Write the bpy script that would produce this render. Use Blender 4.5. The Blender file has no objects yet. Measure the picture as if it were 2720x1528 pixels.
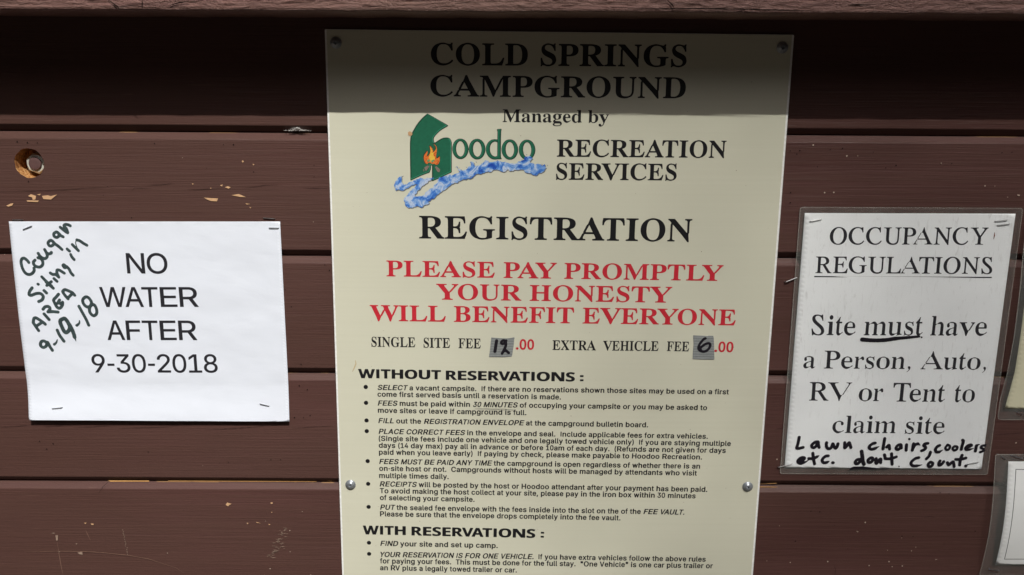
import bpy, bmesh, math, random
from mathutils import Vector, Matrix, noise
from mathutils.geometry import tessellate_polygon

random.seed(7)
C = bpy.data.collections.new('scene'); bpy.context.scene.collection.children.link(C)
SC = bpy.context.scene
EYE = 1.55                       # camera height; wall measurements below are in mm from eye level
R = math.radians

# ------------------------------------------------------------------ camera, sky, sun, exposure
cam = bpy.data.cameras.new('camera'); co = bpy.data.objects.new('camera', cam); C.objects.link(co)
cam.sensor_width = 36; cam.lens = 36 * 2415.25 / 2720; cam.clip_start = 0.01; cam.clip_end = 600
pitch, yaw, roll = 0.2199, 0.0009, 0.0054
cp, sp = math.cos(pitch), math.sin(pitch)
f = Vector((0, cp, -sp)); u = Vector((0, sp, cp)); r = Vector((1, 0, 0))
Zr = Matrix.Rotation(yaw, 3, 'Z'); f, u, r = Zr @ f, Zr @ u, Zr @ r
r2 = r * math.cos(roll) + u * math.sin(roll); u2 = u * math.cos(roll) - r * math.sin(roll)
M = Matrix((r2, u2, -f)).transposed().to_4x4(); M.translation = Vector((0, -0.9228, EYE))
co.matrix_world = M
SC.camera = co

SUN_EL, SUN_AZ = 50.0, 17.0      # azimuth counted to the right of the wall's outward normal
w = bpy.data.worlds.new('World'); SC.world = w; w.use_nodes = True
nt = w.node_tree; sky = nt.nodes.new('ShaderNodeTexSky'); sky.sky_type = 'NISHITA'; sky.sun_disc = False; sky.dust_density = 3.0
sky.sun_elevation = R(SUN_EL); sky.sun_rotation = R(180 - SUN_AZ)
bg = nt.nodes['Background']; bg.inputs['Strength'].default_value = 0.14
nt.links.new(sky.outputs[0], bg.inputs[0])
sl = bpy.data.lights.new('sun', 'SUN'); sl.energy = 5.0; sl.angle = R(0.5); sl.color = (1.0, 0.965, 0.90)
so = bpy.data.objects.new('sun', sl); C.objects.link(so)
to_sun = Vector((math.cos(R(SUN_EL)) * math.sin(R(SUN_AZ)), -math.cos(R(SUN_EL)) * math.cos(R(SUN_AZ)), math.sin(R(SUN_EL))))
so.rotation_euler = (-to_sun).to_track_quat('-Z', 'Y').to_euler(); so.location = (1, -4, 5)
SC.view_settings.view_transform = 'Standard'; SC.view_settings.look = 'None'
SC.view_settings.exposure = -0.2; SC.view_settings.gamma = 1.0; SC.view_settings.use_curve_mapping = False

# ------------------------------------------------------------------ measured data (mm)
JZ = [-48.5, -174.9, -302.7, -429.2]
BUL = [[-154.2, -316.8], [-154.3, -334.6], [-154.2, -354.6], [-154.3, -366.8], [-154.1, -401.4], [-154.2, -428.0], [-154.3, -455.3], [-154.9, -498.4], [-155.0, -511.9]]
UL = [[312.6, -193.0], [496.6, -192.9]]
CHIPS = [[[-518.8, -124.0], [-514.1, -121.8], [-511.0, -121.4], [-512.8, -123.9], [-516.6, -124.9]], [[-495.3, -113.8], [-492.1, -112.0], [-487.1, -113.8], [-488.1, -117.2], [-490.8, -118.1], [-491.4, -115.3], [-493.9, -114.6]], [[-481.1, -113.8], [-475.1, -113.0], [-472.2, -113.9], [-465.3, -112.2], [-469.4, -115.2], [-472.3, -117.4], [-480.0, -116.9]], [[-497.3, -118.3], [-484.6, -118.5], [-486.3, -120.1], [-496.7, -119.7]], [[-316.0, -114.5], [-308.6, -115.0], [-301.4, -115.3], [-302.8, -118.3], [-308.8, -118.0], [-312.4, -116.6]], [[-287.5, -111.9], [-280.0, -110.6], [-272.8, -113.8], [-278.7, -113.7]], [[-293.7, -103.8], [-290.7, -102.7], [-287.8, -103.9], [-290.1, -105.3]], [[-298.5, -101.9], [-295.8, -101.0], [-296.5, -103.1]], [[-275.1, -77.3], [-273.8, -76.6], [-272.7, -77.6], [-274.0, -78.9]], [[-264.1, -79.9], [-262.3, -80.5], [-263.5, -81.6]], [[-273.9, -120.1], [-268.7, -120.8], [-272.5, -121.4]], [[-486.2, -112.3], [-482.1, -111.5], [-483.2, -113.3]], [[-327.1, -100.0], [-325.1, -100.6], [-326.4, -101.5]], [[-269.6, -123.8], [-268.0, -124.4], [-269.3, -125.3]], [[-309.1, -104.6], [-307.0, -104.6], [-308.2, -105.4]], [[-315.2, -454.1], [-313.2, -451.1], [-311.3, -451.9], [-308.6, -452.9], [-311.2, -454.2], [-312.5, -455.8]], [[-265.8, -451.0], [-263.2, -450.6], [-263.2, -452.3], [-265.0, -452.6]], [[-265.8, -462.5], [-264.0, -462.1], [-264.6, -463.4]], [[-466.2, -477.3], [-462.9, -477.6], [-463.3, -479.2], [-465.4, -478.9]], [[-473.7, -476.6], [-470.7, -476.3], [-471.9, -478.0]], [[-484.5, -512.8], [-478.9, -510.7], [-478.8, -515.8], [-482.4, -515.1]], [[-506.8, -491.1], [-503.9, -490.8], [-504.7, -498.8], [-506.6, -499.2]], [[-511.7, -489.5], [-507.6, -488.5], [-507.4, -490.0]], [[-506.3, -511.2], [-503.5, -511.5], [-504.6, -512.9]], [[-293.0, -475.2], [-291.2, -475.8], [-292.5, -477.2]], [[-282.7, -474.1], [-277.5, -476.1], [-282.0, -475.4]], [[-485.3, -501.4], [-483.2, -501.4], [-484.3, -503.4]], [[-269.1, -476.7], [-266.9, -477.3], [-268.5, -478.0]], [[-268.5, -516.5], [-267.7, -516.2], [-266.9, -516.5], [-267.9, -517.1]], [[-265.8, -508.1], [-263.3, -507.9], [-260.9, -508.1], [-263.9, -508.6]], [[-266.7, -503.2], [-265.6, -503.0], [-264.6, -503.2], [-265.8, -503.7]], [[-260.5, -495.2], [-258.8, -494.9], [-257.2, -495.2], [-259.2, -495.9]], [[-273.4, -516.2], [-272.1, -516.1], [-270.7, -516.2], [-272.4, -516.6]], [[-252.2, -481.4], [-251.1, -481.2], [-249.9, -481.4], [-251.3, -481.9]], [[-256.4, -494.6], [-255.1, -494.5], [-253.7, -494.6], [-255.4, -495.1]], [[-253.2, -481.3], [-252.2, -481.1], [-251.3, -481.3], [-252.4, -481.7]], [[-255.5, -499.5], [-254.4, -499.2], [-253.3, -499.5], [-254.6, -500.2]], [[-266.6, -510.4], [-264.0, -510.1], [-261.3, -510.4], [-264.6, -511.1]], [[-265.1, -509.1], [-261.7, -508.8], [-258.4, -509.1], [-262.4, -509.9]], [[-256.1, -486.4], [-254.4, -486.2], [-252.8, -486.4], [-254.8, -487.1]], [[-262.5, -497.7], [-260.5, -497.5], [-258.6, -497.7], [-260.9, -498.3]], [[-268.1, -511.7], [-266.5, -511.4], [-264.9, -511.7], [-266.8, -512.4]], [[-273.2, -514.4], [-270.1, -514.1], [-266.9, -514.3], [-270.7, -515.0]], [[-259.8, -498.7], [-259.1, -498.5], [-258.3, -498.7], [-259.3, -499.1]], [[-260.6, -506.7], [-259.3, -506.4], [-257.9, -506.7], [-259.6, -507.4]], [[-253.0, -492.0], [-251.0, -491.7], [-249.0, -492.0], [-251.5, -492.6]], [[-266.2, -499.4], [-263.9, -499.2], [-261.7, -499.4], [-264.4, -499.8]], [[-255.4, -488.2], [-254.2, -487.9], [-252.9, -488.2], [-254.5, -488.9]], [[-257.1, -503.8], [-254.5, -503.5], [-251.9, -503.8], [-255.1, -504.5]], [[-253.0, -487.5], [-251.3, -487.4], [-249.7, -487.5], [-251.7, -487.9]], [[-264.2, -505.0], [-261.1, -504.8], [-258.1, -504.9], [-261.7, -505.3]], [[-258.6, -500.0], [-255.6, -499.8], [-252.7, -500.0], [-256.2, -500.4]], [[-253.5, -488.3], [-251.9, -488.1], [-250.3, -488.2], [-252.2, -488.6]], [[-259.6, -494.0], [-259.0, -493.8], [-258.3, -494.0], [-259.1, -494.6]], [[-252.2, -483.5], [-250.6, -483.3], [-249.0, -483.5], [-250.9, -483.8]], [[-256.2, -490.0], [-254.4, -489.8], [-252.6, -490.0], [-254.8, -490.4]], [[-255.4, -487.3], [-254.9, -487.0], [-254.5, -487.3], [-255.1, -488.0]], [[-256.0, -486.1], [-255.5, -485.9], [-255.1, -486.1], [-255.6, -486.5]], [[-263.1, -503.5], [-261.6, -503.4], [-260.0, -503.5], [-261.9, -503.9]], [[-260.8, -497.3], [-259.1, -497.0], [-257.5, -497.2], [-259.5, -497.9]], [[-268.4, -514.4], [-265.8, -514.2], [-263.3, -514.4], [-266.4, -514.9]], [[-259.7, -488.9], [-258.2, -488.7], [-256.7, -488.9], [-258.5, -489.3]], [[-257.2, -484.2], [-256.6, -484.0], [-256.0, -484.2], [-256.7, -484.8]], [[-257.3, -495.1], [-256.0, -495.0], [-254.8, -495.1], [-256.3, -495.5]], [[-270.1, -516.6], [-268.3, -516.5], [-266.5, -516.6], [-268.7, -516.9]], [[-256.9, -501.3], [-255.9, -501.2], [-254.9, -501.3], [-256.1, -501.7]], [[-251.2, -481.6], [-249.7, -481.4], [-248.3, -481.6], [-250.1, -482.2]], [[-268.9, -517.5], [-265.6, -517.2], [-262.4, -517.5], [-266.3, -518.2]], [[-257.1, -489.1], [-255.7, -488.9], [-254.3, -489.1], [-256.0, -489.7]], [[-265.7, -510.5], [-263.1, -510.3], [-260.5, -510.5], [-263.7, -511.0]], [[-259.5, -496.3], [-259.0, -496.1], [-258.6, -496.3], [-259.2, -496.8]], [[-253.2, -484.5], [-251.6, -484.4], [-250.0, -484.5], [-252.0, -485.0]], [[-252.3, -484.1], [-251.6, -483.9], [-250.9, -484.1], [-251.8, -484.7]], [[-258.7, -497.8], [-257.8, -497.6], [-256.9, -497.8], [-258.0, -498.4]], [[-250.6, -488.3], [-249.0, -488.1], [-247.4, -488.3], [-249.3, -488.8]], [[-266.2, -499.7], [-264.0, -499.5], [-261.8, -499.6], [-264.5, -500.0]], [[-260.5, -496.1], [-260.0, -495.8], [-259.5, -496.1], [-260.1, -496.8]], [[-258.4, -494.1], [-257.1, -493.8], [-255.9, -494.1], [-257.4, -494.9]], [[-265.5, -503.4], [-263.9, -503.2], [-262.3, -503.4], [-264.2, -503.7]], [[-254.2, -506.1], [-253.3, -505.9], [-252.4, -506.1], [-253.5, -506.6]], [[-267.8, -512.1], [-265.9, -511.9], [-264.0, -512.1], [-266.3, -512.6]], [[-260.8, -498.7], [-260.1, -498.4], [-259.4, -498.6], [-260.3, -499.2]], [[-252.9, -483.1], [-251.0, -483.0], [-249.0, -483.1], [-251.4, -483.5]], [[-262.3, -508.8], [-261.1, -508.6], [-260.0, -508.8], [-261.4, -509.4]], [[-262.2, -495.1], [-261.1, -495.0], [-260.1, -495.1], [-261.3, -495.5]], [[-252.6, -484.9], [-252.1, -484.7], [-251.6, -484.9], [-252.2, -485.6]], [[-258.1, -504.5], [-257.4, -504.2], [-256.7, -504.5], [-257.6, -505.1]], [[-267.6, -509.7], [-265.0, -509.5], [-262.4, -509.7], [-265.6, -510.2]], [[-431.8, -484.3], [-430.9, -484.2], [-431.2, -485.9], [-431.7, -485.2]], [[-431.2, -486.3], [-430.2, -486.1], [-430.5, -487.3], [-431.1, -487.1]], [[-431.6, -488.3], [-430.7, -488.1], [-431.0, -490.1], [-431.5, -489.1]], [[-431.1, -490.3], [-430.2, -490.1], [-430.5, -491.9], [-431.0, -491.1]], [[-430.4, -492.2], [-429.4, -492.1], [-429.7, -493.3], [-430.3, -493.1]], [[-430.9, -494.2], [-430.0, -494.1], [-430.3, -495.2], [-430.9, -495.1]], [[-430.8, -496.2], [-429.8, -496.0], [-430.1, -497.4], [-430.7, -497.0]], [[-430.3, -498.2], [-429.4, -498.0], [-429.7, -499.7], [-430.3, -499.0]], [[-429.8, -500.2], [-428.9, -500.0], [-429.2, -501.8], [-429.7, -501.0]], [[-430.2, -502.2], [-429.3, -502.0], [-429.5, -502.9], [-430.1, -503.0]], [[-430.5, -504.2], [-429.5, -504.0], [-429.8, -505.0], [-430.4, -505.0]], [[-428.8, -506.1], [-427.8, -506.0], [-428.1, -507.3], [-428.7, -507.0]], [[-429.3, -508.1], [-428.4, -508.0], [-428.7, -509.9], [-429.2, -509.0]], [[-429.2, -510.1], [-428.3, -510.0], [-428.6, -512.0], [-429.1, -511.0]], [[-429.2, -512.1], [-428.2, -512.0], [-428.5, -513.1], [-429.1, -513.0]], [[-429.0, -514.1], [-428.1, -513.9], [-428.3, -515.1], [-429.0, -515.0]]]
CRACKS = [[[-523.8, -109.8], [-501.4, -108.9], [-479.0, -108.2], [-456.6, -107.2], [-434.2, -105.3], [-419.2, -104.6], [-407.3, -103.7]], [[-389.1, -108.3], [-385.9, -105.0], [-374.7, -105.0], [-368.8, -105.2]], [[-373.0, -102.3], [-359.6, -101.6], [-344.6, -100.1]], [[-332.5, -106.5], [-315.4, -106.0], [-294.5, -104.5]], [[-273.7, -104.4], [-261.7, -102.9], [-251.3, -101.3], [-240.1, -101.0]], [[-214.3, -104.1], [-187.6, -104.3]], [[-553.8, -364.7], [-535.8, -363.3], [-520.9, -362.4]], [[-507.7, -364.1], [-491.2, -362.7], [-474.7, -361.3]], [[-473.5, -364.6], [-449.6, -363.1], [-421.2, -361.3]], [[-426.0, -365.0], [-393.2, -364.0], [-360.4, -362.2]], [[-332.4, -366.2], [-310.0, -365.1], [-289.1, -363.4], [-263.7, -360.9], [-241.4, -359.3]], [[-237.2, -364.0], [-207.3, -361.6], [-193.9, -360.9]], [[-454.0, -441.3], [-448.7, -433.2], [-441.4, -427.4]], [[521.4, -366.7], [537.8, -365.4], [553.2, -364.2]], [[284.6, -361.6], [294.5, -361.1]], [[455.2, -463.9], [461.3, -462.8], [467.4, -464.2]], [[360.6, -521.9], [363.2, -528.5], [362.7, -536.1]], [[275.6, -99.3], [278.5, -94.1]]]
FAINT = [[[-543.5, -512.3], [-509.7, -511.3], [-479.0, -511.4], [-456.1, -512.6], [-428.7, -515.8], [-406.0, -519.9], [-388.0, -526.5], [-376.0, -530.7], [-367.3, -537.4]], [[-505.7, -499.5], [-505.1, -514.6], [-504.2, -529.8], [-503.2, -541.0]], [[-472.5, -485.6], [-470.2, -492.6], [-468.4, -497.6]]]
HOLES = [[-500.2, -59.0, 0.75], [-490.0, -59.8, 0.75], [-480.1, -60.0, 0.6], [-361.9, -60.1, 0.6], [-292.4, -60.7, 0.5], [-282.3, -60.8, 0.75], [-263.6, -88.1, 0.6], [-201.9, -80.9, 0.5], [-202.4, -92.6, 0.5], [-493.3, -99.0, 0.75], [-391.5, -135.6, 0.6], [-237.6, -210.5, 0.5], [-232.1, -228.6, 0.6], [-224.7, -291.8, 0.75], [-195.2, -183.7, 0.5], [-190.6, -189.6, 0.75], [-227.7, -315.7, 0.75], [-219.3, -319.9, 0.6], [-234.8, -351.7, 0.5], [-227.5, -315.7, 0.5], [-219.3, -320.3, 0.6], [-234.4, -351.7, 0.75], [-224.7, -351.7, 0.5], [-217.5, -349.3, 0.6], [-395.5, -392.1, 0.6], [-498.1, -383.2, 0.75], [-505.6, -389.6, 0.75], [-309.1, -403.9, 0.5], [-262.5, -400.4, 0.6], [-251.9, -400.3, 0.6], [-512.4, -380.5, 0.75], [279.0, -64.0, 0.5], [288.5, -63.7, 0.75], [285.8, -67.2, 0.6], [331.3, -61.2, 0.75], [319.0, -62.6, 0.5], [376.8, -80.6, 0.6], [386.9, -78.0, 0.75], [307.7, -79.9, 0.5], [431.9, -75.9, 0.6], [443.0, -75.8, 0.6], [492.4, -64.7, 0.6], [502.3, -64.1, 0.6], [282.4, -106.2, 0.75], [282.7, -116.4, 0.75], [330.0, -457.6, 0.6], [339.9, -458.2, 0.75], [315.5, -493.8, 0.75], [469.9, -434.5, 0.6], [479.9, -435.7, 0.6], [433.3, -486.9, 0.75], [445.5, -487.2, 0.6], [513.7, -480.5, 0.75]]
FLECKS = [[301.6, -58.2, 0.9], [336.3, -68.8, 0.9], [347.4, -68.7, 0.5], [479.2, -98.2, 0.9], [489.3, -98.4, 0.5], [316.9, -106.0, 0.9], [326.2, -105.7, 0.9], [503.6, -109.6, 0.5], [513.7, -107.3, 0.7], [514.9, -107.6, 0.9], [432.2, -75.6, 0.7], [391.1, -470.6, 0.9], [382.7, -481.3, 0.5], [383.8, -481.9, 0.7], [311.7, -519.8, 0.7], [353.5, -518.4, 0.9], [400.1, -523.0, 0.9], [425.9, -524.3, 0.7], [437.2, -523.3, 0.9], [473.6, -515.0, 0.5], [474.8, -515.0, 0.5], [449.9, -500.2, 0.5], [445.6, -504.7, 0.7], [418.8, -504.1, 0.5], [545.7, -375.9, 0.9], [288.4, -396.6, 0.9], [421.8, -518.0, 0.9], [-245.9, -484.5, 0.7], [-292.7, -476.2, 0.5], [-383.9, -512.8, 0.5], [-270.2, -531.3, 0.7]]
HOLE = [-490.8, -80.6]
P1 = [[-517.4, -140.0], [-238.9, -138.6], [-239.0, -354.7], [-517.8, -354.0]]
P2 = [[297.9, -126.8], [513.1, -126.3], [511.1, -405.9], [296.9, -405.9]]
S2 = [[292.5, -120.5], [520.0, -120.3], [518.6, -412.5], [292.2, -413.0]]
P3 = [[530.4, -257.6], [530.7, -294.4], [526.6, -335.6]]
S3 = [[524.1, -163.8], [524.4, -207.0], [524.1, -257.6], [522.5, -296.5], [519.6, -325.9], [520.4, -344.1], [524.6, -348.8]]
P4 = [[539.4, -396.7], [538.3, -518.9]]
S4 = [[524.3, -388.6], [523.4, -528.7]]
STAPLES = {"paper": [[-503.4, -148.2, -494.0, -144.4], [-250.4, -145.1, -240.6, -145.2], [-492.4, -341.3, -481.4, -340.0], [-269.8, -335.0, -260.1, -337.4]], "wood": [[-514.1, -138.5, -503.6, -138.4], [-256.2, -135.0, -244.6, -135.9]], "sleeve": [[303.7, -135.1, 315.3, -132.9], [492.9, -134.0, 505.1, -132.8], [495.6, -138.2, 507.9, -136.6], [290.1, -404.8, 304.6, -400.8], [495.0, -399.9, 506.6, -397.4]], "s3": [[539.9, -339.3, 545.9, -342.3]], "s4": [[533.3, -525.0, 544.5, -527.2], [531.2, -391.5, 536.0, -394.1], [542.0, -390.2, 553.8, -393.2]]}
NAIL = [283.1, -199.0, 293.5, -194.9]
SCREWS = [[-175.1, 37.8], [262.8, 38.2], [-173.4, -429.1], [260.4, -425.9]]
HEADER_Z = [63.1, 62.3, 62.9, 63.5]
WEB = [-218.0, -45.2]
STRIPS = [[[269.6, -427.5], [291.0, -426.0], [291.0, -426.7], [270.4, -427.5]], [[272.2, -430.3], [293.0, -430.7], [290.5, -431.3], [272.3, -431.2]], [[-444.9, -428.5], [-399.7, -428.4], [-399.8, -429.7], [-442.6, -430.1]], [[-379.0, -428.5], [-215.2, -428.1], [-215.2, -428.7], [-379.0, -429.2]], [[-203.5, -426.6], [-197.8, -427.7], [-198.6, -428.1], [-203.5, -427.3]]]
SCR = [[-37.5, -339.3], [-22.2, -340.0], [-6.0, -339.9], [4.1, -340.7], [6.5, -341.5]]

TEXT = [
 ('heading_text', 'ser', 'COLD SPRINGS', -82.0, 17.9, 169.7, 18.9, 20.46),
 ('heading_text', 'ser', 'CAMPGROUND', -82.7, -12.3, 170.4, -11.5, 19.85),
 ('byline_text', 'ser', 'Managed by', -10.9, -36.8, 95.2, -36.5, 12.19),
 ('company_text', 'ser', 'RECREATION', 44.0, -70.5, 214.2, -69.7, 16.68),
 ('company_text', 'ser', 'SERVICES', 43.7, -93.6, 165.7, -93.0, 16.3),
 ('heading_text', 'ser', 'REGISTRATION', -95.5, -155.4, 184.1, -155.5, 22.8),
 ('red_text', 'ser', 'PLEASE PAY PROMPTLY', -129.8, -195.7, 219.0, -196.5, 16.3),
 ('red_text', 'ser', 'YOUR HONESTY', -78.5, -219.9, 167.1, -220.3, 16.49),
 ('red_text', 'ser', 'WILL BENEFIT EVERYONE', -148.1, -243.6, 235.3, -244.0, 16.67),
 ('fee_text', 'ser', 'SINGLE', -147.1, -271.9, -100.8, -272.0, 10.52),
 ('fee_text', 'ser', 'SITE', -92.1, -272.3, -64.1, -272.2, 10.52),
 ('fee_text', 'ser', 'FEE', -55.3, -272.4, -31.7, -272.5, 10.52),
 ('fee_text', 'ser', 'EXTRA', 43.9, -273.1, 89.9, -273.1, 10.32),
 ('fee_text', 'ser', 'VEHICLE', 97.1, -273.1, 155.8, -272.9, 10.32),
 ('fee_text', 'ser', 'FEE', 164.6, -272.9, 188.1, -273.0, 10.32),
 ('fee_text', 'num', '.00', 5.2, -273.0, 24.5, -273.0, 10.73),
 ('fee_text', 'num', '.00', 214.8, -273.0, 234.7, -273.2, 10.73),
 ('rules_heading', 'wide', 'WITHOUT', -161.9, -306.9, -73.9, -307.2, 10.06),
 ('rules_heading', 'wide', 'RESERVATIONS', -68.8, -307.6, 68.5, -307.9, 10.06),
 ('rules_heading', 'wide', ':', 74.0, -308.1, 77.8, -308.0, 10.06),
 ('rules_heading', 'wide', 'WITH', -161.4, -488.2, -113.8, -488.5, 10.44),
 ('rules_heading', 'wide', 'RESERVATIONS', -107.6, -488.8, 29.5, -490.2, 10.44),
 ('rules_heading', 'wide', ':', 35.4, -490.3, 39.0, -490.4, 10.45),
 ('rules_text', 'helb', '{SELECT} a vacant campsite.  If there are no reservations shown those sites may be used on a first', -141.6, -319.8, 233.1, -320.2, 5.44),
 ('rules_text', 'helb', 'come first served basis until a reservation is made.', -141.9, -327.3, 54.2, -328.2, 5.46),
 ('rules_text', 'helb', '{FEES} must be paid within {30 MINUTES} of occupying your campsite or you may be asked to', -141.9, -337.4, 211.0, -338.3, 5.49),
 ('rules_text', 'helb', 'move sites or leave if campground is full.', -141.9, -345.5, 17.5, -346.3, 5.51),
 ('rules_text', 'helb', '{FILL} out the {REGISTRATION ENVELOPE} at the campground bulletin board.', -141.7, -357.3, 148.7, -358.6, 5.53),
 ('rules_text', 'helb', '{PLACE CORRECT FEES} in the envelope and seal.  Include applicable fees for extra vehicles.', -141.6, -369.6, 213.8, -370.9, 5.56),
 ('rules_text', 'helb', '(Single site fees include one vehicle and one legally towed vehicle only)  If you are staying multiple', -141.6, -377.7, 239.0, -378.9, 5.58),
 ('rules_text', 'helb', 'days (14 day max) pay all in advance or before 10am of each day.  (Refunds are not given for days', -141.7, -385.6, 234.1, -387.0, 5.6),
 ('rules_text', 'helb', 'paid when you leave early)  If paying by check, please make payable to Hoodoo Recreation.', -141.7, -393.5, 208.8, -394.9, 5.62),
 ('rules_text', 'helb', '{FEES MUST BE PAID ANY TIME} the campground is open regardless of whether there is an', -141.7, -404.4, 207.3, -405.6, 5.65),
 ('rules_text', 'helb', 'on-site host or not.  Campgrounds without hosts will be managed by attendants who visit', -141.8, -412.4, 204.2, -413.7, 5.67),
 ('rules_text', 'helb', 'multiple times daily.', -142.0, -420.8, -66.1, -421.2, 5.69),
 ('rules_text', 'helb', '{RECEIPTS} will be posted by the host or Hoodoo attendant after your payment has been paid.', -141.7, -430.7, 216.8, -432.7, 5.72),
 ('rules_text', 'helb', 'To avoid making the host collect at your site, please pay in the iron box within 30 minutes', -141.6, -438.7, 204.4, -440.5, 5.74),
 ('rules_text', 'helb', 'of selecting your campsite.', -141.8, -446.8, -37.8, -447.7, 5.76),
 ('rules_text', 'helb', '{PUT} the sealed fee envelope with the fees inside into the slot on the of the {FEE VAULT.}', -141.8, -458.3, 193.2, -460.1, 5.79),
 ('rules_text', 'helb', 'Please be sure that the envelope drops completely into the fee vault.', -142.0, -466.2, 123.1, -467.8, 5.81),
 ('rules_text', 'helb', '{FIND} your site and set up camp.', -142.5, -501.8, -11.9, -502.9, 5.9),
 ('rules_text', 'helb', '{YOUR RESERVATION IS FOR ONE VEHICLE.}  If you have extra vehicles follow the above rules', -142.5, -515.3, 219.9, -516.6, 5.93),
 ('rules_text', 'helb', 'for paying your fees.  This must be done for the full stay.  "One Vehicle" is one car plus trailer or', -143.1, -523.2, 228.2, -524.6, 5.95),
 ('rules_text', 'helb', 'an RV plus a legally towed trailer or car.', -143.3, -531.6, 9.7, -532.6, 5.97),
 ('notice_text', 'hel', 'NO', -400.2, -193.6, -357.7, -193.5, 21.2),
 ('notice_text', 'hel', 'WATER', -430.8, -229.5, -328.4, -228.9, 21.0),
 ('notice_text', 'hel', 'AFTER', -427.1, -265.4, -332.4, -265.0, 21.0),
 ('notice_text', 'hel', '9-30-2018', -446.4, -301.4, -312.9, -300.8, 20.0),
 ('occupancy_text', 'tim', 'OCCUPANCY', 325.3, -159.0, 487.4, -158.4, 17.5),
 ('occupancy_text', 'tim', 'REGULATIONS', 313.0, -189.2, 496.2, -189.0, 17.2),
 ('occupancy_text', 'tim', 'Site', 314.0, -255.7, 360.5, -255.6, 21.5),
 ('occupancy_text', 'tim', 'must', 369.3, -255.6, 430.9, -255.3, 21.5),
 ('occupancy_text', 'tim', 'have', 439.1, -255.4, 498.6, -255.4, 21.4),
 ('occupancy_text', 'tim', 'a', 308.5, -292.2, 321.2, -292.3, 19.4),
 ('occupancy_text', 'tim', 'Person,', 329.9, -292.4, 422.1, -292.4, 19.4),
 ('occupancy_text', 'tim', 'Auto,', 432.7, -292.7, 502.4, -292.8, 19.6),
 ('occupancy_text', 'tim', 'RV', 316.9, -328.4, 361.9, -328.4, 20.5),
 ('occupancy_text', 'tim', 'or', 370.1, -328.5, 395.8, -328.5, 20.6),
 ('occupancy_text', 'tim', 'Tent', 406.1, -328.8, 462.3, -329.0, 20.6),
 ('occupancy_text', 'tim', 'to', 472.4, -329.1, 494.2, -329.1, 20.6),
 ('occupancy_text', 'tim', 'claim', 345.0, -365.0, 413.4, -364.9, 19.9),
 ('occupancy_text', 'tim', 'site', 423.3, -365.4, 466.2, -365.5, 19.9),
]

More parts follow.
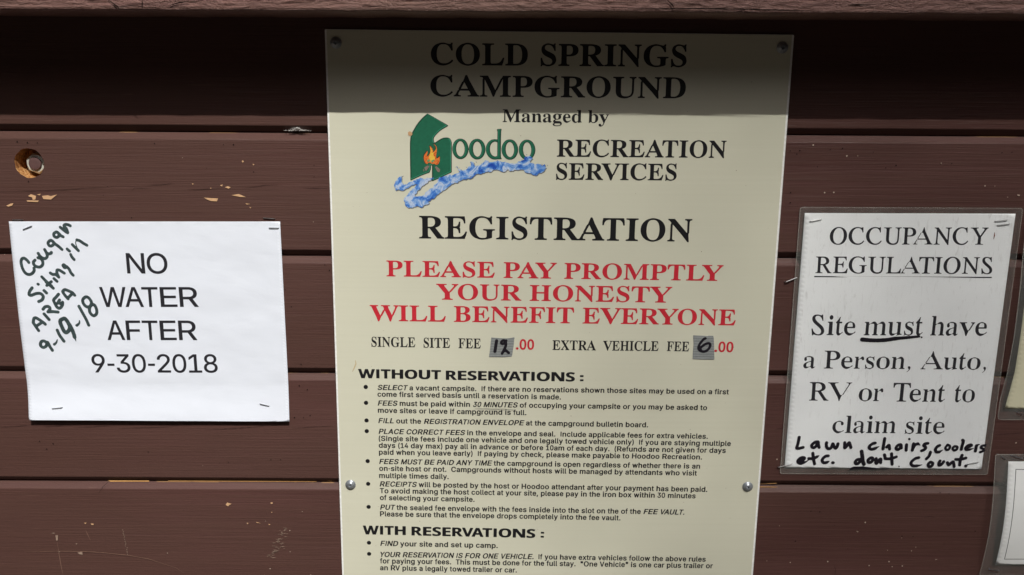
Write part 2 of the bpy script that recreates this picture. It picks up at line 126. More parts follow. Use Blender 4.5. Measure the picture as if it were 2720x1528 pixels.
GLYPHS = {
 'helb': {
  'a': (556, '223 -37 169 -29 132 -15 92 9 63 39 43 72 30 116 27 166 34 206 68 265 128 305 208 328 351 350 356 366 349 401 338 421 319 434 261 438 216 415 183 369 154 361 60 388 45 400 42 416 61 456 89 494 127 524 167 546 269 567 365 557 416 535 451 510 485 467 502 425 510 371 509 -3 500 -17 481 -24 385 -24 356 -8 296 -31|237 91 290 96 330 124 352 168 354 224 240 207 193 184 183 156 188 121 206 101'),
  'b': (611, '303 -36 253 -27 205 -3 185 -21 159 -26 74 -24 48 -4 47 716 53 730 69 740 165 742 185 739 201 727 206 537 253 558 311 567 372 563 426 548 477 518 513 483 546 433 566 381 580 306 579 215 563 140 534 77 488 22 430 -15 371 -33|300 93 350 100 384 129 409 176 422 245 418 322 398 383 363 424 323 438 274 431 240 402 216 355 203 286 208 208 226 153 260 110'),
  'c': (556, '290 -37 233 -31 186 -16 137 13 99 50 67 98 45 153 32 217 30 283 38 349 53 401 73 444 107 490 147 525 192 549 241 563 302 567 386 550 452 513 500 456 526 387 505 366 408 345 385 356 360 405 332 429 280 438 240 423 203 375 183 295 186 213 208 145 246 103 291 92 323 97 347 112 368 137 386 178 406 190 428 190 506 168 522 158 528 144 497 69 445 13 372 -25'),
  'd': (611, '267 -36 209 -25 151 2 105 42 65 101 41 171 31 245 34 324 50 395 74 446 107 491 147 526 192 550 244 564 302 567 354 559 406 537 411 727 426 739 447 742 545 739 558 730 564 716 563 -5 538 -24 453 -25 426 -20 408 -3 345 -31|287 93 333 99 368 124 394 172 408 245 404 322 385 383 352 423 310 438 265 432 231 407 204 359 190 286 195 209 215 149 246 110'),
  'e': (556, '269 -36 220 -29 173 -11 124 22 87 62 62 103 41 162 32 217 30 284 37 349 55 410 81 459 114 500 152 530 192 552 240 564 295 567 344 560 390 544 436 514 475 472 502 425 520 369 527 316 528 238 517 220 491 213 182 211 190 168 210 132 237 106 268 94 303 92 338 103 362 125 382 162 403 173 498 153 520 134 514 104 493 63 437 6 359 -29|185 338 375 342 362 383 340 416 316 433 280 439 245 431 220 413 195 377'),
  'f': (333, '117 -25 96 -17 87 0 87 431 28 436 11 447 6 460 6 539 25 558 86 562 88 631 96 672 115 710 147 743 179 762 219 771 263 770 302 760 318 749 324 734 305 649 284 635 229 639 220 627 214 604 215 561 286 559 304 547 309 535 309 463 304 447 290 437 214 431 213 -4 205 -17 191 -24'),
  'g': (611, '286 -237 204 -225 135 -194 75 -138 55 -105 55 -89 136 -37 166 -32 187 -40 222 -83 252 -102 291 -110 343 -105 374 -91 395 -67 407 -29 407 10 332 -15 241 -15 160 13 99 62 58 125 35 205 32 306 48 390 72 443 102 486 151 528 205 555 254 565 314 566 362 557 408 535 420 551 438 559 544 557 559 547 564 533 564 -30 553 -93 521 -151 465 -198 387 -228|289 110 335 115 370 139 398 189 409 251 404 326 384 385 352 423 311 438 265 432 232 409 204 361 190 290 193 223 213 162 246 125'),
  'h': (611, '88 -25 61 -17 49 0 49 718 58 732 78 741 184 741 204 733 214 719 215 538 304 565 351 567 409 559 485 523 513 497 538 459 554 417 562 368 563 -1 549 -19 520 -25 428 -24 401 -8 394 367 380 402 360 424 333 436 303 437 270 429 247 412 218 356 212 -6 185 -24'),
  'i': (278, '97 -25 70 -17 59 0 59 537 68 551 87 559 191 559 211 550 219 535 219 -2 211 -15 192 -24|135 598 95 607 63 631 46 658 44 691 56 723 81 747 119 762 157 762 195 749 220 728 234 702 237 674 227 643 204 618 171 602'),
  'j': (278, '26 -226 4 -220 -9 -206 -10 -121 8 -99 56 -92 70 -56 72 538 80 551 98 559 198 558 214 549 221 534 221 -57 216 -95 191 -157 152 -196 102 -219|142 598 109 605 77 627 59 657 57 693 69 724 93 748 128 762 163 762 196 750 219 730 234 702 236 669 227 643 206 618 179 603'),
  'k': (556, '85 -25 59 -17 48 0 48 718 56 732 75 741 174 741 194 732 202 717 204 378 376 556 494 560 515 556 531 542 527 520 327 304 544 14 548 -1 539 -16 519 -24 412 -25 384 -19 215 200 203 186 199 -9 174 -24'),
  'l': (278, '171 -28 126 -18 89 5 62 42 50 85 48 716 55 732 74 741 164 741 181 733 189 719 190 119 195 100 233 101 253 89 270 5 264 -10 249 -20'),
  'm': (889, '87 -25 60 -17 48 0 48 533 59 552 89 560 168 560 191 556 211 540 274 564 349 568 410 552 468 508 505 536 548 556 594 567 650 569 700 561 745 542 804 491 832 436 842 373 842 1 831 -17 800 -25 720 -25 697 -21 680 -7 676 380 656 422 611 440 583 436 557 422 540 402 529 371 525 -7 508 -21 485 -25 404 -25 371 -15 363 1 362 380 353 407 337 425 316 437 290 439 263 432 241 417 223 391 214 362 210 -6 183 -24'),
  'n': (611, '88 -25 61 -17 49 0 53 545 79 559 169 560 196 554 214 536 277 561 350 567 416 557 481 526 535 465 560 388 559 -10 533 -24 443 -25 418 -22 401 -8 394 367 381 401 361 423 337 435 304 437 271 429 247 412 218 356 212 -6 185 -24'),
  'o': (611, '283 -36 224 -26 171 -4 129 25 92 64 63 112 43 168 32 285 40 349 56 402 78 445 113 490 155 525 202 549 254 563 319 567 374 560 424 543 477 511 520 467 550 417 568 367 579 304 580 240 573 183 555 124 527 74 486 28 445 -2 399 -23 345 -34|300 92 350 101 385 132 411 186 422 250 417 318 397 379 361 422 317 438 267 432 229 400 204 350 191 283 196 209 220 144 258 104'),
  'p': (611, '85 -226 59 -218 47 -201 49 541 75 559 161 560 188 554 206 535 252 558 313 567 373 563 427 547 478 517 518 477 547 431 569 372 580 306 580 226 568 158 549 104 519 56 488 23 451 -5 409 -24 363 -34 305 -36 256 -28 206 -5 202 -209 176 -225|300 93 350 100 384 129 409 176 422 245 418 322 398 383 363 424 323 438 274 431 240 402 216 355 203 286 208 208 226 153 260 110'),
  'q': (611, '445 -226 420 -219 408 -203 406 -5 357 -28 306 -36 241 -33 186 -17 138 11 97 51 65 101 46 151 33 217 31 286 39 353 55 408 85 463 116 500 155 531 202 554 252 565 303 567 360 558 408 535 418 550 435 558 523 560 549 555 564 539 564 -203 556 -216 538 -225|287 93 333 99 368 124 394 172 408 245 404 322 385 383 352 423 310 438 265 432 231 407 204 359 190 286 195 209 215 149 246 110'),
  'r': (389, '86 -25 60 -17 49 0 51 542 67 556 89 560 173 559 201 542 274 566 360 561 375 542 375 454 370 442 347 430 280 432 255 426 226 404 208 370 202 336 201 -7 174 -24'),
  's': (556, '277 -37 184 -25 109 10 58 65 34 133 40 147 55 156 153 176 184 165 210 116 245 94 309 94 334 104 354 123 358 160 337 184 178 227 110 263 69 308 51 360 50 401 60 445 79 479 112 513 197 556 300 567 373 556 444 520 494 462 513 417 513 402 489 384 388 366 366 377 347 412 327 433 274 442 243 434 222 418 213 393 218 369 246 348 393 309 464 273 494 244 513 213 523 177 524 137 504 70 452 13 371 -25'),
  't': (333, '226 -31 175 -23 139 -5 107 25 90 54 77 121 76 431 26 437 7 457 8 542 26 558 75 562 77 667 98 687 179 689 205 682 215 665 216 562 288 558 309 538 309 460 303 446 284 436 216 431 215 137 226 98 281 100 302 89 320 0 313 -13 298 -22'),
  'u': (611, '255 -32 188 -20 132 8 94 45 65 96 49 178 51 542 69 557 94 560 184 559 211 543 218 169 230 136 252 111 279 99 309 98 360 119 379 141 393 176 400 542 417 556 439 560 546 555 563 534 561 -7 534 -24 444 -25 416 -19 398 -1 333 -26'),
  'v': (556, '238 -25 216 -19 203 -4 19 522 18 543 34 557 55 560 143 559 167 547 279 219 390 547 423 560 503 560 527 554 539 541 539 525 353 -7 327 -24'),
  'w': (778, '203 -25 180 -19 167 -3 20 528 26 549 57 560 132 560 167 547 244 264 313 535 329 555 429 560 463 546 535 265 612 547 647 560 732 559 754 548 757 523 605 -14 584 -24 504 -25 483 -22 468 -11 390 275 312 -10 288 -24'),
  'x': (556, '56 -25 26 -14 21 9 192 274 33 524 35 547 70 560 157 560 183 554 280 404 378 554 404 560 489 560 521 550 529 537 526 523 366 270 534 13 537 0 532 -12 497 -25 411 -25 384 -19 279 143 175 -17 146 -25'),
  'y': (556, '128 -229 78 -220 57 -203 72 -117 95 -97 148 -100 162 -94 180 -65 200 -1 19 522 18 543 34 557 55 560 143 559 167 547 279 219 391 547 425 560 503 560 528 554 539 541 539 525 308 -128 280 -170 238 -206 185 -226'),
  'z': (500, '68 -25 47 -19 35 -5 36 73 274 427 58 434 42 454 46 546 60 557 80 560 421 560 450 551 459 535 456 456 226 108 450 101 466 81 463 -11 449 -22 429 -25'),
  'A': (722, '54 -25 24 -15 17 7 273 724 289 738 311 742 433 737 452 712 705 11 705 -7 688 -21 666 -25 579 -25 548 -16 474 174 252 174 244 169 179 -14 146 -25|295 307 428 309 361 508'),
  'B': (722, '101 -25 72 -17 60 0 62 725 79 738 104 742 391 742 477 732 541 708 582 681 616 647 638 610 652 566 654 502 643 457 614 413 569 377 636 326 676 257 684 169 658 90 636 59 599 28 551 2 494 -15 402 -25|243 107 410 108 467 122 494 146 506 177 505 215 490 251 457 282 416 297 242 299|243 429 385 429 438 447 463 471 477 507 476 545 460 578 434 600 399 609 241 609'),
  'C': (722, '373 -35 302 -27 238 -7 179 28 125 79 81 146 54 215 39 294 36 379 45 464 63 528 92 591 128 642 181 691 244 726 315 747 379 752 448 745 498 731 549 707 590 677 631 633 658 591 680 538 689 486 680 473 662 466 553 467 533 481 516 530 497 561 451 599 409 613 361 615 290 590 257 561 229 520 208 470 197 419 198 295 211 237 234 188 265 148 302 120 350 103 394 102 442 114 482 141 512 180 533 236 550 249 663 251 683 241 690 225 675 165 656 121 622 72 585 36 546 9 492 -16 436 -30'),
  'D': (722, '92 -25 65 -17 54 0 57 726 73 739 95 742 355 741 450 725 535 685 593 637 629 590 661 524 680 449 686 383 681 276 661 195 628 128 595 85 552 45 491 10 436 -10 330 -25|222 107 336 108 413 127 467 169 504 232 524 344 522 404 511 464 493 512 466 551 434 579 400 596 342 609 219 608'),
  'E': (667, '102 -25 72 -17 60 0 63 726 82 739 107 742 573 742 607 735 621 718 621 636 598 614 242 608 243 430 571 425 594 406 595 325 583 305 551 297 244 296 241 113 247 107 602 103 625 83 622 -9 604 -22 579 -25'),
  'F': (611, '95 -25 68 -17 56 0 59 726 77 739 100 742 530 742 561 735 574 718 574 636 553 614 226 608 227 420 520 415 541 395 541 308 527 292 499 286 227 284 224 -6 195 -24'),
  'G': (778, '398 -35 318 -27 256 -9 188 28 133 78 86 145 58 212 41 293 38 380 47 464 65 525 98 593 143 651 189 690 258 727 316 744 399 752 472 745 527 731 622 679 660 644 696 596 720 545 734 488 725 475 704 467 587 468 566 481 543 532 517 567 470 601 427 614 380 615 308 591 269 558 239 514 220 468 208 412 205 343 213 277 231 220 255 177 310 126 384 102 431 103 474 115 510 137 535 163 560 211 567 254 414 256 386 272 384 364 393 377 411 385 718 383 739 363 739 265 730 199 711 142 680 91 638 47 594 14 533 -14 473 -29'),
  'H': (722, '90 -25 63 -17 53 1 57 728 81 741 173 742 196 739 213 725 218 434 502 434 508 439 511 725 527 738 549 742 631 742 661 733 670 714 666 -11 641 -24 550 -25 527 -21 510 -7 506 300 222 300 215 294 214 -6 186 -24'),
  'I': (278, '70 0 70 716 208 716 208 0'),
  'J': (556, '264 -35 205 -29 158 -13 116 11 81 44 52 88 38 129 29 188 30 248 39 261 57 268 169 266 186 249 192 163 217 116 241 101 273 97 298 103 321 120 339 153 347 200 347 721 357 734 375 741 483 740 499 730 504 715 504 199 495 127 465 60 413 8 346 -24'),
  'K': (722, '98 -25 69 -17 58 1 63 728 89 741 187 742 211 739 229 725 234 446 514 734 545 742 659 742 695 733 704 718 699 703 412 404 699 16 705 2 700 -11 683 -22 660 -25 558 -25 524 -16 295 289 232 226 229 -9 201 -24'),
  'L': (611, '99 -25 70 -17 59 0 59 718 67 732 88 741 202 741 224 732 233 717 234 109 559 103 580 84 581 -1 568 -18 538 -25'),
  'M': (833, '86 -25 60 -17 50 1 50 715 56 730 88 742 200 742 221 739 236 728 418 231 597 727 613 739 634 742 746 742 777 731 784 714 784 2 778 -13 756 -24 669 -25 647 -21 631 -6 629 376 485 -11 470 -22 449 -25 383 -25 356 -17 344 -2 203 377 200 -4 191 -17 175 -24'),
  'N': (722, '89 -25 62 -17 52 1 56 728 72 739 94 742 189 742 222 730 508 265 512 722 527 737 551 742 632 742 662 733 671 714 667 -11 652 -22 630 -25 533 -25 500 -13 215 451 212 -4 202 -17 185 -24'),
  'O': (778, '386 -35 315 -28 253 -10 185 28 131 77 87 140 57 212 40 293 37 379 44 452 64 526 96 591 139 648 185 688 253 726 316 745 390 752 472 744 536 723 599 686 652 636 692 577 722 505 739 425 742 333 732 251 715 190 682 123 647 75 595 28 527 -10 459 -29|369 102 408 102 449 112 483 129 513 155 557 226 579 330 571 444 540 526 513 562 483 588 448 606 407 615 371 615 331 605 268 563 240 526 220 483 201 390 207 283 237 196 266 155 293 132 329 112'),
  'P': (667, '96 -25 68 -17 56 0 59 725 75 738 99 742 362 742 451 730 514 705 584 646 608 609 626 561 633 516 632 453 623 410 602 360 545 295 469 254 374 237 228 234 225 -7 197 -24|230 368 369 369 406 379 432 397 457 442 464 499 453 551 427 586 405 600 370 609 228 609'),
  'Q': (778, '576 -92 546 -81 498 -21 413 -34 344 -32 278 -18 215 9 172 38 131 77 96 126 66 186 46 257 37 337 42 437 63 524 96 591 139 648 185 688 255 727 316 745 390 752 465 745 528 726 596 688 642 647 682 595 713 532 732 469 741 404 735 267 722 212 697 149 670 104 626 52 703 -53 707 -70 698 -83 679 -91|369 102 406 105 325 214 329 238 364 250 470 248 486 237 532 180 565 249 579 330 571 444 540 526 513 562 483 588 448 606 407 615 371 615 331 605 268 563 240 526 220 483 201 390 207 283 237 196 266 155 293 132 329 112'),
  'R': (722, '102 -25 73 -17 61 0 63 725 80 738 105 742 387 742 483 730 553 703 601 670 641 621 666 563 674 492 665 427 638 366 593 317 540 282 697 13 698 -8 681 -21 656 -25 550 -25 519 -18 358 250 247 252 241 247 239 -7 209 -24|244 386 396 387 436 396 461 411 484 443 494 487 487 542 466 578 437 599 397 609 242 609'),
  'S': (667, '305 -37 193 -14 109 36 77 72 55 109 39 165 38 201 54 214 76 218 183 215 202 202 219 148 245 120 295 100 344 96 407 110 445 137 466 179 462 227 447 246 414 267 216 329 129 376 93 411 71 446 58 486 55 536 63 586 81 626 108 663 145 696 191 722 245 741 365 751 467 730 549 682 583 645 606 605 620 557 619 524 591 508 479 509 460 522 443 571 419 597 374 616 319 619 270 606 237 580 221 541 227 498 271 459 467 398 556 350 592 315 618 273 630 231 632 182 624 136 604 88 576 51 534 15 485 -11 436 -27 361 -37'),
  'T': (611, '266 -25 241 -17 231 0 231 608 42 616 27 635 29 723 44 738 66 742 567 739 585 717 584 635 574 619 547 611 382 608 381 -3 373 -16 356 -24'),
  'U': (722, '335 -36 252 -22 173 15 114 67 70 141 53 228 54 723 70 738 95 742 185 741 212 725 214 254 221 202 243 156 280 121 325 103 379 100 426 111 461 134 488 168 504 213 509 723 538 741 652 739 666 728 671 714 671 230 652 140 607 65 571 30 530 3 434 -31'),
  'V': (667, '289 -25 265 -18 253 -2 17 704 16 724 31 738 54 742 144 741 167 727 336 209 500 726 514 739 534 742 638 737 651 724 651 707 416 -6 390 -24'),
  'W': (944, '229 -25 205 -18 193 -1 15 709 20 730 43 741 131 742 152 739 167 726 279 269 392 725 407 738 428 742 516 742 544 734 557 712 665 268 777 725 792 739 814 742 893 742 923 731 929 709 744 -13 712 -25 623 -25 602 -22 586 -9 472 434 360 -7 334 -24'),
  'X': (667, '52 -25 23 -14 19 10 246 367 34 705 36 729 70 742 159 742 187 734 335 502 485 734 513 742 599 742 631 732 638 719 636 705 423 370 648 12 647 -12 612 -25 523 -25 495 -17 334 233 174 -15 143 -25'),
  'Y': (667, '292 -25 267 -17 257 -1 256 289 19 704 17 724 32 738 53 742 144 742 174 733 335 453 494 732 526 742 637 737 651 723 650 706 411 288 409 -7 383 -24'),
  'Z': (611, '73 -25 51 -19 38 -5 39 75 380 608 55 614 36 634 39 727 54 739 76 742 534 742 565 734 574 718 572 641 231 109 557 104 578 83 575 -10 559 -22 538 -25'),
  '0': (556, '276 -35 216 -26 167 -3 132 27 96 73 69 133 49 208 39 292 37 383 43 469 56 538 74 595 103 653 139 697 183 729 229 746 279 752 340 743 384 723 427 688 463 639 490 577 509 503 518 424 520 330 514 247 500 173 477 106 453 61 417 18 373 -13 326 -30|268 97 292 98 315 108 333 126 354 163 377 249 385 355 377 467 355 552 321 604 283 621 239 607 204 555 182 481 173 389 176 278 194 187 227 123 246 106'),
  '1': (556, '92 -25 70 -19 59 -3 59 78 66 93 95 103 224 107 224 561 219 564 124 484 90 481 70 502 71 607 225 739 351 739 363 730 369 716 369 107 474 103 500 95 509 79 508 -5 495 -20 472 -25'),
  '2': (556, '82 -25 61 -19 50 -5 51 76 319 413 350 471 359 524 352 566 330 600 299 618 261 620 233 610 209 585 196 554 190 504 180 491 154 484 71 486 56 496 51 512 56 569 71 617 97 663 124 694 200 740 248 750 295 751 341 744 382 727 438 684 480 619 497 546 492 467 475 415 433 342 249 109 490 103 508 83 506 -7 492 -21 471 -25'),
  '3': (556, '267 -35 179 -19 103 28 73 63 52 100 39 143 34 186 41 201 58 210 157 208 172 195 183 151 200 125 222 108 254 98 316 106 354 138 367 167 371 206 364 251 345 287 321 307 293 319 186 325 167 347 170 432 298 608 82 614 65 634 65 721 78 737 100 742 468 740 486 720 485 641 334 434 382 417 419 396 454 365 478 332 496 292 508 244 511 200 504 140 471 66 417 10 353 -23'),
  '4': (556, '343 -25 323 -19 312 -4 309 122 65 123 41 130 31 148 33 235 273 726 286 739 304 742 387 740 403 728 406 710 189 257 310 257 313 456 336 472 411 473 434 467 444 450 445 258 508 253 521 243 526 230 526 148 521 135 503 124 445 120 445 1 440 -12 420 -24'),
  '5': (556, '269 -35 198 -24 129 13 78 71 52 134 46 185 57 203 81 210 161 209 182 196 195 149 222 115 257 98 292 99 320 113 346 142 361 176 368 219 364 266 353 303 332 335 301 358 273 364 238 360 205 346 177 324 160 321 77 332 58 345 55 366 90 720 102 736 126 742 461 740 475 730 480 716 480 634 464 615 218 607 207 484 268 495 316 493 365 480 408 455 444 422 474 379 497 324 508 263 508 198 500 149 481 97 450 49 411 11 368 -15 326 -29'),
  '6': (556, '274 -35 222 -28 176 -11 133 19 98 58 70 111 55 158 49 213 53 284 69 344 101 418 282 730 312 742 403 741 422 728 424 707 285 471 342 463 383 449 426 421 460 385 488 333 502 287 508 236 503 167 476 86 425 20 357 -22|270 95 305 100 336 123 358 162 367 209 364 262 348 303 320 335 289 347 253 343 222 322 201 289 189 237 192 186 209 139 237 108'),
  '7': (556, '123 -25 96 -14 91 9 350 608 66 614 48 634 50 725 64 739 85 742 471 742 497 736 509 718 507 623 236 -7 212 -24'),
  '8': (556, '273 -35 224 -30 173 -15 103 33 75 67 53 110 43 151 40 202 47 254 65 302 97 347 128 376 87 429 66 487 63 563 80 629 114 681 162 721 211 743 278 752 346 743 402 716 443 679 479 619 494 553 490 488 465 423 427 377 472 331 497 289 513 237 517 178 510 133 496 93 475 58 446 25 371 -20|268 96 310 100 340 114 364 141 375 176 374 222 360 260 330 291 297 304 258 304 221 287 194 256 181 216 182 168 198 131 224 108|264 435 293 435 320 447 342 472 354 504 356 538 347 578 328 604 302 619 267 621 236 610 214 587 202 554 201 512 212 475 234 448'),
  '9': (556, '163 -25 136 -14 132 10 271 246 209 256 169 270 127 298 93 337 68 384 53 440 49 511 55 564 68 605 91 650 119 685 159 718 203 740 250 750 296 751 346 742 383 726 425 697 457 660 480 622 498 570 507 520 507 461 499 413 477 347 445 280 276 -12 254 -24|265 370 303 373 334 394 357 432 367 481 364 531 348 577 318 610 284 622 248 615 220 593 198 552 189 503 194 453 208 415 234 384'),
  '.': (278, '132 -31 94 -20 64 5 48 39 47 77 60 107 87 133 125 147 168 145 200 129 223 104 234 74 234 38 219 7 194 -16 168 -28'),
  ',': (278, '70 -193 44 -184 35 -165 75 108 90 122 110 126 218 121 230 109 231 95 163 -174 139 -192'),
  '(': (333, '203 -160 183 -154 170 -138 128 -39 99 52 72 201 70 356 82 462 102 564 129 662 163 749 176 772 190 783 271 785 298 776 305 756 259 625 229 504 210 380 206 263 214 175 231 90 305 -135 298 -149 283 -158'),
  ')': (333, '61 -160 37 -151 29 -131 79 6 107 108 124 212 128 313 120 415 98 534 69 644 29 761 35 775 51 784 129 785 156 775 174 742 207 654 235 554 263 375 264 222 253 135 234 50 200 -55 162 -141 139 -159'),
  '-': (333, '75 239 59 247 52 263 53 348 65 368 256 370 272 364 280 349 280 261 267 241'),
  '"': (474, '117 422 89 430 76 447 65 705 71 729 111 742 209 741 237 729 266 741 365 742 401 732 409 720 410 697 400 456 393 435 354 422 276 423 252 434 245 446 237 584 227 437 200 423'),
  ':': (333, '158 -31 112 -20 76 5 57 39 57 77 72 107 104 133 150 147 201 145 240 129 267 104 281 74 280 38 263 7 233 -16 201 -28|161 356 118 365 79 390 58 422 55 457 71 493 104 520 144 534 190 534 232 521 262 498 280 467 281 431 269 403 241 376 206 360'),
 },
 'hel': {
  'N': (722, '51 -5 44 -2 42 4 44 721 56 724 162 724 177 720 502 252 565 156 564 718 568 722 578 724 667 724 678 722 681 714 679 -2 667 -5 560 -5 545 0 264 404 157 567 155 555 160 417 160 1 156 -3 147 -5'),
  'O': (778, '384 -15 312 -8 272 2 237 15 201 33 174 50 146 72 121 98 97 128 77 158 59 195 48 226 33 297 30 379 40 462 60 524 93 585 132 632 158 656 186 677 246 708 310 726 350 732 391 734 430 732 471 726 538 706 575 688 606 669 660 620 697 569 714 537 729 499 746 422 749 339 739 255 719 193 703 159 683 128 638 76 582 34 522 7 454 -10|369 82 419 83 468 93 513 113 555 144 589 187 612 231 627 281 634 337 633 397 622 458 604 505 578 548 545 584 500 613 459 629 407 637 351 635 304 623 258 600 224 574 194 537 172 497 156 449 146 391 146 328 154 275 169 229 196 178 235 136 272 110 323 90'),
  'W': (944, '213 -5 206 -2 202 4 13 712 13 721 24 724 107 724 115 722 119 718 233 272 265 138 415 721 426 724 518 724 527 723 531 719 679 139 683 145 718 295 825 718 828 722 837 724 921 724 931 721 931 709 738 -2 727 -5 633 -5 624 -3 620 1 472 562 451 475 325 1 321 -3 313 -5'),
  'A': (667, '20 -5 13 0 15 10 272 718 276 722 284 724 380 724 390 722 401 701 650 20 655 -1 641 -6 557 -5 546 -2 478 185 473 194 199 194 191 190 123 -2 112 -5|228 287 435 287 440 289 389 437 333 609 330 605 286 466 227 293'),
  'T': (611, '261 -5 254 -2 252 4 252 629 246 632 27 634 22 641 23 719 27 723 37 724 586 723 590 714 590 641 586 634 367 632 362 630 361 2 358 -3 349 -5'),
  'E': (667, '59 -5 51 -2 49 4 50 720 67 724 610 724 624 722 628 716 628 641 626 636 620 633 192 632 185 630 186 411 589 409 598 402 598 328 595 320 582 318 186 316 184 93 186 88 192 86 625 86 631 83 633 78 632 -1 616 -5'),
  'R': (722, '59 -5 51 -2 49 4 50 720 66 724 403 723 483 712 548 690 577 674 606 653 626 633 645 607 659 578 668 550 674 512 674 483 668 447 661 420 650 397 629 366 607 344 586 328 548 307 516 294 514 290 703 6 704 -1 689 -5 571 -5 558 -2 375 272 188 274 182 272 180 267 180 0 166 -5|184 367 397 368 452 378 495 398 512 413 527 434 536 455 542 484 542 512 534 546 524 569 506 590 487 605 464 616 413 629 374 632 182 631 180 373'),
  'F': (611, '55 -5 47 -2 45 4 47 720 63 724 564 724 577 722 581 716 581 641 579 636 573 633 180 632 173 630 174 401 535 399 541 396 543 391 543 314 539 309 528 307 174 305 172 0 159 -5'),
  '9': (556, '144 -5 136 -1 137 6 324 277 280 270 251 270 195 279 165 289 137 304 116 319 95 339 80 358 63 386 51 415 44 443 40 482 40 511 50 573 65 610 95 654 126 684 167 709 214 726 256 733 300 733 355 723 402 703 441 674 470 642 495 601 510 556 517 509 516 462 507 415 485 357 445 286 250 -1 238 -5|261 351 292 351 318 355 341 364 367 382 385 402 400 428 409 454 413 480 413 511 409 539 399 566 386 589 368 610 344 628 319 638 294 643 263 643 241 639 215 629 191 612 174 593 159 569 149 540 144 514 143 492 148 455 158 427 170 406 187 386 210 368 232 358'),
  '3': (556, '266 -15 217 -10 172 2 131 20 95 45 70 71 49 103 34 141 27 185 30 190 38 192 128 191 132 187 136 165 144 145 164 116 195 94 238 80 278 77 309 80 331 85 367 103 392 127 403 144 411 162 416 187 417 209 414 236 407 258 395 282 381 300 351 323 319 336 272 343 192 344 184 346 182 352 184 427 355 630 349 632 69 633 65 636 63 641 64 719 67 723 76 724 485 724 490 721 492 716 490 647 297 419 303 416 355 410 399 395 444 368 480 331 505 286 517 240 520 192 510 138 498 107 474 71 450 47 420 24 382 5 342 -8 299 -14'),
  '0': (556, '275 -15 248 -13 216 -7 187 4 165 15 128 44 111 61 88 94 63 146 42 217 32 295 30 382 36 460 48 526 69 587 97 637 131 678 154 697 176 710 221 727 279 734 336 727 381 710 405 695 427 677 463 634 491 579 509 525 522 448 527 359 523 279 512 207 492 141 463 84 430 45 388 13 361 0 334 -9 308 -13|266 77 305 79 335 91 362 112 384 142 403 182 417 232 425 284 429 345 427 413 420 472 407 525 389 569 364 605 342 624 314 638 279 643 248 640 220 628 198 610 175 581 156 541 142 498 132 440 128 388 129 312 135 257 147 204 163 160 185 124 207 101 236 84'),
  '2': (556, '48 -5 42 -3 40 2 41 71 304 349 355 408 377 440 391 466 399 490 404 521 401 549 394 573 383 593 367 611 347 626 329 634 307 640 273 643 242 640 223 635 200 623 181 608 167 590 154 565 148 539 145 512 142 508 132 506 48 506 42 513 44 545 49 574 61 607 83 644 112 675 145 700 191 721 229 730 279 734 335 728 387 711 416 694 444 672 470 642 488 611 501 571 506 531 504 495 496 460 485 431 471 405 421 338 360 269 188 89 194 87 511 86 515 83 517 78 516 -1 504 -5'),
  '1': (556, '56 -5 50 -3 47 3 47 75 51 81 61 83 238 84 243 85 244 90 244 617 241 619 237 618 80 504 70 500 64 502 61 507 61 603 67 610 227 723 347 723 352 715 352 87 357 84 505 83 515 81 518 75 518 0 514 -4 505 -5'),
  '8': (556, '272 -15 221 -10 173 2 129 23 95 48 69 77 47 114 35 158 32 202 36 232 43 259 56 289 68 309 85 329 106 349 156 376 126 394 103 415 81 444 68 474 59 513 58 549 62 582 75 620 90 645 104 662 127 684 157 704 185 717 219 728 280 734 312 732 349 725 375 716 403 702 430 683 456 657 472 635 484 612 494 580 498 554 497 510 489 476 475 445 456 418 434 397 401 376 435 359 458 342 479 320 497 295 512 265 519 240 524 210 524 175 518 138 505 104 482 69 448 37 410 14 374 -1 323 -12|272 76 299 77 332 82 357 92 378 105 393 119 409 142 417 163 422 192 419 219 413 243 400 267 384 286 366 301 341 315 318 322 289 326 256 325 230 320 207 311 184 297 168 283 150 258 140 232 135 207 135 184 142 155 152 133 166 115 190 97 215 85 240 79|262 416 305 417 327 424 347 433 365 448 377 463 387 481 394 499 397 520 397 541 394 562 385 585 374 603 359 618 340 631 317 639 291 643 267 643 239 639 218 631 187 608 172 587 163 564 158 534 160 514 166 487 178 463 191 447 216 429 236 421'),
  '-': (333, '49 260 44 263 42 269 42 344 47 351 281 351 287 350 291 345 291 268 289 263 286 260'),
 },
 'ser': {
  'A': (722, '0 -9 -9 -6 -13 -1 -13 30 -6 36 16 41 36 58 58 95 106 199 129 211 135 227 126 236 127 246 231 473 237 480 255 487 330 696 336 701 346 702 376 699 384 689 462 487 473 474 572 268 596 209 607 194 650 106 681 53 698 41 725 36 732 31 732 -3 726 -8 714 -9 410 -10 396 -8 389 2 389 27 393 34 458 44 472 51 478 61 478 73 470 96 430 184 423 186 178 186 169 182 132 102 126 68 130 53 140 44 157 39 188 36 196 33 198 23 198 2 196 -5 180 -9|203 249 392 249 398 251 299 461 294 458 208 269 201 253'),
  'B': (667, '38 -9 30 -6 25 0 25 25 27 32 34 35 67 40 88 47 99 57 106 77 111 118 111 341 115 362 111 377 111 554 106 604 99 621 87 634 69 639 35 642 27 646 24 655 26 682 42 686 320 686 369 684 410 680 477 664 521 647 550 629 573 603 586 580 594 557 597 539 597 499 591 474 577 443 553 413 516 388 466 367 532 342 573 317 599 292 621 252 630 217 631 181 628 161 612 109 594 80 571 56 536 33 480 10 421 -3 356 -9|299 47 365 47 404 56 421 67 437 84 454 123 458 152 461 196 457 234 449 267 438 286 424 303 405 316 374 328 329 333 273 333 268 330 269 77 278 55 285 50|271 385 329 386 371 394 384 400 403 413 420 436 429 461 434 488 435 533 432 553 418 598 404 615 383 628 354 634 295 634 279 631 272 624 268 583 268 391'),
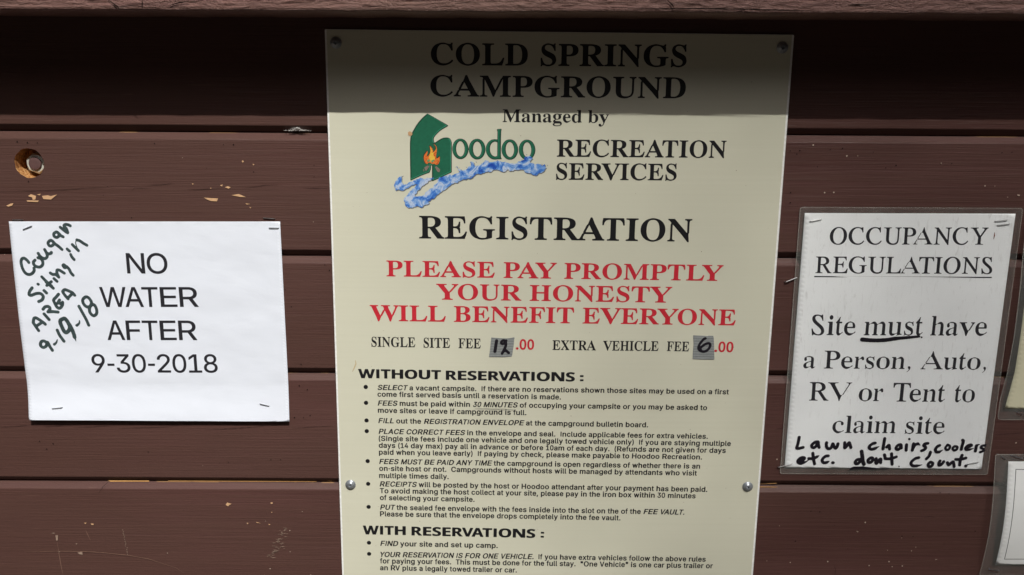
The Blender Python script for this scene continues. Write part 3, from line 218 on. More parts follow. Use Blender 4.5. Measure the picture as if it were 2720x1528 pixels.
  'C': (722, '373 -25 325 -18 284 -6 241 11 202 31 165 56 141 78 117 104 96 135 66 195 51 243 42 304 42 373 45 403 59 463 69 491 81 517 104 556 133 592 151 609 178 632 210 652 275 678 342 697 403 701 451 693 571 657 601 657 610 659 619 667 635 698 647 701 669 700 674 695 676 687 673 649 663 634 669 581 676 482 675 458 669 450 645 449 633 453 601 525 574 566 547 597 527 614 500 631 454 645 428 648 384 648 355 645 328 636 304 622 280 600 258 570 243 538 229 499 218 446 212 369 213 284 220 229 231 184 242 155 262 118 286 90 320 65 362 49 399 46 461 47 487 51 516 61 565 86 600 112 619 130 647 166 657 167 665 163 690 134 685 121 645 77 614 51 580 30 563 25 513 0 458 -17 416 -24'),
  'D': (722, '43 -9 35 -6 31 -1 32 31 39 35 74 40 91 47 99 58 104 78 106 108 106 562 103 599 94 624 87 631 75 637 26 645 22 654 22 675 25 682 40 686 315 686 397 679 460 665 514 646 549 627 588 597 624 554 657 492 674 430 682 352 679 276 667 212 647 156 625 117 594 80 552 47 498 22 443 5 379 -6 316 -9|288 47 352 47 379 50 414 63 443 83 471 116 485 143 502 191 511 237 518 336 516 394 507 463 489 526 470 562 446 591 425 609 405 620 369 631 342 634 280 632 267 625 260 605 258 574 258 102 260 74 265 58 273 51'),
  'E': (667, '34 -9 26 -6 22 0 22 24 24 31 32 35 68 38 88 44 99 54 106 76 110 113 110 328 114 340 114 353 110 369 110 555 104 605 97 623 87 633 67 639 34 643 28 646 25 655 27 682 44 686 566 686 581 683 585 676 586 642 596 610 601 552 603 477 601 470 593 466 573 466 562 470 549 530 538 557 514 589 482 610 440 623 384 629 287 628 275 626 269 620 265 605 263 581 263 382 266 376 324 377 345 382 361 390 380 406 396 433 407 463 418 517 427 522 446 522 456 520 460 515 456 392 452 371 443 352 443 340 452 324 457 296 460 179 457 170 449 166 428 166 418 171 402 252 388 282 370 301 355 310 331 317 302 320 266 320 263 314 263 99 269 65 274 58 285 54 307 52 384 52 430 56 466 64 496 77 513 87 548 118 575 156 605 218 617 222 641 221 647 217 649 210 637 156 618 82 599 40 589 -4 572 -9'),
  'F': (611, '37 -9 28 -6 24 -1 26 31 32 35 68 41 88 50 99 62 105 82 109 121 109 330 113 342 113 355 109 371 109 561 103 605 95 621 84 630 25 645 22 654 22 675 24 682 41 686 558 686 573 683 576 676 577 644 587 613 592 570 595 477 592 470 584 466 564 466 552 471 540 526 522 569 504 591 475 612 436 624 382 630 282 629 270 627 265 620 262 593 262 384 265 378 320 379 344 385 359 394 377 411 393 439 414 520 424 524 443 524 453 521 457 514 453 397 449 374 440 354 440 342 450 323 454 294 457 221 457 177 454 170 445 166 429 166 414 171 403 231 394 261 377 290 361 305 343 315 316 321 268 322 262 318 262 116 266 81 270 65 279 52 294 44 366 33 371 24 371 2 368 -5 353 -9'),
  'G': (778, '394 -24 352 -19 304 -8 219 23 188 41 150 71 128 92 98 132 71 183 59 217 49 256 43 303 45 397 53 439 67 484 97 542 138 595 185 636 238 664 329 694 370 700 403 701 462 693 578 659 609 658 623 665 644 698 656 701 678 700 685 695 686 687 683 649 673 635 681 567 686 478 686 457 679 449 655 448 642 452 621 504 603 537 567 584 547 603 505 632 459 645 435 648 392 648 361 645 334 636 311 622 287 602 266 575 248 540 235 502 225 460 216 367 216 308 225 223 244 157 267 111 286 86 307 66 342 43 370 33 396 30 475 32 497 38 512 46 520 55 527 69 531 84 532 108 532 187 531 213 526 233 518 246 507 253 436 264 433 271 432 291 437 301 451 304 749 304 761 302 767 295 767 271 763 264 708 254 698 248 693 237 687 210 687 83 685 44 681 37 625 14 536 -9 457 -22'),
  'H': (778, '36 -9 28 -6 24 0 24 25 26 32 34 36 71 41 90 48 101 60 107 82 110 116 110 326 113 339 114 360 110 375 110 565 106 601 98 620 87 630 72 636 34 643 27 646 25 652 25 673 28 683 42 686 332 686 349 682 351 675 351 654 348 645 286 632 276 626 270 614 264 568 264 389 266 384 271 382 509 383 515 385 516 563 510 617 503 627 492 633 433 645 429 652 429 674 434 683 447 686 736 686 752 682 755 672 755 652 752 646 691 630 681 621 675 604 671 569 671 375 667 359 667 339 671 326 671 114 674 80 680 62 693 47 710 40 744 36 752 32 755 25 755 4 751 -6 736 -10 447 -9 434 -6 429 3 429 25 432 32 441 36 479 41 495 47 504 55 512 76 516 124 515 316 509 318 271 318 266 317 264 312 264 116 268 77 275 57 286 47 304 40 339 36 348 32 351 23 349 -4 344 -8 333 -9'),
  'I': (389, '34 -9 25 -6 21 -1 23 31 30 35 72 43 96 54 106 67 112 95 113 577 111 606 102 627 94 632 76 638 25 645 21 652 22 679 27 685 39 686 346 686 359 685 365 675 365 653 362 646 354 642 314 638 292 632 282 623 276 606 273 576 273 112 276 77 285 57 295 50 311 44 363 33 367 25 366 -2 361 -8 349 -9'),
  'L': (667, '38 -9 29 -6 25 0 25 25 27 32 36 36 73 40 91 47 102 57 110 81 113 117 113 566 109 601 100 623 91 631 78 636 30 645 26 653 27 679 33 685 44 686 354 686 367 685 374 675 374 652 370 645 360 642 313 638 296 633 283 624 275 602 272 565 272 118 277 70 282 61 288 56 321 52 429 54 464 59 496 70 532 91 566 124 591 163 624 235 636 239 658 238 665 235 668 229 664 201 643 107 632 68 618 38 610 -2 604 -8 592 -9'),
  'M': (944, '34 -9 26 -6 22 -1 24 31 30 35 61 40 78 49 91 66 97 91 99 116 99 573 102 581 112 586 113 590 105 617 94 630 71 638 34 642 25 646 23 653 23 674 26 683 40 686 245 686 261 682 303 587 312 576 458 237 466 224 470 226 477 241 626 589 633 598 649 604 684 682 699 686 900 686 917 682 919 673 917 647 910 643 870 634 851 623 843 614 838 602 837 573 837 109 841 75 849 52 857 45 876 39 908 35 915 32 918 25 918 3 914 -6 900 -9 617 -9 606 -8 601 -2 600 25 602 32 610 36 651 42 666 48 677 61 683 88 685 113 684 572 678 563 527 211 522 205 507 199 440 3 434 -6 421 -9 400 -8 391 1 321 201 311 216 167 550 162 557 161 92 167 61 177 48 195 39 228 36 237 32 240 25 240 0 235 -7 223 -9'),
  'N': (722, '599 -25 585 -18 434 185 175 498 164 508 161 507 159 502 160 90 165 66 177 47 192 40 223 35 230 32 233 25 232 -1 227 -7 215 -9 44 -9 30 -5 27 2 27 23 30 32 78 44 88 54 94 71 99 112 99 516 101 524 112 529 114 535 114 569 111 576 60 634 34 643 28 648 27 675 31 683 45 686 200 686 215 683 565 262 568 263 570 268 568 591 563 615 553 630 541 636 505 643 499 646 496 653 497 678 502 684 514 686 685 686 699 682 702 673 700 647 692 643 662 638 647 630 639 618 633 590 630 564 630 254 628 246 617 241 615 235 615 194 632 -14 630 -20 625 -24'),
  'O': (778, '373 -25 315 -15 230 15 176 48 131 90 107 120 87 153 62 210 51 251 43 294 42 371 48 412 57 454 76 503 97 542 118 571 155 611 192 640 236 664 330 695 369 701 404 702 464 693 550 663 595 637 645 593 671 562 688 536 717 474 735 400 739 323 733 264 714 196 682 132 657 99 633 73 592 40 544 13 449 -18 412 -24|367 29 411 29 432 31 451 37 484 55 508 79 535 123 555 182 564 227 571 310 571 374 563 451 552 501 537 543 518 577 488 613 448 639 409 648 368 648 332 642 296 623 274 602 254 574 233 525 215 448 210 397 209 305 213 250 226 181 240 140 258 106 281 75 296 61 317 46 336 36'),
  'P': (611, '36 -9 28 -6 23 0 23 25 26 32 34 36 70 41 88 48 99 60 105 82 108 116 108 303 112 315 112 329 108 344 108 565 103 603 95 622 85 631 70 637 35 642 27 646 24 655 27 682 43 686 320 686 378 683 426 677 466 667 513 646 531 635 558 610 575 586 591 550 597 520 598 477 593 444 578 403 564 381 545 360 521 342 484 323 453 311 381 298 265 295 260 292 260 116 265 73 272 55 283 46 300 40 334 36 343 32 346 23 345 2 343 -5 328 -9|263 352 340 353 375 361 404 381 414 394 423 414 431 445 434 481 433 517 428 553 423 570 408 599 398 610 378 623 347 630 287 630 270 627 264 619 260 590 260 358'),
  'R': (722, '37 -9 29 -6 24 0 24 25 27 32 35 36 73 41 92 48 103 60 110 82 113 116 113 313 117 335 113 351 113 566 108 604 98 623 89 631 73 637 36 642 28 646 25 655 28 682 45 686 336 686 398 682 458 673 504 662 555 641 583 623 601 606 618 583 627 563 634 538 638 513 638 487 628 436 610 404 579 371 547 352 487 329 484 325 673 61 694 41 725 35 732 31 734 4 731 -5 715 -9 547 -9 533 -6 320 302 313 305 278 306 273 304 272 299 272 116 276 76 284 56 294 47 312 40 349 36 358 32 361 23 359 -4 353 -8 343 -9|275 358 344 358 393 366 426 383 441 396 453 413 466 449 470 476 471 521 467 544 450 588 430 609 415 619 397 626 366 630 298 629 286 626 278 620 274 603 272 576 272 364'),
  'S': (556, '74 -25 64 -21 62 -12 63 17 74 31 67 95 63 177 62 233 68 243 92 244 104 240 130 147 152 100 171 75 185 61 205 47 222 39 256 33 307 33 331 36 347 43 366 56 385 78 394 98 400 128 399 151 394 170 382 192 370 206 336 231 231 286 188 313 143 351 115 387 102 414 94 436 83 479 80 506 82 540 86 563 105 609 125 637 151 660 214 692 234 698 262 702 290 701 326 694 405 671 434 671 444 675 452 695 457 700 477 702 490 700 495 692 494 664 491 656 484 648 490 594 495 503 495 474 490 466 469 465 457 469 436 532 409 581 394 602 370 624 352 637 330 647 309 650 262 650 242 647 225 640 206 626 191 605 182 583 180 556 184 533 191 518 206 499 223 484 256 462 355 412 414 378 446 352 477 315 490 291 498 269 513 197 513 166 508 137 500 110 487 82 463 50 435 25 379 -2 341 -16 291 -24 258 -23 231 -18 156 7 122 8 112 4 100 -22 91 -25'),
  'T': (667, '173 -9 164 -6 160 0 160 25 162 32 173 36 209 39 230 47 244 62 250 84 252 108 252 630 246 634 184 631 153 622 128 607 100 579 84 552 73 522 62 468 50 463 27 464 20 467 18 473 19 545 23 604 28 632 35 650 37 681 43 685 54 686 611 686 625 683 629 676 630 649 639 624 645 569 647 473 645 466 638 463 616 462 604 467 593 525 582 554 564 582 537 608 515 620 476 631 415 633 409 629 409 111 411 83 419 58 430 46 451 40 490 36 500 33 504 24 502 -4 496 -8 486 -9'),
  'U': (722, '349 -28 322 -26 280 -18 238 -4 205 12 173 35 157 51 139 78 129 99 115 140 106 206 106 566 103 599 96 618 85 630 69 636 32 643 25 646 22 654 24 680 29 685 41 686 327 686 337 685 343 681 345 654 341 645 277 631 267 621 261 602 259 567 259 205 262 161 268 134 279 101 297 76 313 62 331 52 353 46 421 44 471 51 496 61 519 78 534 93 549 117 566 165 571 202 572 587 565 614 555 628 535 637 503 643 496 646 494 654 495 679 499 684 510 686 678 686 690 684 696 676 694 648 689 643 662 635 648 625 640 609 636 589 633 564 633 225 623 155 616 127 604 98 590 72 565 43 548 29 531 23 501 5 469 -9 427 -21 390 -27'),
  'V': (722, '363 -28 351 -24 345 -13 262 194 249 213 68 575 46 612 33 627 18 635 -14 643 -21 647 -23 676 -16 685 -2 686 327 686 344 682 347 675 347 654 343 645 331 642 286 639 262 633 250 622 250 601 268 557 417 247 427 227 431 224 437 230 580 551 597 603 596 621 586 633 570 638 529 643 521 646 518 654 520 680 526 685 537 686 725 686 739 685 745 679 744 647 737 643 716 640 702 631 677 599 501 212 497 207 482 203 478 198 400 -18 391 -27'),
  'W': (1000, '279 -25 269 -22 263 -12 196 214 184 232 45 596 34 618 23 633 9 639 -16 643 -22 647 -25 673 -22 682 -5 686 262 686 280 682 283 673 281 647 273 643 242 639 226 633 220 620 221 598 242 533 352 245 356 241 362 247 455 460 460 466 477 473 495 523 471 593 458 621 449 630 440 634 385 645 382 652 381 674 386 683 401 686 692 686 710 682 712 655 709 646 702 643 671 640 652 634 642 625 640 610 685 474 695 459 772 260 776 263 882 550 895 595 895 619 888 631 874 638 844 643 837 647 834 655 836 680 842 685 854 686 1003 686 1017 683 1021 675 1020 649 992 631 974 606 953 558 840 249 835 241 819 237 816 233 746 -7 740 -21 728 -25 705 -25 696 -22 691 -13 613 233 603 248 527 442 522 447 423 227 418 222 404 219 400 213 318 -17 307 -24'),
  'X': (722, '31 -9 23 -6 18 0 18 25 21 32 62 43 95 66 136 114 259 275 265 280 281 284 299 309 229 416 92 610 62 636 30 643 24 647 22 673 25 682 42 686 348 686 361 683 366 674 366 652 362 645 352 642 319 641 298 637 285 628 282 616 293 592 392 446 401 441 409 446 495 566 510 588 518 608 519 624 511 635 496 640 469 643 463 647 460 674 464 683 480 686 684 686 699 683 703 673 702 652 700 646 693 643 663 640 646 635 629 625 608 608 578 576 467 427 461 422 445 418 429 394 491 297 646 69 675 42 704 35 710 31 712 4 709 -5 693 -10 393 -9 379 -6 375 3 375 26 378 33 388 36 421 38 439 42 451 50 455 63 447 87 435 108 335 257 328 261 320 258 207 107 193 77 192 57 201 44 213 39 245 36 254 31 256 3 252 -6 238 -9'),
  'Y': (722, '191 -9 182 -6 177 0 177 25 180 32 188 35 224 39 246 45 259 52 267 65 275 106 274 264 243 321 230 335 54 608 42 622 30 630 11 637 -15 642 -20 647 -22 673 -20 681 -13 685 -1 686 321 686 338 683 342 672 341 651 338 644 326 641 295 640 270 635 257 627 255 617 263 595 287 554 408 354 417 347 425 352 564 549 588 593 591 615 587 624 580 631 563 638 527 641 516 646 514 673 517 682 534 686 725 686 740 683 745 675 743 646 711 631 682 602 490 334 484 329 465 324 451 300 453 106 460 65 469 52 483 44 548 33 552 24 550 -4 544 -8 532 -9'),
  'a': (500, '364 -20 337 -14 321 -4 307 14 299 43 293 46 275 44 227 8 195 -7 155 -17 117 -17 96 -11 77 1 55 25 39 51 30 86 30 104 35 135 43 153 55 172 74 191 97 209 146 236 193 256 208 259 289 286 293 291 292 370 288 394 280 410 269 422 252 430 203 433 167 428 156 422 151 414 150 404 166 372 173 344 169 318 156 298 138 284 114 278 95 279 75 288 59 305 52 319 48 342 48 370 53 390 65 412 97 441 148 462 189 475 232 479 271 477 311 470 350 454 377 438 401 410 414 382 423 337 423 280 419 261 423 248 423 62 428 58 449 58 469 67 474 64 478 53 464 29 430 -2 398 -16|197 57 226 57 250 60 270 72 292 95 293 239 291 245 280 245 261 240 223 223 197 203 178 177 171 160 167 144 165 123 166 101 177 70 185 62'),
  'n': (556, '35 -5 27 1 28 26 34 30 54 33 64 40 71 56 75 77 76 384 69 411 63 422 54 428 34 432 28 436 29 464 39 467 200 467 205 461 209 408 213 404 232 411 253 432 286 459 308 469 329 476 358 479 382 477 404 471 432 453 449 434 472 400 480 374 486 314 486 70 491 48 496 39 505 34 525 30 530 26 529 -2 519 -5 318 -5 306 -1 307 27 312 30 329 32 338 37 344 47 350 67 351 334 347 368 337 388 323 396 294 398 254 391 245 387 223 367 209 344 210 68 215 46 220 38 228 33 248 30 252 26 252 -2 242 -5'),
  'g': (500, '196 -213 161 -209 125 -201 101 -192 65 -175 37 -152 24 -127 24 -95 34 -74 62 -51 101 -36 69 -10 51 16 45 40 49 89 67 114 89 133 132 157 151 164 98 192 79 208 55 240 43 273 38 308 39 339 47 370 56 388 69 407 104 439 160 463 194 474 222 478 262 478 302 472 344 459 474 458 479 451 479 396 471 393 424 392 419 390 431 367 440 343 445 295 441 266 434 246 423 224 407 205 379 181 319 156 282 148 215 149 186 144 165 130 158 119 154 105 160 90 175 82 193 80 298 78 350 73 398 62 430 46 456 22 471 -9 476 -42 484 -53 485 -70 478 -105 463 -131 440 -155 414 -172 377 -187 338 -200 286 -210 248 -213|206 -165 299 -164 335 -159 361 -151 383 -139 398 -122 404 -96 401 -80 395 -70 383 -64 346 -57 142 -58 126 -71 114 -93 112 -110 117 -126 129 -139 150 -153 175 -161|231 191 266 193 285 202 297 221 307 257 311 293 311 335 300 396 302 406 291 425 270 434 230 435 216 433 204 427 187 407 175 370 172 338 172 289 176 254 183 231 189 216 201 201 215 194'),
  'e': (444, '213 -20 177 -13 148 1 111 28 74 70 51 111 40 142 31 189 29 244 34 255 36 277 33 291 48 345 65 381 91 416 122 442 139 449 169 466 198 476 229 479 259 476 291 466 321 449 338 443 363 420 384 390 399 353 404 334 411 286 405 277 405 246 398 241 166 239 165 215 170 182 185 130 197 108 210 93 236 77 258 71 306 70 333 77 365 99 394 132 402 129 420 108 408 87 386 62 371 55 344 28 309 4 285 -8 263 -16 243 -19|167 292 296 293 297 322 293 369 285 405 271 426 255 434 228 435 207 431 192 418 181 400 170 368 164 325 164 296'),
  'd': (556, '201 -20 183 -18 157 -9 121 15 77 56 62 78 48 109 33 168 30 236 39 311 50 344 69 383 92 414 147 458 188 475 220 479 255 474 290 457 325 425 343 424 344 598 342 613 335 630 325 638 310 644 278 649 276 655 277 678 288 682 473 682 478 676 483 630 483 420 481 409 483 382 484 85 486 71 491 61 505 52 530 44 531 16 524 11 438 2 339 -20 334 -16 333 -11 348 25 346 47 341 51 328 39 315 34 288 7 267 -7 237 -18|237 49 275 50 301 62 315 65 332 86 344 115 344 359 339 375 328 391 309 405 293 410 237 410 224 406 208 395 198 381 188 360 175 301 171 261 171 194 179 128 189 95 202 69 217 56'),
  'b': (556, '63 -22 56 -19 55 -14 60 39 65 53 67 407 65 418 65 588 62 614 56 632 47 641 15 650 13 676 17 681 24 682 194 682 201 676 205 637 206 423 211 421 226 423 253 447 277 463 300 473 326 478 357 478 380 474 407 464 428 450 469 416 486 397 499 376 513 345 522 307 527 273 527 221 522 179 513 145 500 112 473 68 452 45 425 23 375 -3 346 -14 320 -19 293 -20 273 -18 243 -9 201 14 185 18 163 35 155 36 80 -20|266 28 298 28 315 31 334 40 349 54 365 84 376 125 384 192 383 290 378 326 367 359 356 380 343 396 322 407 300 410 251 408 233 400 218 386 210 371 205 355 205 108 208 76 219 50 244 33'),
  'y': (500, '72 -213 47 -206 26 -193 11 -177 -8 -146 -10 -114 -4 -92 4 -79 20 -64 40 -55 64 -53 85 -57 100 -66 114 -82 119 -96 120 -130 122 -137 134 -140 153 -139 173 -124 198 -92 218 -51 231 -6 160 170 153 180 59 383 32 424 1 434 1 463 13 467 248 467 258 465 261 459 259 434 253 431 215 425 209 415 210 403 302 189 307 184 313 191 386 363 398 403 397 417 390 425 349 434 348 463 360 467 495 466 500 460 499 436 472 419 456 393 365 179 349 168 287 -10 257 -78 232 -125 215 -148 199 -155 175 -182 154 -197 135 -206 112 -212'),
 },
 'wide': {
  'W': (969.7086915756228, '195 -8 181 -5 175 2 2 708 3 720 24 725 157 726 174 724 181 719 285 266 395 709 401 722 421 725 549 725 565 724 572 719 687 266 789 719 797 724 813 726 947 725 968 720 970 715 967 702 792 -3 771 -8 616 -8 600 -7 592 -2 485 426 378 -2 371 -7 356 -8'),
  'I': (330, '70 0 70 716 260 716 260 0'),
  'T': (580.6218648193133, '219 -8 203 -5 199 4 199 578 193 582 35 582 15 586 12 595 13 718 20 723 37 726 545 726 565 722 570 712 570 594 567 586 547 582 389 582 383 578 382 -1 375 -6 359 -8'),
  'H': (767.1428253571713, '72 -8 55 -5 50 4 50 711 53 720 76 725 225 726 244 724 252 719 254 451 256 445 507 444 512 446 514 450 515 719 524 724 541 725 692 725 715 721 718 711 718 6 716 -3 692 -8 542 -8 524 -7 515 -2 512 299 261 300 255 299 254 294 253 -1 245 -6 228 -8'),
  'O': (798.2296521134807, '376 -18 322 -13 282 -6 244 5 211 19 155 54 127 80 99 113 81 143 64 178 42 254 33 340 33 383 38 442 56 521 85 585 126 638 175 679 205 697 237 711 304 728 382 736 422 736 478 731 557 713 612 687 640 668 668 644 692 617 711 590 729 556 742 522 760 448 767 377 761 279 743 198 718 141 683 91 642 52 598 24 534 -2 498 -10 450 -16|395 127 431 129 467 140 494 155 514 175 536 210 548 243 559 290 563 335 563 386 556 445 544 490 523 532 500 559 471 578 441 588 401 592 360 588 328 577 297 556 278 534 263 507 246 458 238 412 235 360 237 317 246 262 262 215 279 185 296 164 326 143 357 131'),
  'U': (758.1176104117974, '356 -18 306 -14 255 -5 210 9 168 30 138 51 111 76 87 108 67 147 54 189 47 243 49 718 56 723 75 726 224 725 241 723 248 718 250 281 256 217 269 180 280 164 295 151 330 133 380 126 428 133 449 141 466 152 489 181 503 221 509 264 510 718 518 723 535 725 685 725 705 723 710 719 712 712 712 250 705 192 687 138 669 105 643 73 609 43 565 18 522 1 470 -11 415 -17'),
  'R': (661.8487548277172, '71 -8 55 -5 50 4 52 719 60 724 76 725 336 723 420 710 460 697 499 677 538 644 555 622 567 598 583 543 584 474 571 424 546 382 509 345 456 308 659 8 660 -2 653 -7 636 -8 478 -8 457 -4 289 264 284 266 248 266 243 265 241 261 240 -2 233 -6 217 -8|244 408 300 409 330 414 354 423 374 441 388 469 392 504 384 538 366 561 348 571 316 580 274 583 243 582 241 414'),
  'E': (561.5686283235287, '72 -8 55 -5 50 4 51 718 59 723 77 725 502 725 525 722 529 713 529 598 528 591 524 587 503 584 260 584 253 581 254 445 483 443 505 440 510 431 510 316 506 305 485 302 254 300 253 141 254 136 259 135 502 134 524 131 529 122 528 -1 520 -6 502 -8'),
  'S': (552.543457878115, '225 -18 170 -13 114 -3 68 12 29 29 26 38 27 176 37 182 56 182 191 133 236 126 281 126 312 135 332 153 342 179 341 210 329 233 310 250 265 276 145 337 108 364 79 393 53 433 39 473 34 532 41 581 57 624 86 663 119 690 167 715 221 729 280 735 351 732 424 718 487 697 520 684 527 677 477 555 467 551 448 551 348 585 314 590 276 590 250 581 233 565 223 543 223 517 231 494 250 475 299 446 388 402 424 381 464 352 493 321 517 281 528 243 531 183 524 140 506 96 487 69 460 43 421 17 377 -1 335 -11 268 -18'),
  'V': (651.8207332773063, '249 -8 234 -5 227 5 17 662 2 719 9 724 25 726 160 725 174 724 182 719 326 233 471 719 479 724 494 725 629 725 648 722 652 717 651 711 423 0 415 -6 399 -8'),
  'A': (691.9327749789898, '20 -8 4 -4 2 6 240 720 247 726 264 728 428 728 448 725 455 712 689 12 691 -2 683 -7 668 -8 524 -8 504 -5 499 3 455 155 451 161 246 162 241 161 238 156 190 -4 169 -8|284 308 407 308 412 310 347 529 284 317'),
  'N': (815.2771863992713, '72 -8 55 -5 50 4 50 711 53 720 78 726 270 725 294 720 579 259 582 269 579 361 579 717 586 723 606 725 740 725 763 721 766 711 766 6 764 -3 738 -8 545 -8 522 -3 235 462 233 454 236 392 235 0 228 -6 211 -8'),
  ':': (380, '80 40 80 190 260 190 260 40|80 370 80 520 260 520 260 370'),
 },
 'tim': {
  'O': (722, '353 -19 318 -15 283 -8 228 11 177 40 133 77 112 100 88 133 59 188 39 253 31 316 31 346 35 387 42 424 52 457 80 518 116 569 138 593 164 616 209 646 241 662 267 671 298 678 333 682 372 682 409 678 473 662 526 636 550 621 581 595 606 569 628 541 660 484 671 457 683 417 692 354 692 313 689 280 675 213 662 177 644 139 621 101 600 75 585 59 553 32 522 13 500 3 465 -9 423 -17 398 -19|366 21 405 25 442 40 480 71 507 106 531 153 549 206 559 268 562 332 556 403 544 463 526 515 504 558 485 583 468 600 440 621 404 637 360 642 318 636 283 620 250 594 219 555 194 507 175 448 165 387 162 325 167 261 180 201 197 150 220 108 240 82 255 67 286 44 307 33 328 26'),
  'C': (667, '374 -19 332 -14 292 -5 253 8 223 22 183 46 153 70 130 92 100 128 77 163 58 200 42 244 32 280 27 319 26 363 29 396 38 438 48 471 66 510 103 567 132 598 154 617 178 634 210 652 264 672 329 682 366 682 400 678 444 670 509 653 522 656 534 675 561 675 567 671 568 658 583 480 580 471 558 469 547 472 533 517 518 552 495 584 472 606 450 620 422 632 390 638 362 639 326 635 292 624 264 608 235 584 211 557 192 528 176 492 166 461 157 415 154 360 160 300 175 238 194 189 221 142 254 102 294 69 325 52 371 37 421 34 459 38 499 51 539 75 572 107 605 150 618 150 641 132 641 127 625 100 596 61 567 33 535 11 501 -4 463 -14 419 -19'),
  'U': (722, '385 -19 350 -15 314 -7 280 5 250 20 219 41 192 66 175 86 158 113 138 163 130 216 123 534 119 595 110 615 95 628 75 634 27 641 24 646 24 658 27 666 38 668 306 668 316 667 320 663 322 646 319 641 276 635 265 631 255 624 245 607 239 583 237 550 243 271 248 188 253 161 263 132 277 107 298 83 321 65 342 54 373 43 403 40 438 40 471 45 498 56 520 71 537 89 551 114 558 140 562 174 564 266 560 495 558 543 553 577 543 606 530 623 508 634 462 641 458 648 458 664 462 667 471 668 682 669 693 667 697 663 699 648 697 641 689 639 661 637 644 630 630 615 623 593 620 522 626 225 625 185 617 122 602 75 590 52 574 33 555 16 529 1 502 -8 464 -16 432 -19'),
  'P': (556, '44 -5 38 -3 34 1 36 22 44 25 76 28 94 36 105 49 111 73 112 128 105 556 100 594 90 616 80 625 66 631 18 640 14 649 15 664 20 667 28 668 320 667 360 662 396 654 424 643 454 628 472 614 492 596 509 574 526 542 536 514 542 482 542 449 535 420 519 389 496 365 478 351 448 335 422 325 354 313 230 311 223 307 227 94 232 62 242 45 256 35 278 29 326 23 330 17 329 -1 324 -4 316 -5|254 352 292 353 322 356 348 364 370 373 388 388 402 404 410 423 416 446 416 478 408 517 396 551 381 575 368 591 340 611 312 622 288 626 248 627 234 624 226 617 220 599 219 543 222 371 225 360 229 355'),
  'N': (722, '594 -20 586 -18 580 -11 188 501 185 491 190 110 194 74 200 52 212 39 232 30 282 23 285 18 285 1 280 -4 270 -5 66 -5 53 -2 51 6 53 22 60 25 90 28 110 36 121 50 128 75 129 144 124 569 121 584 115 597 92 621 69 634 34 641 31 653 34 666 46 668 172 668 187 665 556 185 558 189 558 213 554 499 553 558 549 591 542 613 528 627 510 633 460 640 457 645 457 662 462 667 472 668 678 668 690 665 692 657 690 641 682 638 650 635 634 628 621 613 614 586 613 544 621 -11 620 -16 616 -19'),
  'Y': (722, '261 -5 255 -3 252 1 255 21 318 32 332 42 339 57 342 94 339 285 172 540 139 583 113 609 89 625 63 634 23 640 19 649 20 664 24 667 34 668 309 668 320 666 323 659 321 641 313 638 278 634 262 628 256 619 258 603 265 586 285 553 409 362 416 354 526 536 541 567 548 592 545 613 531 627 513 633 462 640 459 652 460 665 474 668 690 668 701 666 704 660 703 640 699 637 678 632 664 623 650 609 631 585 610 553 453 291 456 94 458 67 462 53 471 39 488 30 560 21 563 15 561 -1 557 -4 548 -5'),
  'R': (667, '40 -5 35 -3 32 1 33 22 40 25 71 28 87 35 98 50 105 77 106 122 98 556 94 594 84 616 74 625 62 631 17 640 13 649 14 664 26 668 320 667 359 662 397 652 432 636 458 620 490 588 503 568 514 546 523 521 529 493 530 469 527 445 520 423 510 405 491 383 473 368 451 355 401 334 399 329 531 128 563 82 593 49 608 37 626 28 653 23 655 16 654 -1 642 -5 512 -5 501 -3 291 317 286 319 215 322 212 321 211 316 213 150 215 96 219 67 228 46 243 33 260 27 303 22 306 16 305 -1 301 -4 292 -5|240 363 294 364 322 368 350 377 370 389 385 402 398 420 406 439 410 460 409 492 403 519 390 553 378 572 363 588 338 606 316 616 272 624 237 624 218 619 210 606 207 583 209 370 213 366'),
  'E': (611, '41 -5 35 -3 32 1 34 22 42 25 73 28 90 35 101 50 107 76 108 113 101 551 96 593 86 616 75 625 63 631 17 640 13 649 14 664 28 668 507 669 519 666 523 656 534 524 533 517 525 514 512 514 503 517 486 563 474 585 456 603 432 615 407 620 373 623 244 623 225 620 216 612 212 588 215 378 295 377 331 380 354 387 372 397 384 413 392 433 397 468 406 470 422 470 428 466 429 460 429 235 426 227 408 225 397 228 386 273 377 297 366 314 351 325 336 329 299 332 221 332 216 330 221 80 224 64 233 52 245 45 266 41 383 41 422 45 449 51 487 67 515 88 542 126 564 185 574 188 592 188 598 185 599 180 582 -1 568 -6'),
  'G': (722, '388 -19 349 -15 309 -8 260 7 224 22 179 47 149 69 113 102 88 131 66 164 44 206 31 241 19 286 14 325 13 369 18 413 27 454 39 487 59 528 80 560 104 589 128 612 156 633 188 651 215 662 250 673 291 680 358 682 389 679 431 671 516 642 543 636 554 638 562 643 579 673 589 675 603 674 608 669 611 647 622 470 618 462 600 461 590 464 568 509 545 544 516 575 482 602 454 617 421 630 399 635 358 639 318 637 290 631 264 620 236 603 216 585 190 551 172 519 160 488 151 452 145 416 142 381 142 341 145 307 152 267 163 228 178 189 209 135 230 108 248 90 274 68 299 52 320 42 353 30 386 24 418 22 461 26 485 35 506 48 519 61 527 77 528 109 525 218 522 255 519 269 510 282 498 291 427 302 424 309 424 322 426 327 438 329 695 329 705 328 709 324 710 308 708 302 676 298 660 294 647 284 641 271 638 246 638 206 645 55 642 46 587 15 535 -4 464 -17'),
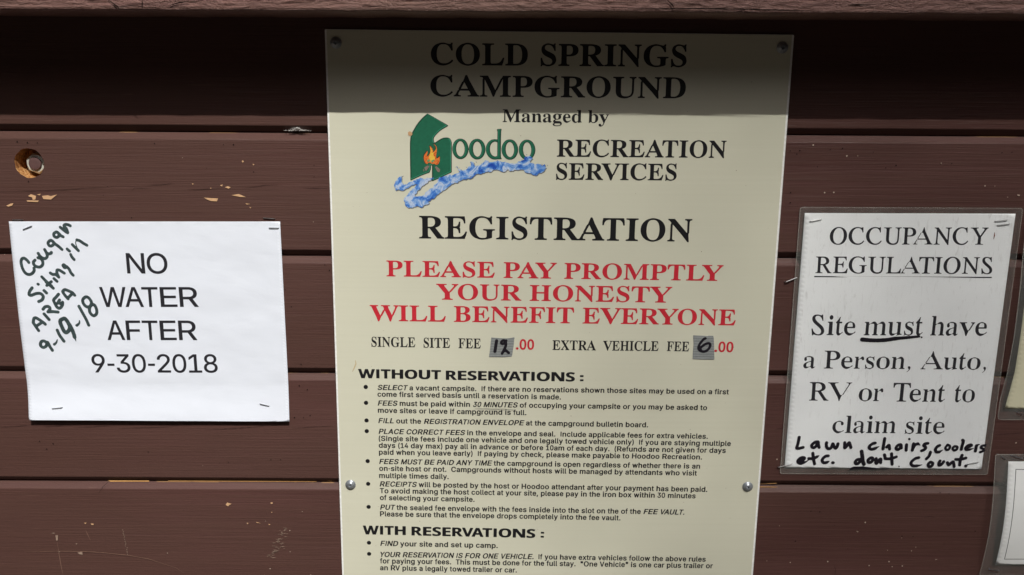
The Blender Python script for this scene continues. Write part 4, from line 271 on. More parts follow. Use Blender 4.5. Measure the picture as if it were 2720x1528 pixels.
  'L': (611, '41 -5 35 -3 32 1 34 22 41 25 73 28 90 36 101 51 107 77 108 122 101 561 96 596 85 618 74 626 60 632 17 640 13 648 13 663 17 667 27 668 280 667 285 660 281 641 244 634 233 629 224 621 217 605 212 576 219 130 221 84 226 64 234 52 245 45 270 41 295 40 407 42 443 46 474 54 504 70 520 85 529 97 547 132 566 191 575 194 590 194 597 192 599 186 590 0 586 -4 577 -5'),
  'T': (611, '177 -5 171 -3 168 1 167 15 168 22 177 25 217 28 239 38 250 55 257 88 258 178 253 579 251 609 248 616 240 621 203 622 140 617 104 606 83 590 70 572 62 547 55 500 46 496 23 499 18 502 17 507 15 664 19 667 29 668 567 669 579 666 583 656 598 503 597 497 592 494 574 493 564 496 551 540 541 565 525 588 502 607 469 618 419 622 377 622 371 618 369 611 373 132 377 74 385 50 393 41 403 34 428 28 475 25 483 23 486 17 485 -1 481 -4 472 -5'),
  'I': (333, '44 -5 38 -3 35 1 36 22 45 25 79 28 96 36 106 51 112 83 105 557 101 595 90 616 79 625 66 631 18 640 15 645 15 663 19 667 29 668 295 667 299 661 300 647 299 641 290 638 257 635 239 626 229 610 223 581 230 101 235 65 246 45 257 36 270 31 316 23 319 18 319 0 315 -4 305 -5'),
  'S': (556, '300 -18 236 -8 158 13 148 13 140 9 134 1 131 -12 126 -15 104 -15 98 -13 96 -8 67 204 68 210 72 213 94 215 102 212 128 145 148 111 170 84 208 51 252 30 274 24 304 22 326 24 344 31 362 43 376 60 384 78 389 101 387 131 379 160 366 186 349 209 300 258 184 353 130 404 98 444 77 487 66 526 64 560 68 588 79 615 96 637 118 656 146 670 180 679 206 682 268 680 358 658 370 660 381 676 386 679 410 678 414 675 417 670 440 482 440 478 436 475 418 474 409 477 386 536 363 574 332 607 312 621 294 631 274 637 248 640 212 636 198 629 185 619 175 604 170 588 169 568 175 538 183 517 198 493 222 466 254 436 390 323 422 293 447 261 466 230 478 202 488 170 493 133 493 116 488 88 472 51 450 25 424 6 390 -9 340 -18'),
  'i': (278, '34 -3 26 2 27 24 59 31 69 35 78 44 82 58 83 363 79 395 75 405 64 411 33 417 31 441 35 445 44 446 190 446 197 440 200 391 202 56 207 42 216 34 251 25 252 2 248 -2 240 -3|140 512 117 518 99 533 85 560 81 593 88 624 99 643 118 658 142 664 168 658 186 643 202 611 204 580 201 560 185 532 166 517'),
  't': (278, '130 -16 107 -8 86 14 74 34 63 69 60 94 60 389 57 393 33 394 27 396 25 424 27 430 53 458 97 518 128 568 146 604 151 607 162 607 168 605 170 600 148 449 152 447 227 445 230 440 231 402 229 396 224 394 155 393 150 390 150 108 153 81 159 68 166 63 209 62 220 65 231 75 242 91 245 105 248 109 256 108 268 98 270 93 262 73 252 59 246 55 231 52 205 20 176 -5 165 -11 151 -16'),
  'e': (444, '205 -17 176 -9 131 15 98 43 76 69 56 103 40 143 33 182 29 233 34 247 35 268 33 278 44 322 58 354 84 392 103 410 124 424 142 429 192 453 213 457 232 457 263 450 306 429 328 423 351 405 364 390 381 361 393 324 400 276 394 266 393 238 390 234 382 233 141 232 138 228 138 212 142 178 149 147 161 118 180 93 198 79 221 69 257 65 310 65 336 71 371 93 382 104 392 123 396 125 406 123 420 103 406 84 388 66 377 59 360 55 326 26 300 9 252 -12 226 -17|141 278 308 279 308 316 303 353 295 383 288 396 278 408 258 418 212 419 194 417 178 407 160 385 148 357 139 311 138 283'),
  'm': (778, '33 -3 26 2 27 24 32 27 53 30 64 36 71 45 74 65 74 332 78 363 70 397 65 406 56 412 29 419 28 439 31 444 41 446 167 445 171 440 174 386 180 383 199 383 211 390 227 391 256 419 291 445 307 453 326 457 357 454 378 444 409 417 431 380 436 377 457 377 474 389 492 392 517 416 557 444 573 452 592 457 616 456 634 450 660 430 676 413 697 376 704 357 708 333 709 67 711 49 715 39 722 33 752 24 753 4 750 -1 741 -3 576 -3 569 -3 564 1 565 24 590 30 600 37 606 49 609 68 608 329 604 352 598 371 588 379 574 382 519 382 490 369 469 368 452 354 441 337 442 58 445 43 450 36 461 30 483 24 483 0 472 -3 309 -3 300 -1 297 4 298 24 322 30 331 35 337 42 341 58 341 353 335 368 319 381 259 382 247 381 232 375 207 372 187 355 175 334 174 66 178 46 183 37 194 30 216 24 216 0 205 -3'),
  'u': (500, '157 -17 130 -8 101 16 85 40 71 71 64 120 64 357 61 387 56 402 49 409 17 418 17 443 29 446 149 446 159 443 163 383 163 112 166 89 176 66 190 57 251 56 301 65 321 80 331 99 331 359 328 388 323 402 316 409 278 418 278 442 282 446 289 446 424 445 427 440 430 383 429 76 434 63 443 54 479 44 479 18 473 15 430 12 394 6 310 -16 307 -13 308 -8 334 21 335 47 330 53 308 53 296 48 281 46 246 16 203 -10 179 -17'),
  's': (389, '204 -17 184 -11 137 8 89 8 81 3 71 -14 56 -15 49 -11 53 12 70 19 62 39 55 77 50 141 50 150 54 154 68 154 75 151 89 103 106 69 126 45 138 35 153 28 166 26 224 26 245 30 258 37 269 50 278 70 280 82 280 94 275 113 267 125 254 138 235 151 150 196 119 219 98 241 85 263 77 289 68 336 70 362 80 389 98 413 110 423 127 428 169 454 183 457 203 458 262 440 304 439 313 442 324 457 339 458 344 452 341 435 336 431 324 430 322 427 331 412 338 383 344 320 340 313 327 313 319 316 308 352 291 384 271 405 251 416 234 418 190 418 170 415 160 410 151 402 139 380 137 364 140 347 146 335 158 321 179 306 253 269 277 255 300 236 315 220 332 189 345 134 348 108 345 83 337 61 323 38 307 23 289 16 248 -10 224 -17'),
  'h': (500, '31 -3 25 2 25 24 58 34 67 43 70 55 72 79 72 336 75 372 72 386 72 571 69 598 64 610 57 616 28 625 27 647 30 651 37 652 160 652 165 650 166 646 169 594 171 387 194 386 219 391 251 422 286 446 305 454 329 457 345 456 359 451 385 430 401 414 422 377 430 344 433 301 435 55 438 43 445 34 476 25 477 2 474 -2 465 -3 302 -3 291 0 292 25 313 29 322 33 331 44 334 55 336 78 335 333 328 365 317 379 305 382 252 382 231 378 215 377 205 373 184 356 174 343 170 332 171 54 174 42 181 34 212 24 212 0 201 -3'),
  'a': (444, '320 -17 303 -11 292 -1 279 27 276 43 272 45 227 44 193 17 155 -4 135 -12 118 -15 100 -15 83 -9 56 15 42 33 30 67 27 84 27 107 31 130 38 147 55 173 85 200 126 224 171 243 190 246 259 269 267 273 269 277 269 347 267 364 260 387 252 400 240 410 225 416 159 417 130 412 120 406 113 395 113 386 126 351 130 335 127 306 119 288 107 275 93 269 78 269 63 275 51 290 44 312 41 333 42 362 46 380 53 395 61 405 79 420 101 426 134 442 171 454 190 457 215 457 264 447 297 433 325 415 345 390 357 357 362 316 362 274 359 261 362 236 362 94 359 67 362 57 367 54 401 53 418 63 424 60 425 52 422 47 410 45 407 37 400 28 360 -8 340 -16|151 53 224 54 251 68 267 87 269 95 269 231 267 237 234 237 194 222 159 199 138 174 124 140 122 98 126 78 132 66 140 58'),
  'r': (333, '27 -3 22 2 22 24 46 31 54 35 61 45 63 58 64 297 67 351 63 362 62 387 58 403 50 411 26 417 26 443 36 446 144 445 147 440 150 368 153 365 164 365 170 366 179 374 194 376 211 401 237 431 261 452 273 457 283 457 306 450 317 438 327 411 335 364 331 340 320 322 303 314 284 316 273 326 258 358 252 364 246 366 213 366 195 357 175 354 163 335 155 311 152 270 153 60 157 46 165 37 182 30 210 25 212 20 211 0 202 -3'),
  'v': (500, '237 -17 228 -11 179 142 155 182 66 358 49 389 37 404 22 412 -2 418 -3 442 2 446 11 446 226 446 238 444 238 418 191 412 181 402 179 390 278 184 284 180 303 180 310 181 314 185 404 364 413 387 412 399 405 409 370 419 370 443 383 446 494 445 498 440 498 421 475 402 449 361 358 178 350 172 328 170 316 148 265 -12 257 -17'),
  'o': (500, '237 -17 209 -11 154 11 134 16 107 33 80 60 55 97 35 151 29 192 29 247 35 288 50 332 73 372 101 402 140 427 158 431 214 453 238 457 257 457 288 452 342 430 363 426 390 409 418 383 444 344 457 312 466 281 472 219 466 158 453 115 439 86 411 49 393 33 364 15 347 11 286 -13 262 -17|221 21 284 22 296 25 311 34 324 46 337 68 352 122 358 185 358 247 354 297 347 336 335 374 321 397 303 413 281 421 217 421 201 416 187 407 170 386 160 364 147 305 142 230 143 171 149 120 155 93 165 66 181 41 201 27'),
  'n': (500, '31 -3 25 2 25 24 58 34 67 43 70 55 72 79 72 336 75 361 73 378 63 405 53 412 27 419 27 443 38 446 162 446 166 440 167 413 170 389 174 387 192 386 219 392 242 415 260 429 285 446 303 454 319 457 342 456 359 451 370 443 402 413 422 377 428 359 433 301 435 55 438 43 444 35 476 24 476 0 464 -4 302 -3 291 0 292 25 313 29 322 33 331 44 334 55 336 78 335 333 328 365 317 379 305 382 253 382 217 378 205 373 184 356 174 343 170 332 171 54 174 42 181 34 212 24 212 0 201 -3'),
  'c': (444, '216 -17 189 -10 133 19 105 41 75 76 47 126 35 168 30 220 34 264 45 311 61 344 88 382 111 404 141 423 162 428 220 453 247 458 267 458 304 450 350 428 366 423 382 410 392 397 401 372 402 336 397 316 386 299 367 289 344 289 325 299 316 312 310 335 308 393 301 408 291 415 272 419 227 419 208 416 189 406 171 389 156 364 146 335 139 301 136 253 138 210 147 162 154 143 168 115 190 89 213 73 245 61 328 60 345 62 363 69 382 80 394 89 404 103 410 106 419 103 430 86 404 60 392 53 375 50 353 32 320 12 263 -12 237 -17'),
  'l': (278, '34 -3 26 2 27 24 59 31 70 36 78 45 81 59 83 570 79 601 74 611 63 619 33 624 31 647 35 651 43 652 187 652 195 647 199 595 201 57 205 43 214 34 250 24 251 2 247 -2 238 -3'),
  'p': (500, '31 -201 24 -196 25 -175 48 -169 61 -162 70 -151 73 -136 74 42 76 55 74 94 74 337 76 366 71 377 67 398 62 406 55 411 29 420 29 442 32 445 39 446 158 446 163 440 163 418 168 382 172 380 185 380 191 381 207 398 227 402 250 425 289 453 319 458 346 452 394 419 426 387 442 363 460 317 470 263 471 205 463 141 444 87 419 49 391 23 348 -8 321 -17 302 -17 276 -8 245 15 223 36 208 37 196 42 177 42 173 40 172 -76 178 -143 184 -154 195 -163 242 -173 244 -193 241 -199 231 -202|247 45 305 46 327 56 338 69 347 85 355 104 362 133 367 169 370 212 368 259 364 304 355 341 343 368 328 384 312 391 251 392 236 386 219 373 196 371 183 355 173 333 173 100 183 76 198 58 209 51 228 50'),
  'A': (722, '-9 1 -14 5 -13 24 13 32 31 50 104 189 109 192 136 194 153 231 150 233 131 234 129 239 244 463 269 464 272 463 272 460 160 235 437 234 444 236 328 461 322 464 275 466 305 529 346 674 351 677 363 677 367 672 411 527 630 118 656 75 681 44 703 32 732 25 733 3 725 0 426 2 426 25 474 30 498 37 516 48 523 64 521 78 511 104 465 192 146 192 136 190 91 101 85 85 82 60 88 43 102 32 116 29 151 25 152 3 145 0'),
  'V': (722, '369 -18 364 -13 316 136 85 556 60 594 39 617 17 629 -21 639 -23 657 -20 662 312 661 313 644 310 639 247 633 217 622 206 608 205 587 226 540 398 218 403 210 411 208 454 209 460 211 634 568 642 604 636 623 627 630 613 634 567 639 564 643 564 660 572 662 738 662 746 660 745 640 720 636 712 632 697 617 683 595 493 213 488 209 465 208 460 206 425 134 385 -14 380 -18'),
  ',': (250, '83 60 83 80 100 100 130 102 160 85 172 50 165 5 140 -50 95 -100 62 -122 55 -110 95 -75 118 -35 122 0 100 8'),
 },
 'num': {
  '0': (556, '276 -33 222 -26 173 -7 125 30 91 74 63 134 42 208 32 293 30 382 36 468 49 537 68 594 98 653 132 693 178 726 227 744 279 750 342 741 390 720 434 684 468 638 496 576 516 502 525 423 527 331 521 248 507 174 483 107 458 62 423 21 377 -11 328 -28|269 95 293 96 315 107 332 125 354 162 368 201 377 248 385 354 379 460 371 500 359 543 344 575 324 601 307 616 282 623 258 619 238 607 220 586 203 555 191 521 182 482 172 390 176 277 182 233 194 187 209 150 228 121 249 103'),
  '.': (278, '131 -29 88 -18 56 6 39 40 39 77 58 113 91 136 136 146 172 143 206 128 230 103 243 73 242 38 226 7 201 -14 170 -26'),
 },
}

ART = {
 'cougar': '-9736 -5578 -9751 -5573 -9761 -5562 -9814 -5458 -9819 -5459 -9841 -5483 -9864 -5498 -9904 -5514 -9929 -5510 -9949 -5503 -9968 -5490 -9985 -5472 -9995 -5452 -10000 -5427 -10000 -5407 -9995 -5380 -9971 -5337 -9954 -5320 -9919 -5305 -9886 -5304 -9856 -5314 -9826 -5333 -9804 -5335 -9790 -5342 -9779 -5360 -9743 -5457 -9705 -5527 -9701 -5542 -9703 -5557 -9710 -5567 -9721 -5575|-9919 -5445 -9906 -5446 -9894 -5440 -9876 -5426 -9870 -5415 -9867 -5395 -9871 -5383 -9894 -5370 -9904 -5369 -9914 -5374 -9930 -5395 -9932 -5432|-9689 -5440 -9701 -5432 -9707 -5422 -9709 -5410 -9704 -5396 -9696 -5388 -9669 -5375 -9651 -5362 -9639 -5347 -9615 -5305 -9606 -5299 -9599 -5302 -9595 -5312 -9598 -5330 -9611 -5372 -9621 -5392 -9663 -5437 -9671 -5441|-9474 -5378 -9491 -5370 -9504 -5355 -9565 -5250 -9588 -5200 -9617 -5100 -9611 -5082 -9597 -5070 -9584 -5067 -9571 -5070 -9556 -5082 -9524 -5182 -9511 -5212 -9441 -5330 -9437 -5347 -9443 -5362 -9456 -5374|-9219 -5351 -9246 -5295 -9263 -5282 -9272 -5270 -9277 -5255 -9285 -5190 -9301 -5132 -9306 -5131 -9337 -5162 -9359 -5178 -9384 -5191 -9396 -5194 -9416 -5193 -9439 -5185 -9465 -5162 -9483 -5135 -9497 -5102 -9541 -4962 -9544 -4915 -9536 -4882 -9521 -4857 -9509 -4845 -9479 -4827 -9419 -4804 -9404 -4805 -9371 -4815 -9336 -4855 -9314 -4892 -9296 -4935 -9285 -4950 -9262 -5000 -9226 -5092 -9200 -5200 -9195 -5257 -9209 -5287 -9213 -5347|-9979 -5140 -9991 -5133 -9999 -5125 -10088 -4957 -10094 -4937 -10081 -4872 -10064 -4830 -10055 -4817 -10041 -4807 -10009 -4796 -9991 -4797 -9964 -4808 -9893 -4857 -9821 -4916 -9801 -4937 -9785 -4965 -9786 -4980 -9791 -4991 -9806 -5002 -9819 -5004 -9837 -4997 -9864 -4966 -9874 -4963 -9973 -5027 -9974 -5035 -9941 -5095 -9937 -5112 -9943 -5127 -9951 -5135 -9964 -5141|-9404 -5105 -9399 -5107 -9394 -5104 -9366 -5070 -9358 -5055 -9355 -5030 -9358 -5007 -9384 -4937 -9411 -4892 -9416 -4889 -9451 -4906 -9460 -4917 -9462 -4930 -9454 -4970 -9435 -5032 -9415 -5085|-9174 -5025 -9187 -5015 -9193 -5005 -9195 -4995 -9189 -4980 -9181 -4972 -9159 -4961 -9125 -4937 -9116 -4922 -9105 -4885 -9099 -4880 -9091 -4880 -9085 -4887 -9082 -4910 -9083 -4935 -9090 -4960 -9116 -4993 -9146 -5021 -9156 -5026|-8921 -5020 -8931 -5015 -8941 -5001 -8968 -4912 -9001 -4830 -9107 -4595 -9110 -4582 -9108 -4570 -9101 -4559 -9089 -4551 -9079 -4549 -9066 -4551 -9056 -4556 -9049 -4565 -8917 -4865 -8877 -4990 -8881 -5005 -8894 -5018 -8909 -5022|-10005 -4970 -9991 -4965 -9926 -4923 -9924 -4917 -9969 -4882 -10001 -4864 -10009 -4866 -10014 -4875 -10025 -4922 -10024 -4938|-9736 -4900 -9748 -4892 -9765 -4872 -9845 -4760 -9849 -4747 -9847 -4735 -9834 -4718 -9811 -4714 -9793 -4722 -9697 -4855 -9694 -4872 -9703 -4892 -9719 -4901|-8801 -4815 -8846 -4788 -8879 -4745 -8890 -4720 -8895 -4697 -8897 -4675 -8896 -4631 -8931 -4620 -8966 -4596 -8991 -4567 -9015 -4517 -9022 -4485 -9022 -4450 -9008 -4415 -8994 -4394 -8972 -4375 -8944 -4356 -8919 -4347 -8904 -4345 -8874 -4351 -8844 -4369 -8820 -4392 -8787 -4447 -8778 -4475 -8775 -4507 -8741 -4521 -8720 -4537 -8699 -4577 -8688 -4612 -8680 -4657 -8680 -4707 -8684 -4727 -8694 -4752 -8711 -4779 -8744 -4805 -8771 -4816|-8789 -4750 -8776 -4749 -8753 -4727 -8745 -4695 -8745 -4657 -8755 -4612 -8766 -4587 -8779 -4577 -8794 -4582 -8814 -4602 -8826 -4630 -8832 -4660 -8832 -4682 -8822 -4712 -8814 -4726|-9534 -4740 -9619 -4730 -9741 -4735 -9759 -4722 -9765 -4700 -9757 -4682 -9718 -4635 -9717 -4630 -9722 -4622 -9731 -4619 -9761 -4621 -9782 -4640 -9807 -4670 -9826 -4678 -9844 -4674 -9852 -4667 -9860 -4652 -9859 -4635 -9827 -4592 -9811 -4576 -9791 -4563 -9754 -4554 -9724 -4554 -9706 -4557 -9674 -4577 -9660 -4595 -9652 -4622 -9655 -4662 -9519 -4676 -9501 -4686 -9492 -4707 -9498 -4727 -9516 -4740|-9499 -4660 -9534 -4647 -9560 -4625 -9575 -4605 -9601 -4542 -9627 -4465 -9623 -4437 -9602 -4405 -9561 -4368 -9500 -4300 -9489 -4295 -9476 -4294 -9461 -4300 -9453 -4307 -9448 -4320 -9450 -4337 -9458 -4350 -9501 -4399 -9557 -4452 -9560 -4470 -9550 -4495 -9546 -4500 -9541 -4498 -9492 -4425 -9479 -4417 -9466 -4416 -9448 -4425 -9438 -4442 -9438 -4457 -9454 -4487 -9444 -4483 -9424 -4466 -9401 -4465 -9384 -4480 -9380 -4490 -9380 -4510 -9383 -4540 -9391 -4570 -9418 -4612 -9436 -4633 -9456 -4648 -9471 -4655|-9499 -4592 -9486 -4591 -9465 -4567 -9494 -4543 -9506 -4550 -9521 -4551 -9526 -4555 -9514 -4580|-8895 -4562 -8884 -4563 -8865 -4552 -8849 -4530 -8840 -4500 -8852 -4462 -8868 -4435 -8884 -4419 -8904 -4410 -8927 -4422 -8953 -4447 -8957 -4455 -8957 -4477 -8950 -4507 -8941 -4525 -8916 -4553|-9906 -4513 -9919 -4507 -9931 -4495 -9935 -4482 -9931 -4467 -9919 -4453 -9879 -4438 -9850 -4420 -9839 -4402 -9831 -4377 -9834 -4365 -9844 -4353 -9861 -4341 -9879 -4336 -9916 -4339 -9944 -4345 -10016 -4375 -10051 -4381 -10071 -4378 -10096 -4368 -10109 -4354 -10118 -4335 -10114 -4295 -10088 -4235 -10036 -4171 -10019 -4157 -9999 -4156 -9989 -4161 -9977 -4175 -9975 -4195 -9983 -4210 -10026 -4260 -10048 -4300 -10050 -4307 -10047 -4312 -10039 -4313 -10024 -4309 -9949 -4279 -9894 -4272 -9861 -4274 -9836 -4281 -9811 -4294 -9783 -4325 -9769 -4355 -9765 -4375 -9768 -4397 -9780 -4430 -9800 -4460 -9818 -4477 -9844 -4492 -9889 -4510|-9296 -4455 -9314 -4445 -9372 -4372 -9409 -4307 -9420 -4275 -9417 -4252 -9394 -4224 -9364 -4202 -9346 -4196 -9321 -4196 -9299 -4202 -9181 -4257 -9157 -4277 -9138 -4300 -9122 -4322 -9113 -4345 -9116 -4360 -9123 -4370 -9141 -4379 -9161 -4374 -9184 -4351 -9189 -4352 -9258 -4417 -9262 -4437 -9271 -4449 -9284 -4455|-9300 -4360 -9290 -4360 -9239 -4312 -9235 -4305 -9241 -4299 -9296 -4273 -9329 -4261 -9336 -4261 -9350 -4272 -9344 -4292 -9335 -4312|-9726 -4330 -9746 -4320 -9797 -4260 -9800 -4250 -9799 -4235 -9781 -4216 -9761 -4214 -9746 -4222 -9694 -4282 -9690 -4300 -9696 -4315 -9709 -4327|-9586 -4228 -9596 -4221 -9664 -4153 -9669 -4153 -9689 -4167 -9699 -4169 -9714 -4167 -9727 -4155 -9732 -4142 -9731 -4130 -9714 -4105 -9736 -4080 -9743 -4055 -9811 -3969 -9815 -3947 -9804 -3930 -9786 -3924 -9774 -3925 -9766 -3929 -9710 -3997 -9656 -4056 -9649 -4056 -9619 -4032 -9604 -4026 -9589 -4029 -9576 -4038 -9570 -4050 -9572 -4070 -9578 -4080 -9604 -4099 -9605 -4105 -9583 -4125 -9576 -4137 -9574 -4152 -9548 -4180 -9543 -4197 -9548 -4215 -9559 -4225 -9569 -4229|-9881 -4143 -9903 -4127 -9910 -4107 -9905 -4095 -9897 -4085 -9876 -4079 -9850 -4092 -9843 -4105 -9842 -4117 -9846 -4127 -9856 -4138 -9869 -4143|-9486 -4083 -9504 -4074 -9566 -4007 -9570 -3985 -9556 -3966 -9539 -3961 -9521 -3967 -9457 -4035 -9452 -4050 -9456 -4067 -9469 -4079|-9446 -3993 -9461 -3984 -9479 -3961 -9504 -3937 -9519 -3934 -9551 -3936 -9571 -3933 -9604 -3912 -9625 -3892 -9631 -3882 -9632 -3870 -9625 -3852 -9614 -3845 -9596 -3841 -9584 -3846 -9561 -3866 -9549 -3873 -9499 -3872 -9497 -3840 -9486 -3800 -9471 -3784 -9446 -3776 -9429 -3776 -9389 -3788 -9299 -3849 -9285 -3865 -9283 -3885 -9296 -3902 -9316 -3907 -9334 -3900 -9409 -3848 -9426 -3841 -9434 -3842 -9435 -3870 -9408 -3950 -9407 -3965 -9412 -3977 -9421 -3987 -9434 -3993|-9139 -3950 -9162 -3935 -9197 -3890 -9211 -3862 -9232 -3805 -9247 -3785 -9254 -3783 -9281 -3791 -9301 -3790 -9321 -3781 -9335 -3765 -9355 -3730 -9357 -3712 -9351 -3692 -9332 -3675 -9309 -3666 -9289 -3671 -9270 -3685 -9254 -3703 -9226 -3716 -9191 -3755 -9169 -3792 -9148 -3852 -9111 -3897 -9103 -3912 -9103 -3927 -9110 -3940 -9121 -3949|-10056 -3935 -10084 -3929 -10106 -3917 -10139 -3889 -10166 -3847 -10189 -3792 -10202 -3737 -10210 -3680 -10210 -3655 -10207 -3622 -10197 -3590 -10186 -3567 -10174 -3552 -10151 -3538 -10126 -3531 -10101 -3531 -10084 -3538 -10061 -3551 -10024 -3589 -9992 -3637 -9988 -3652 -9993 -3670 -10004 -3679 -10019 -3684 -10029 -3682 -10041 -3674 -10070 -3630 -10109 -3595 -10121 -3594 -10129 -3597 -10141 -3617 -10147 -3640 -10147 -3667 -10140 -3735 -10129 -3777 -10108 -3825 -10094 -3846 -10071 -3865 -10049 -3873 -10029 -3873 -10016 -3870 -9986 -3852 -9968 -3832 -9955 -3810 -9956 -3760 -9949 -3749 -9934 -3740 -9931 -3735 -9949 -3710 -9956 -3687 -9960 -3662 -9957 -3642 -9953 -3627 -9942 -3610 -9904 -3576 -9889 -3571 -9876 -3574 -9864 -3582 -9858 -3595 -9861 -3617 -9897 -3655 -9893 -3680 -9881 -3696 -9856 -3711 -9819 -3719 -9791 -3708 -9770 -3685 -9765 -3670 -9765 -3637 -9779 -3606 -9791 -3594 -9839 -3580 -9850 -3570 -9854 -3560 -9854 -3545 -9846 -3531 -9834 -3523 -9819 -3521 -9815 -3517 -9840 -3465 -9839 -3450 -9831 -3437 -9811 -3428 -9799 -3429 -9789 -3435 -9782 -3442 -9764 -3482 -9749 -3504 -9716 -3533 -9686 -3539 -9679 -3536 -9665 -3522 -9660 -3512 -9660 -3500 -9672 -3447 -9700 -3387 -9699 -3370 -9689 -3355 -9671 -3349 -9659 -3350 -9651 -3354 -9640 -3367 -9616 -3422 -9591 -3438 -9584 -3438 -9569 -3432 -9556 -3415 -9539 -3407 -9524 -3410 -9512 -3417 -9505 -3430 -9505 -3447 -9514 -3467 -9524 -3479 -9551 -3494 -9594 -3502 -9609 -3550 -9637 -3582 -9656 -3594 -9674 -3600 -9709 -3603 -9702 -3635 -9705 -3687 -9711 -3707 -9734 -3741 -9769 -3767 -9799 -3778 -9821 -3780 -9844 -3778 -9894 -3764 -9894 -3822 -9908 -3855 -9935 -3890 -9951 -3905 -9986 -3925 -10019 -3936|-9086 -3618 -9105 -3607 -9127 -3580 -9148 -3550 -9159 -3525 -9172 -3477 -9166 -3462 -9154 -3452 -9139 -3450 -9126 -3455 -9118 -3462 -9094 -3520 -9052 -3575 -9050 -3595 -9057 -3607 -9071 -3617|-9161 -3440 -9179 -3433 -9228 -3385 -9234 -3365 -9229 -3350 -9219 -3341 -9204 -3336 -9189 -3340 -9132 -3395 -9127 -3410 -9134 -3427 -9144 -3435|-8979 -3430 -8994 -3423 -9012 -3405 -9110 -3295 -9117 -3275 -9116 -3262 -9109 -3251 -9099 -3245 -9084 -3242 -9069 -3249 -9021 -3301 -9016 -3304 -9014 -3302 -9025 -3260 -9025 -3242 -9024 -3222 -9013 -3192 -9015 -3167 -9001 -3149 -8984 -3144 -8931 -3157 -8901 -3172 -8841 -3220 -8771 -3261 -8762 -3272 -8758 -3285 -8762 -3300 -8773 -3312 -8781 -3316 -8799 -3315 -8883 -3265 -8941 -3220 -8969 -3210 -8996 -3207 -9005 -3225 -9005 -3255 -8987 -3327 -8979 -3347 -8951 -3380 -8944 -3397 -8946 -3410 -8953 -3422 -8966 -3429|-9316 -3408 -9334 -3398 -9380 -3350 -9449 -3297 -9459 -3299 -9486 -3322 -9524 -3338 -9559 -3335 -9584 -3323 -9595 -3312 -9605 -3295 -9617 -3260 -9613 -3227 -9599 -3202 -9572 -3175 -9534 -3155 -9504 -3156 -9484 -3167 -9466 -3182 -9419 -3239 -9350 -3292 -9286 -3360 -9280 -3377 -9286 -3395 -9299 -3405|-9543 -3275 -9526 -3274 -9500 -3252 -9499 -3245 -9504 -3235 -9519 -3219 -9529 -3221 -9554 -3245 -9552 -3262|-9411 -3155 -9441 -3145 -9466 -3124 -9479 -3097 -9482 -3060 -9475 -3037 -9457 -3015 -9436 -3000 -9406 -2985 -9384 -2981 -9351 -2992 -9326 -3019 -9314 -3028 -9285 -3065 -9244 -3087 -9231 -3102 -9232 -3125 -9244 -3138 -9254 -3143 -9279 -3138 -9321 -3116 -9346 -3137 -9371 -3152 -9386 -3156|-9399 -3095 -9386 -3091 -9373 -3075 -9379 -3052 -9386 -3046 -9396 -3048 -9414 -3060 -9421 -3070 -9415 -3085|-9161 -3060 -9204 -3042 -9231 -3021 -9321 -2938 -9332 -2915 -9329 -2900 -9321 -2890 -9311 -2885 -9299 -2884 -9286 -2887 -9256 -2913 -9249 -2915 -9252 -2877 -9242 -2855 -9226 -2839 -9211 -2831 -9176 -2824 -9126 -2831 -9094 -2846 -9069 -2862 -9060 -2882 -9069 -2903 -9089 -2914 -9101 -2912 -9146 -2890 -9161 -2886 -9182 -2887 -9182 -2892 -9160 -2915 -9151 -2930 -9136 -2975 -9128 -3015 -9128 -3030 -9134 -3045 -9146 -3057',
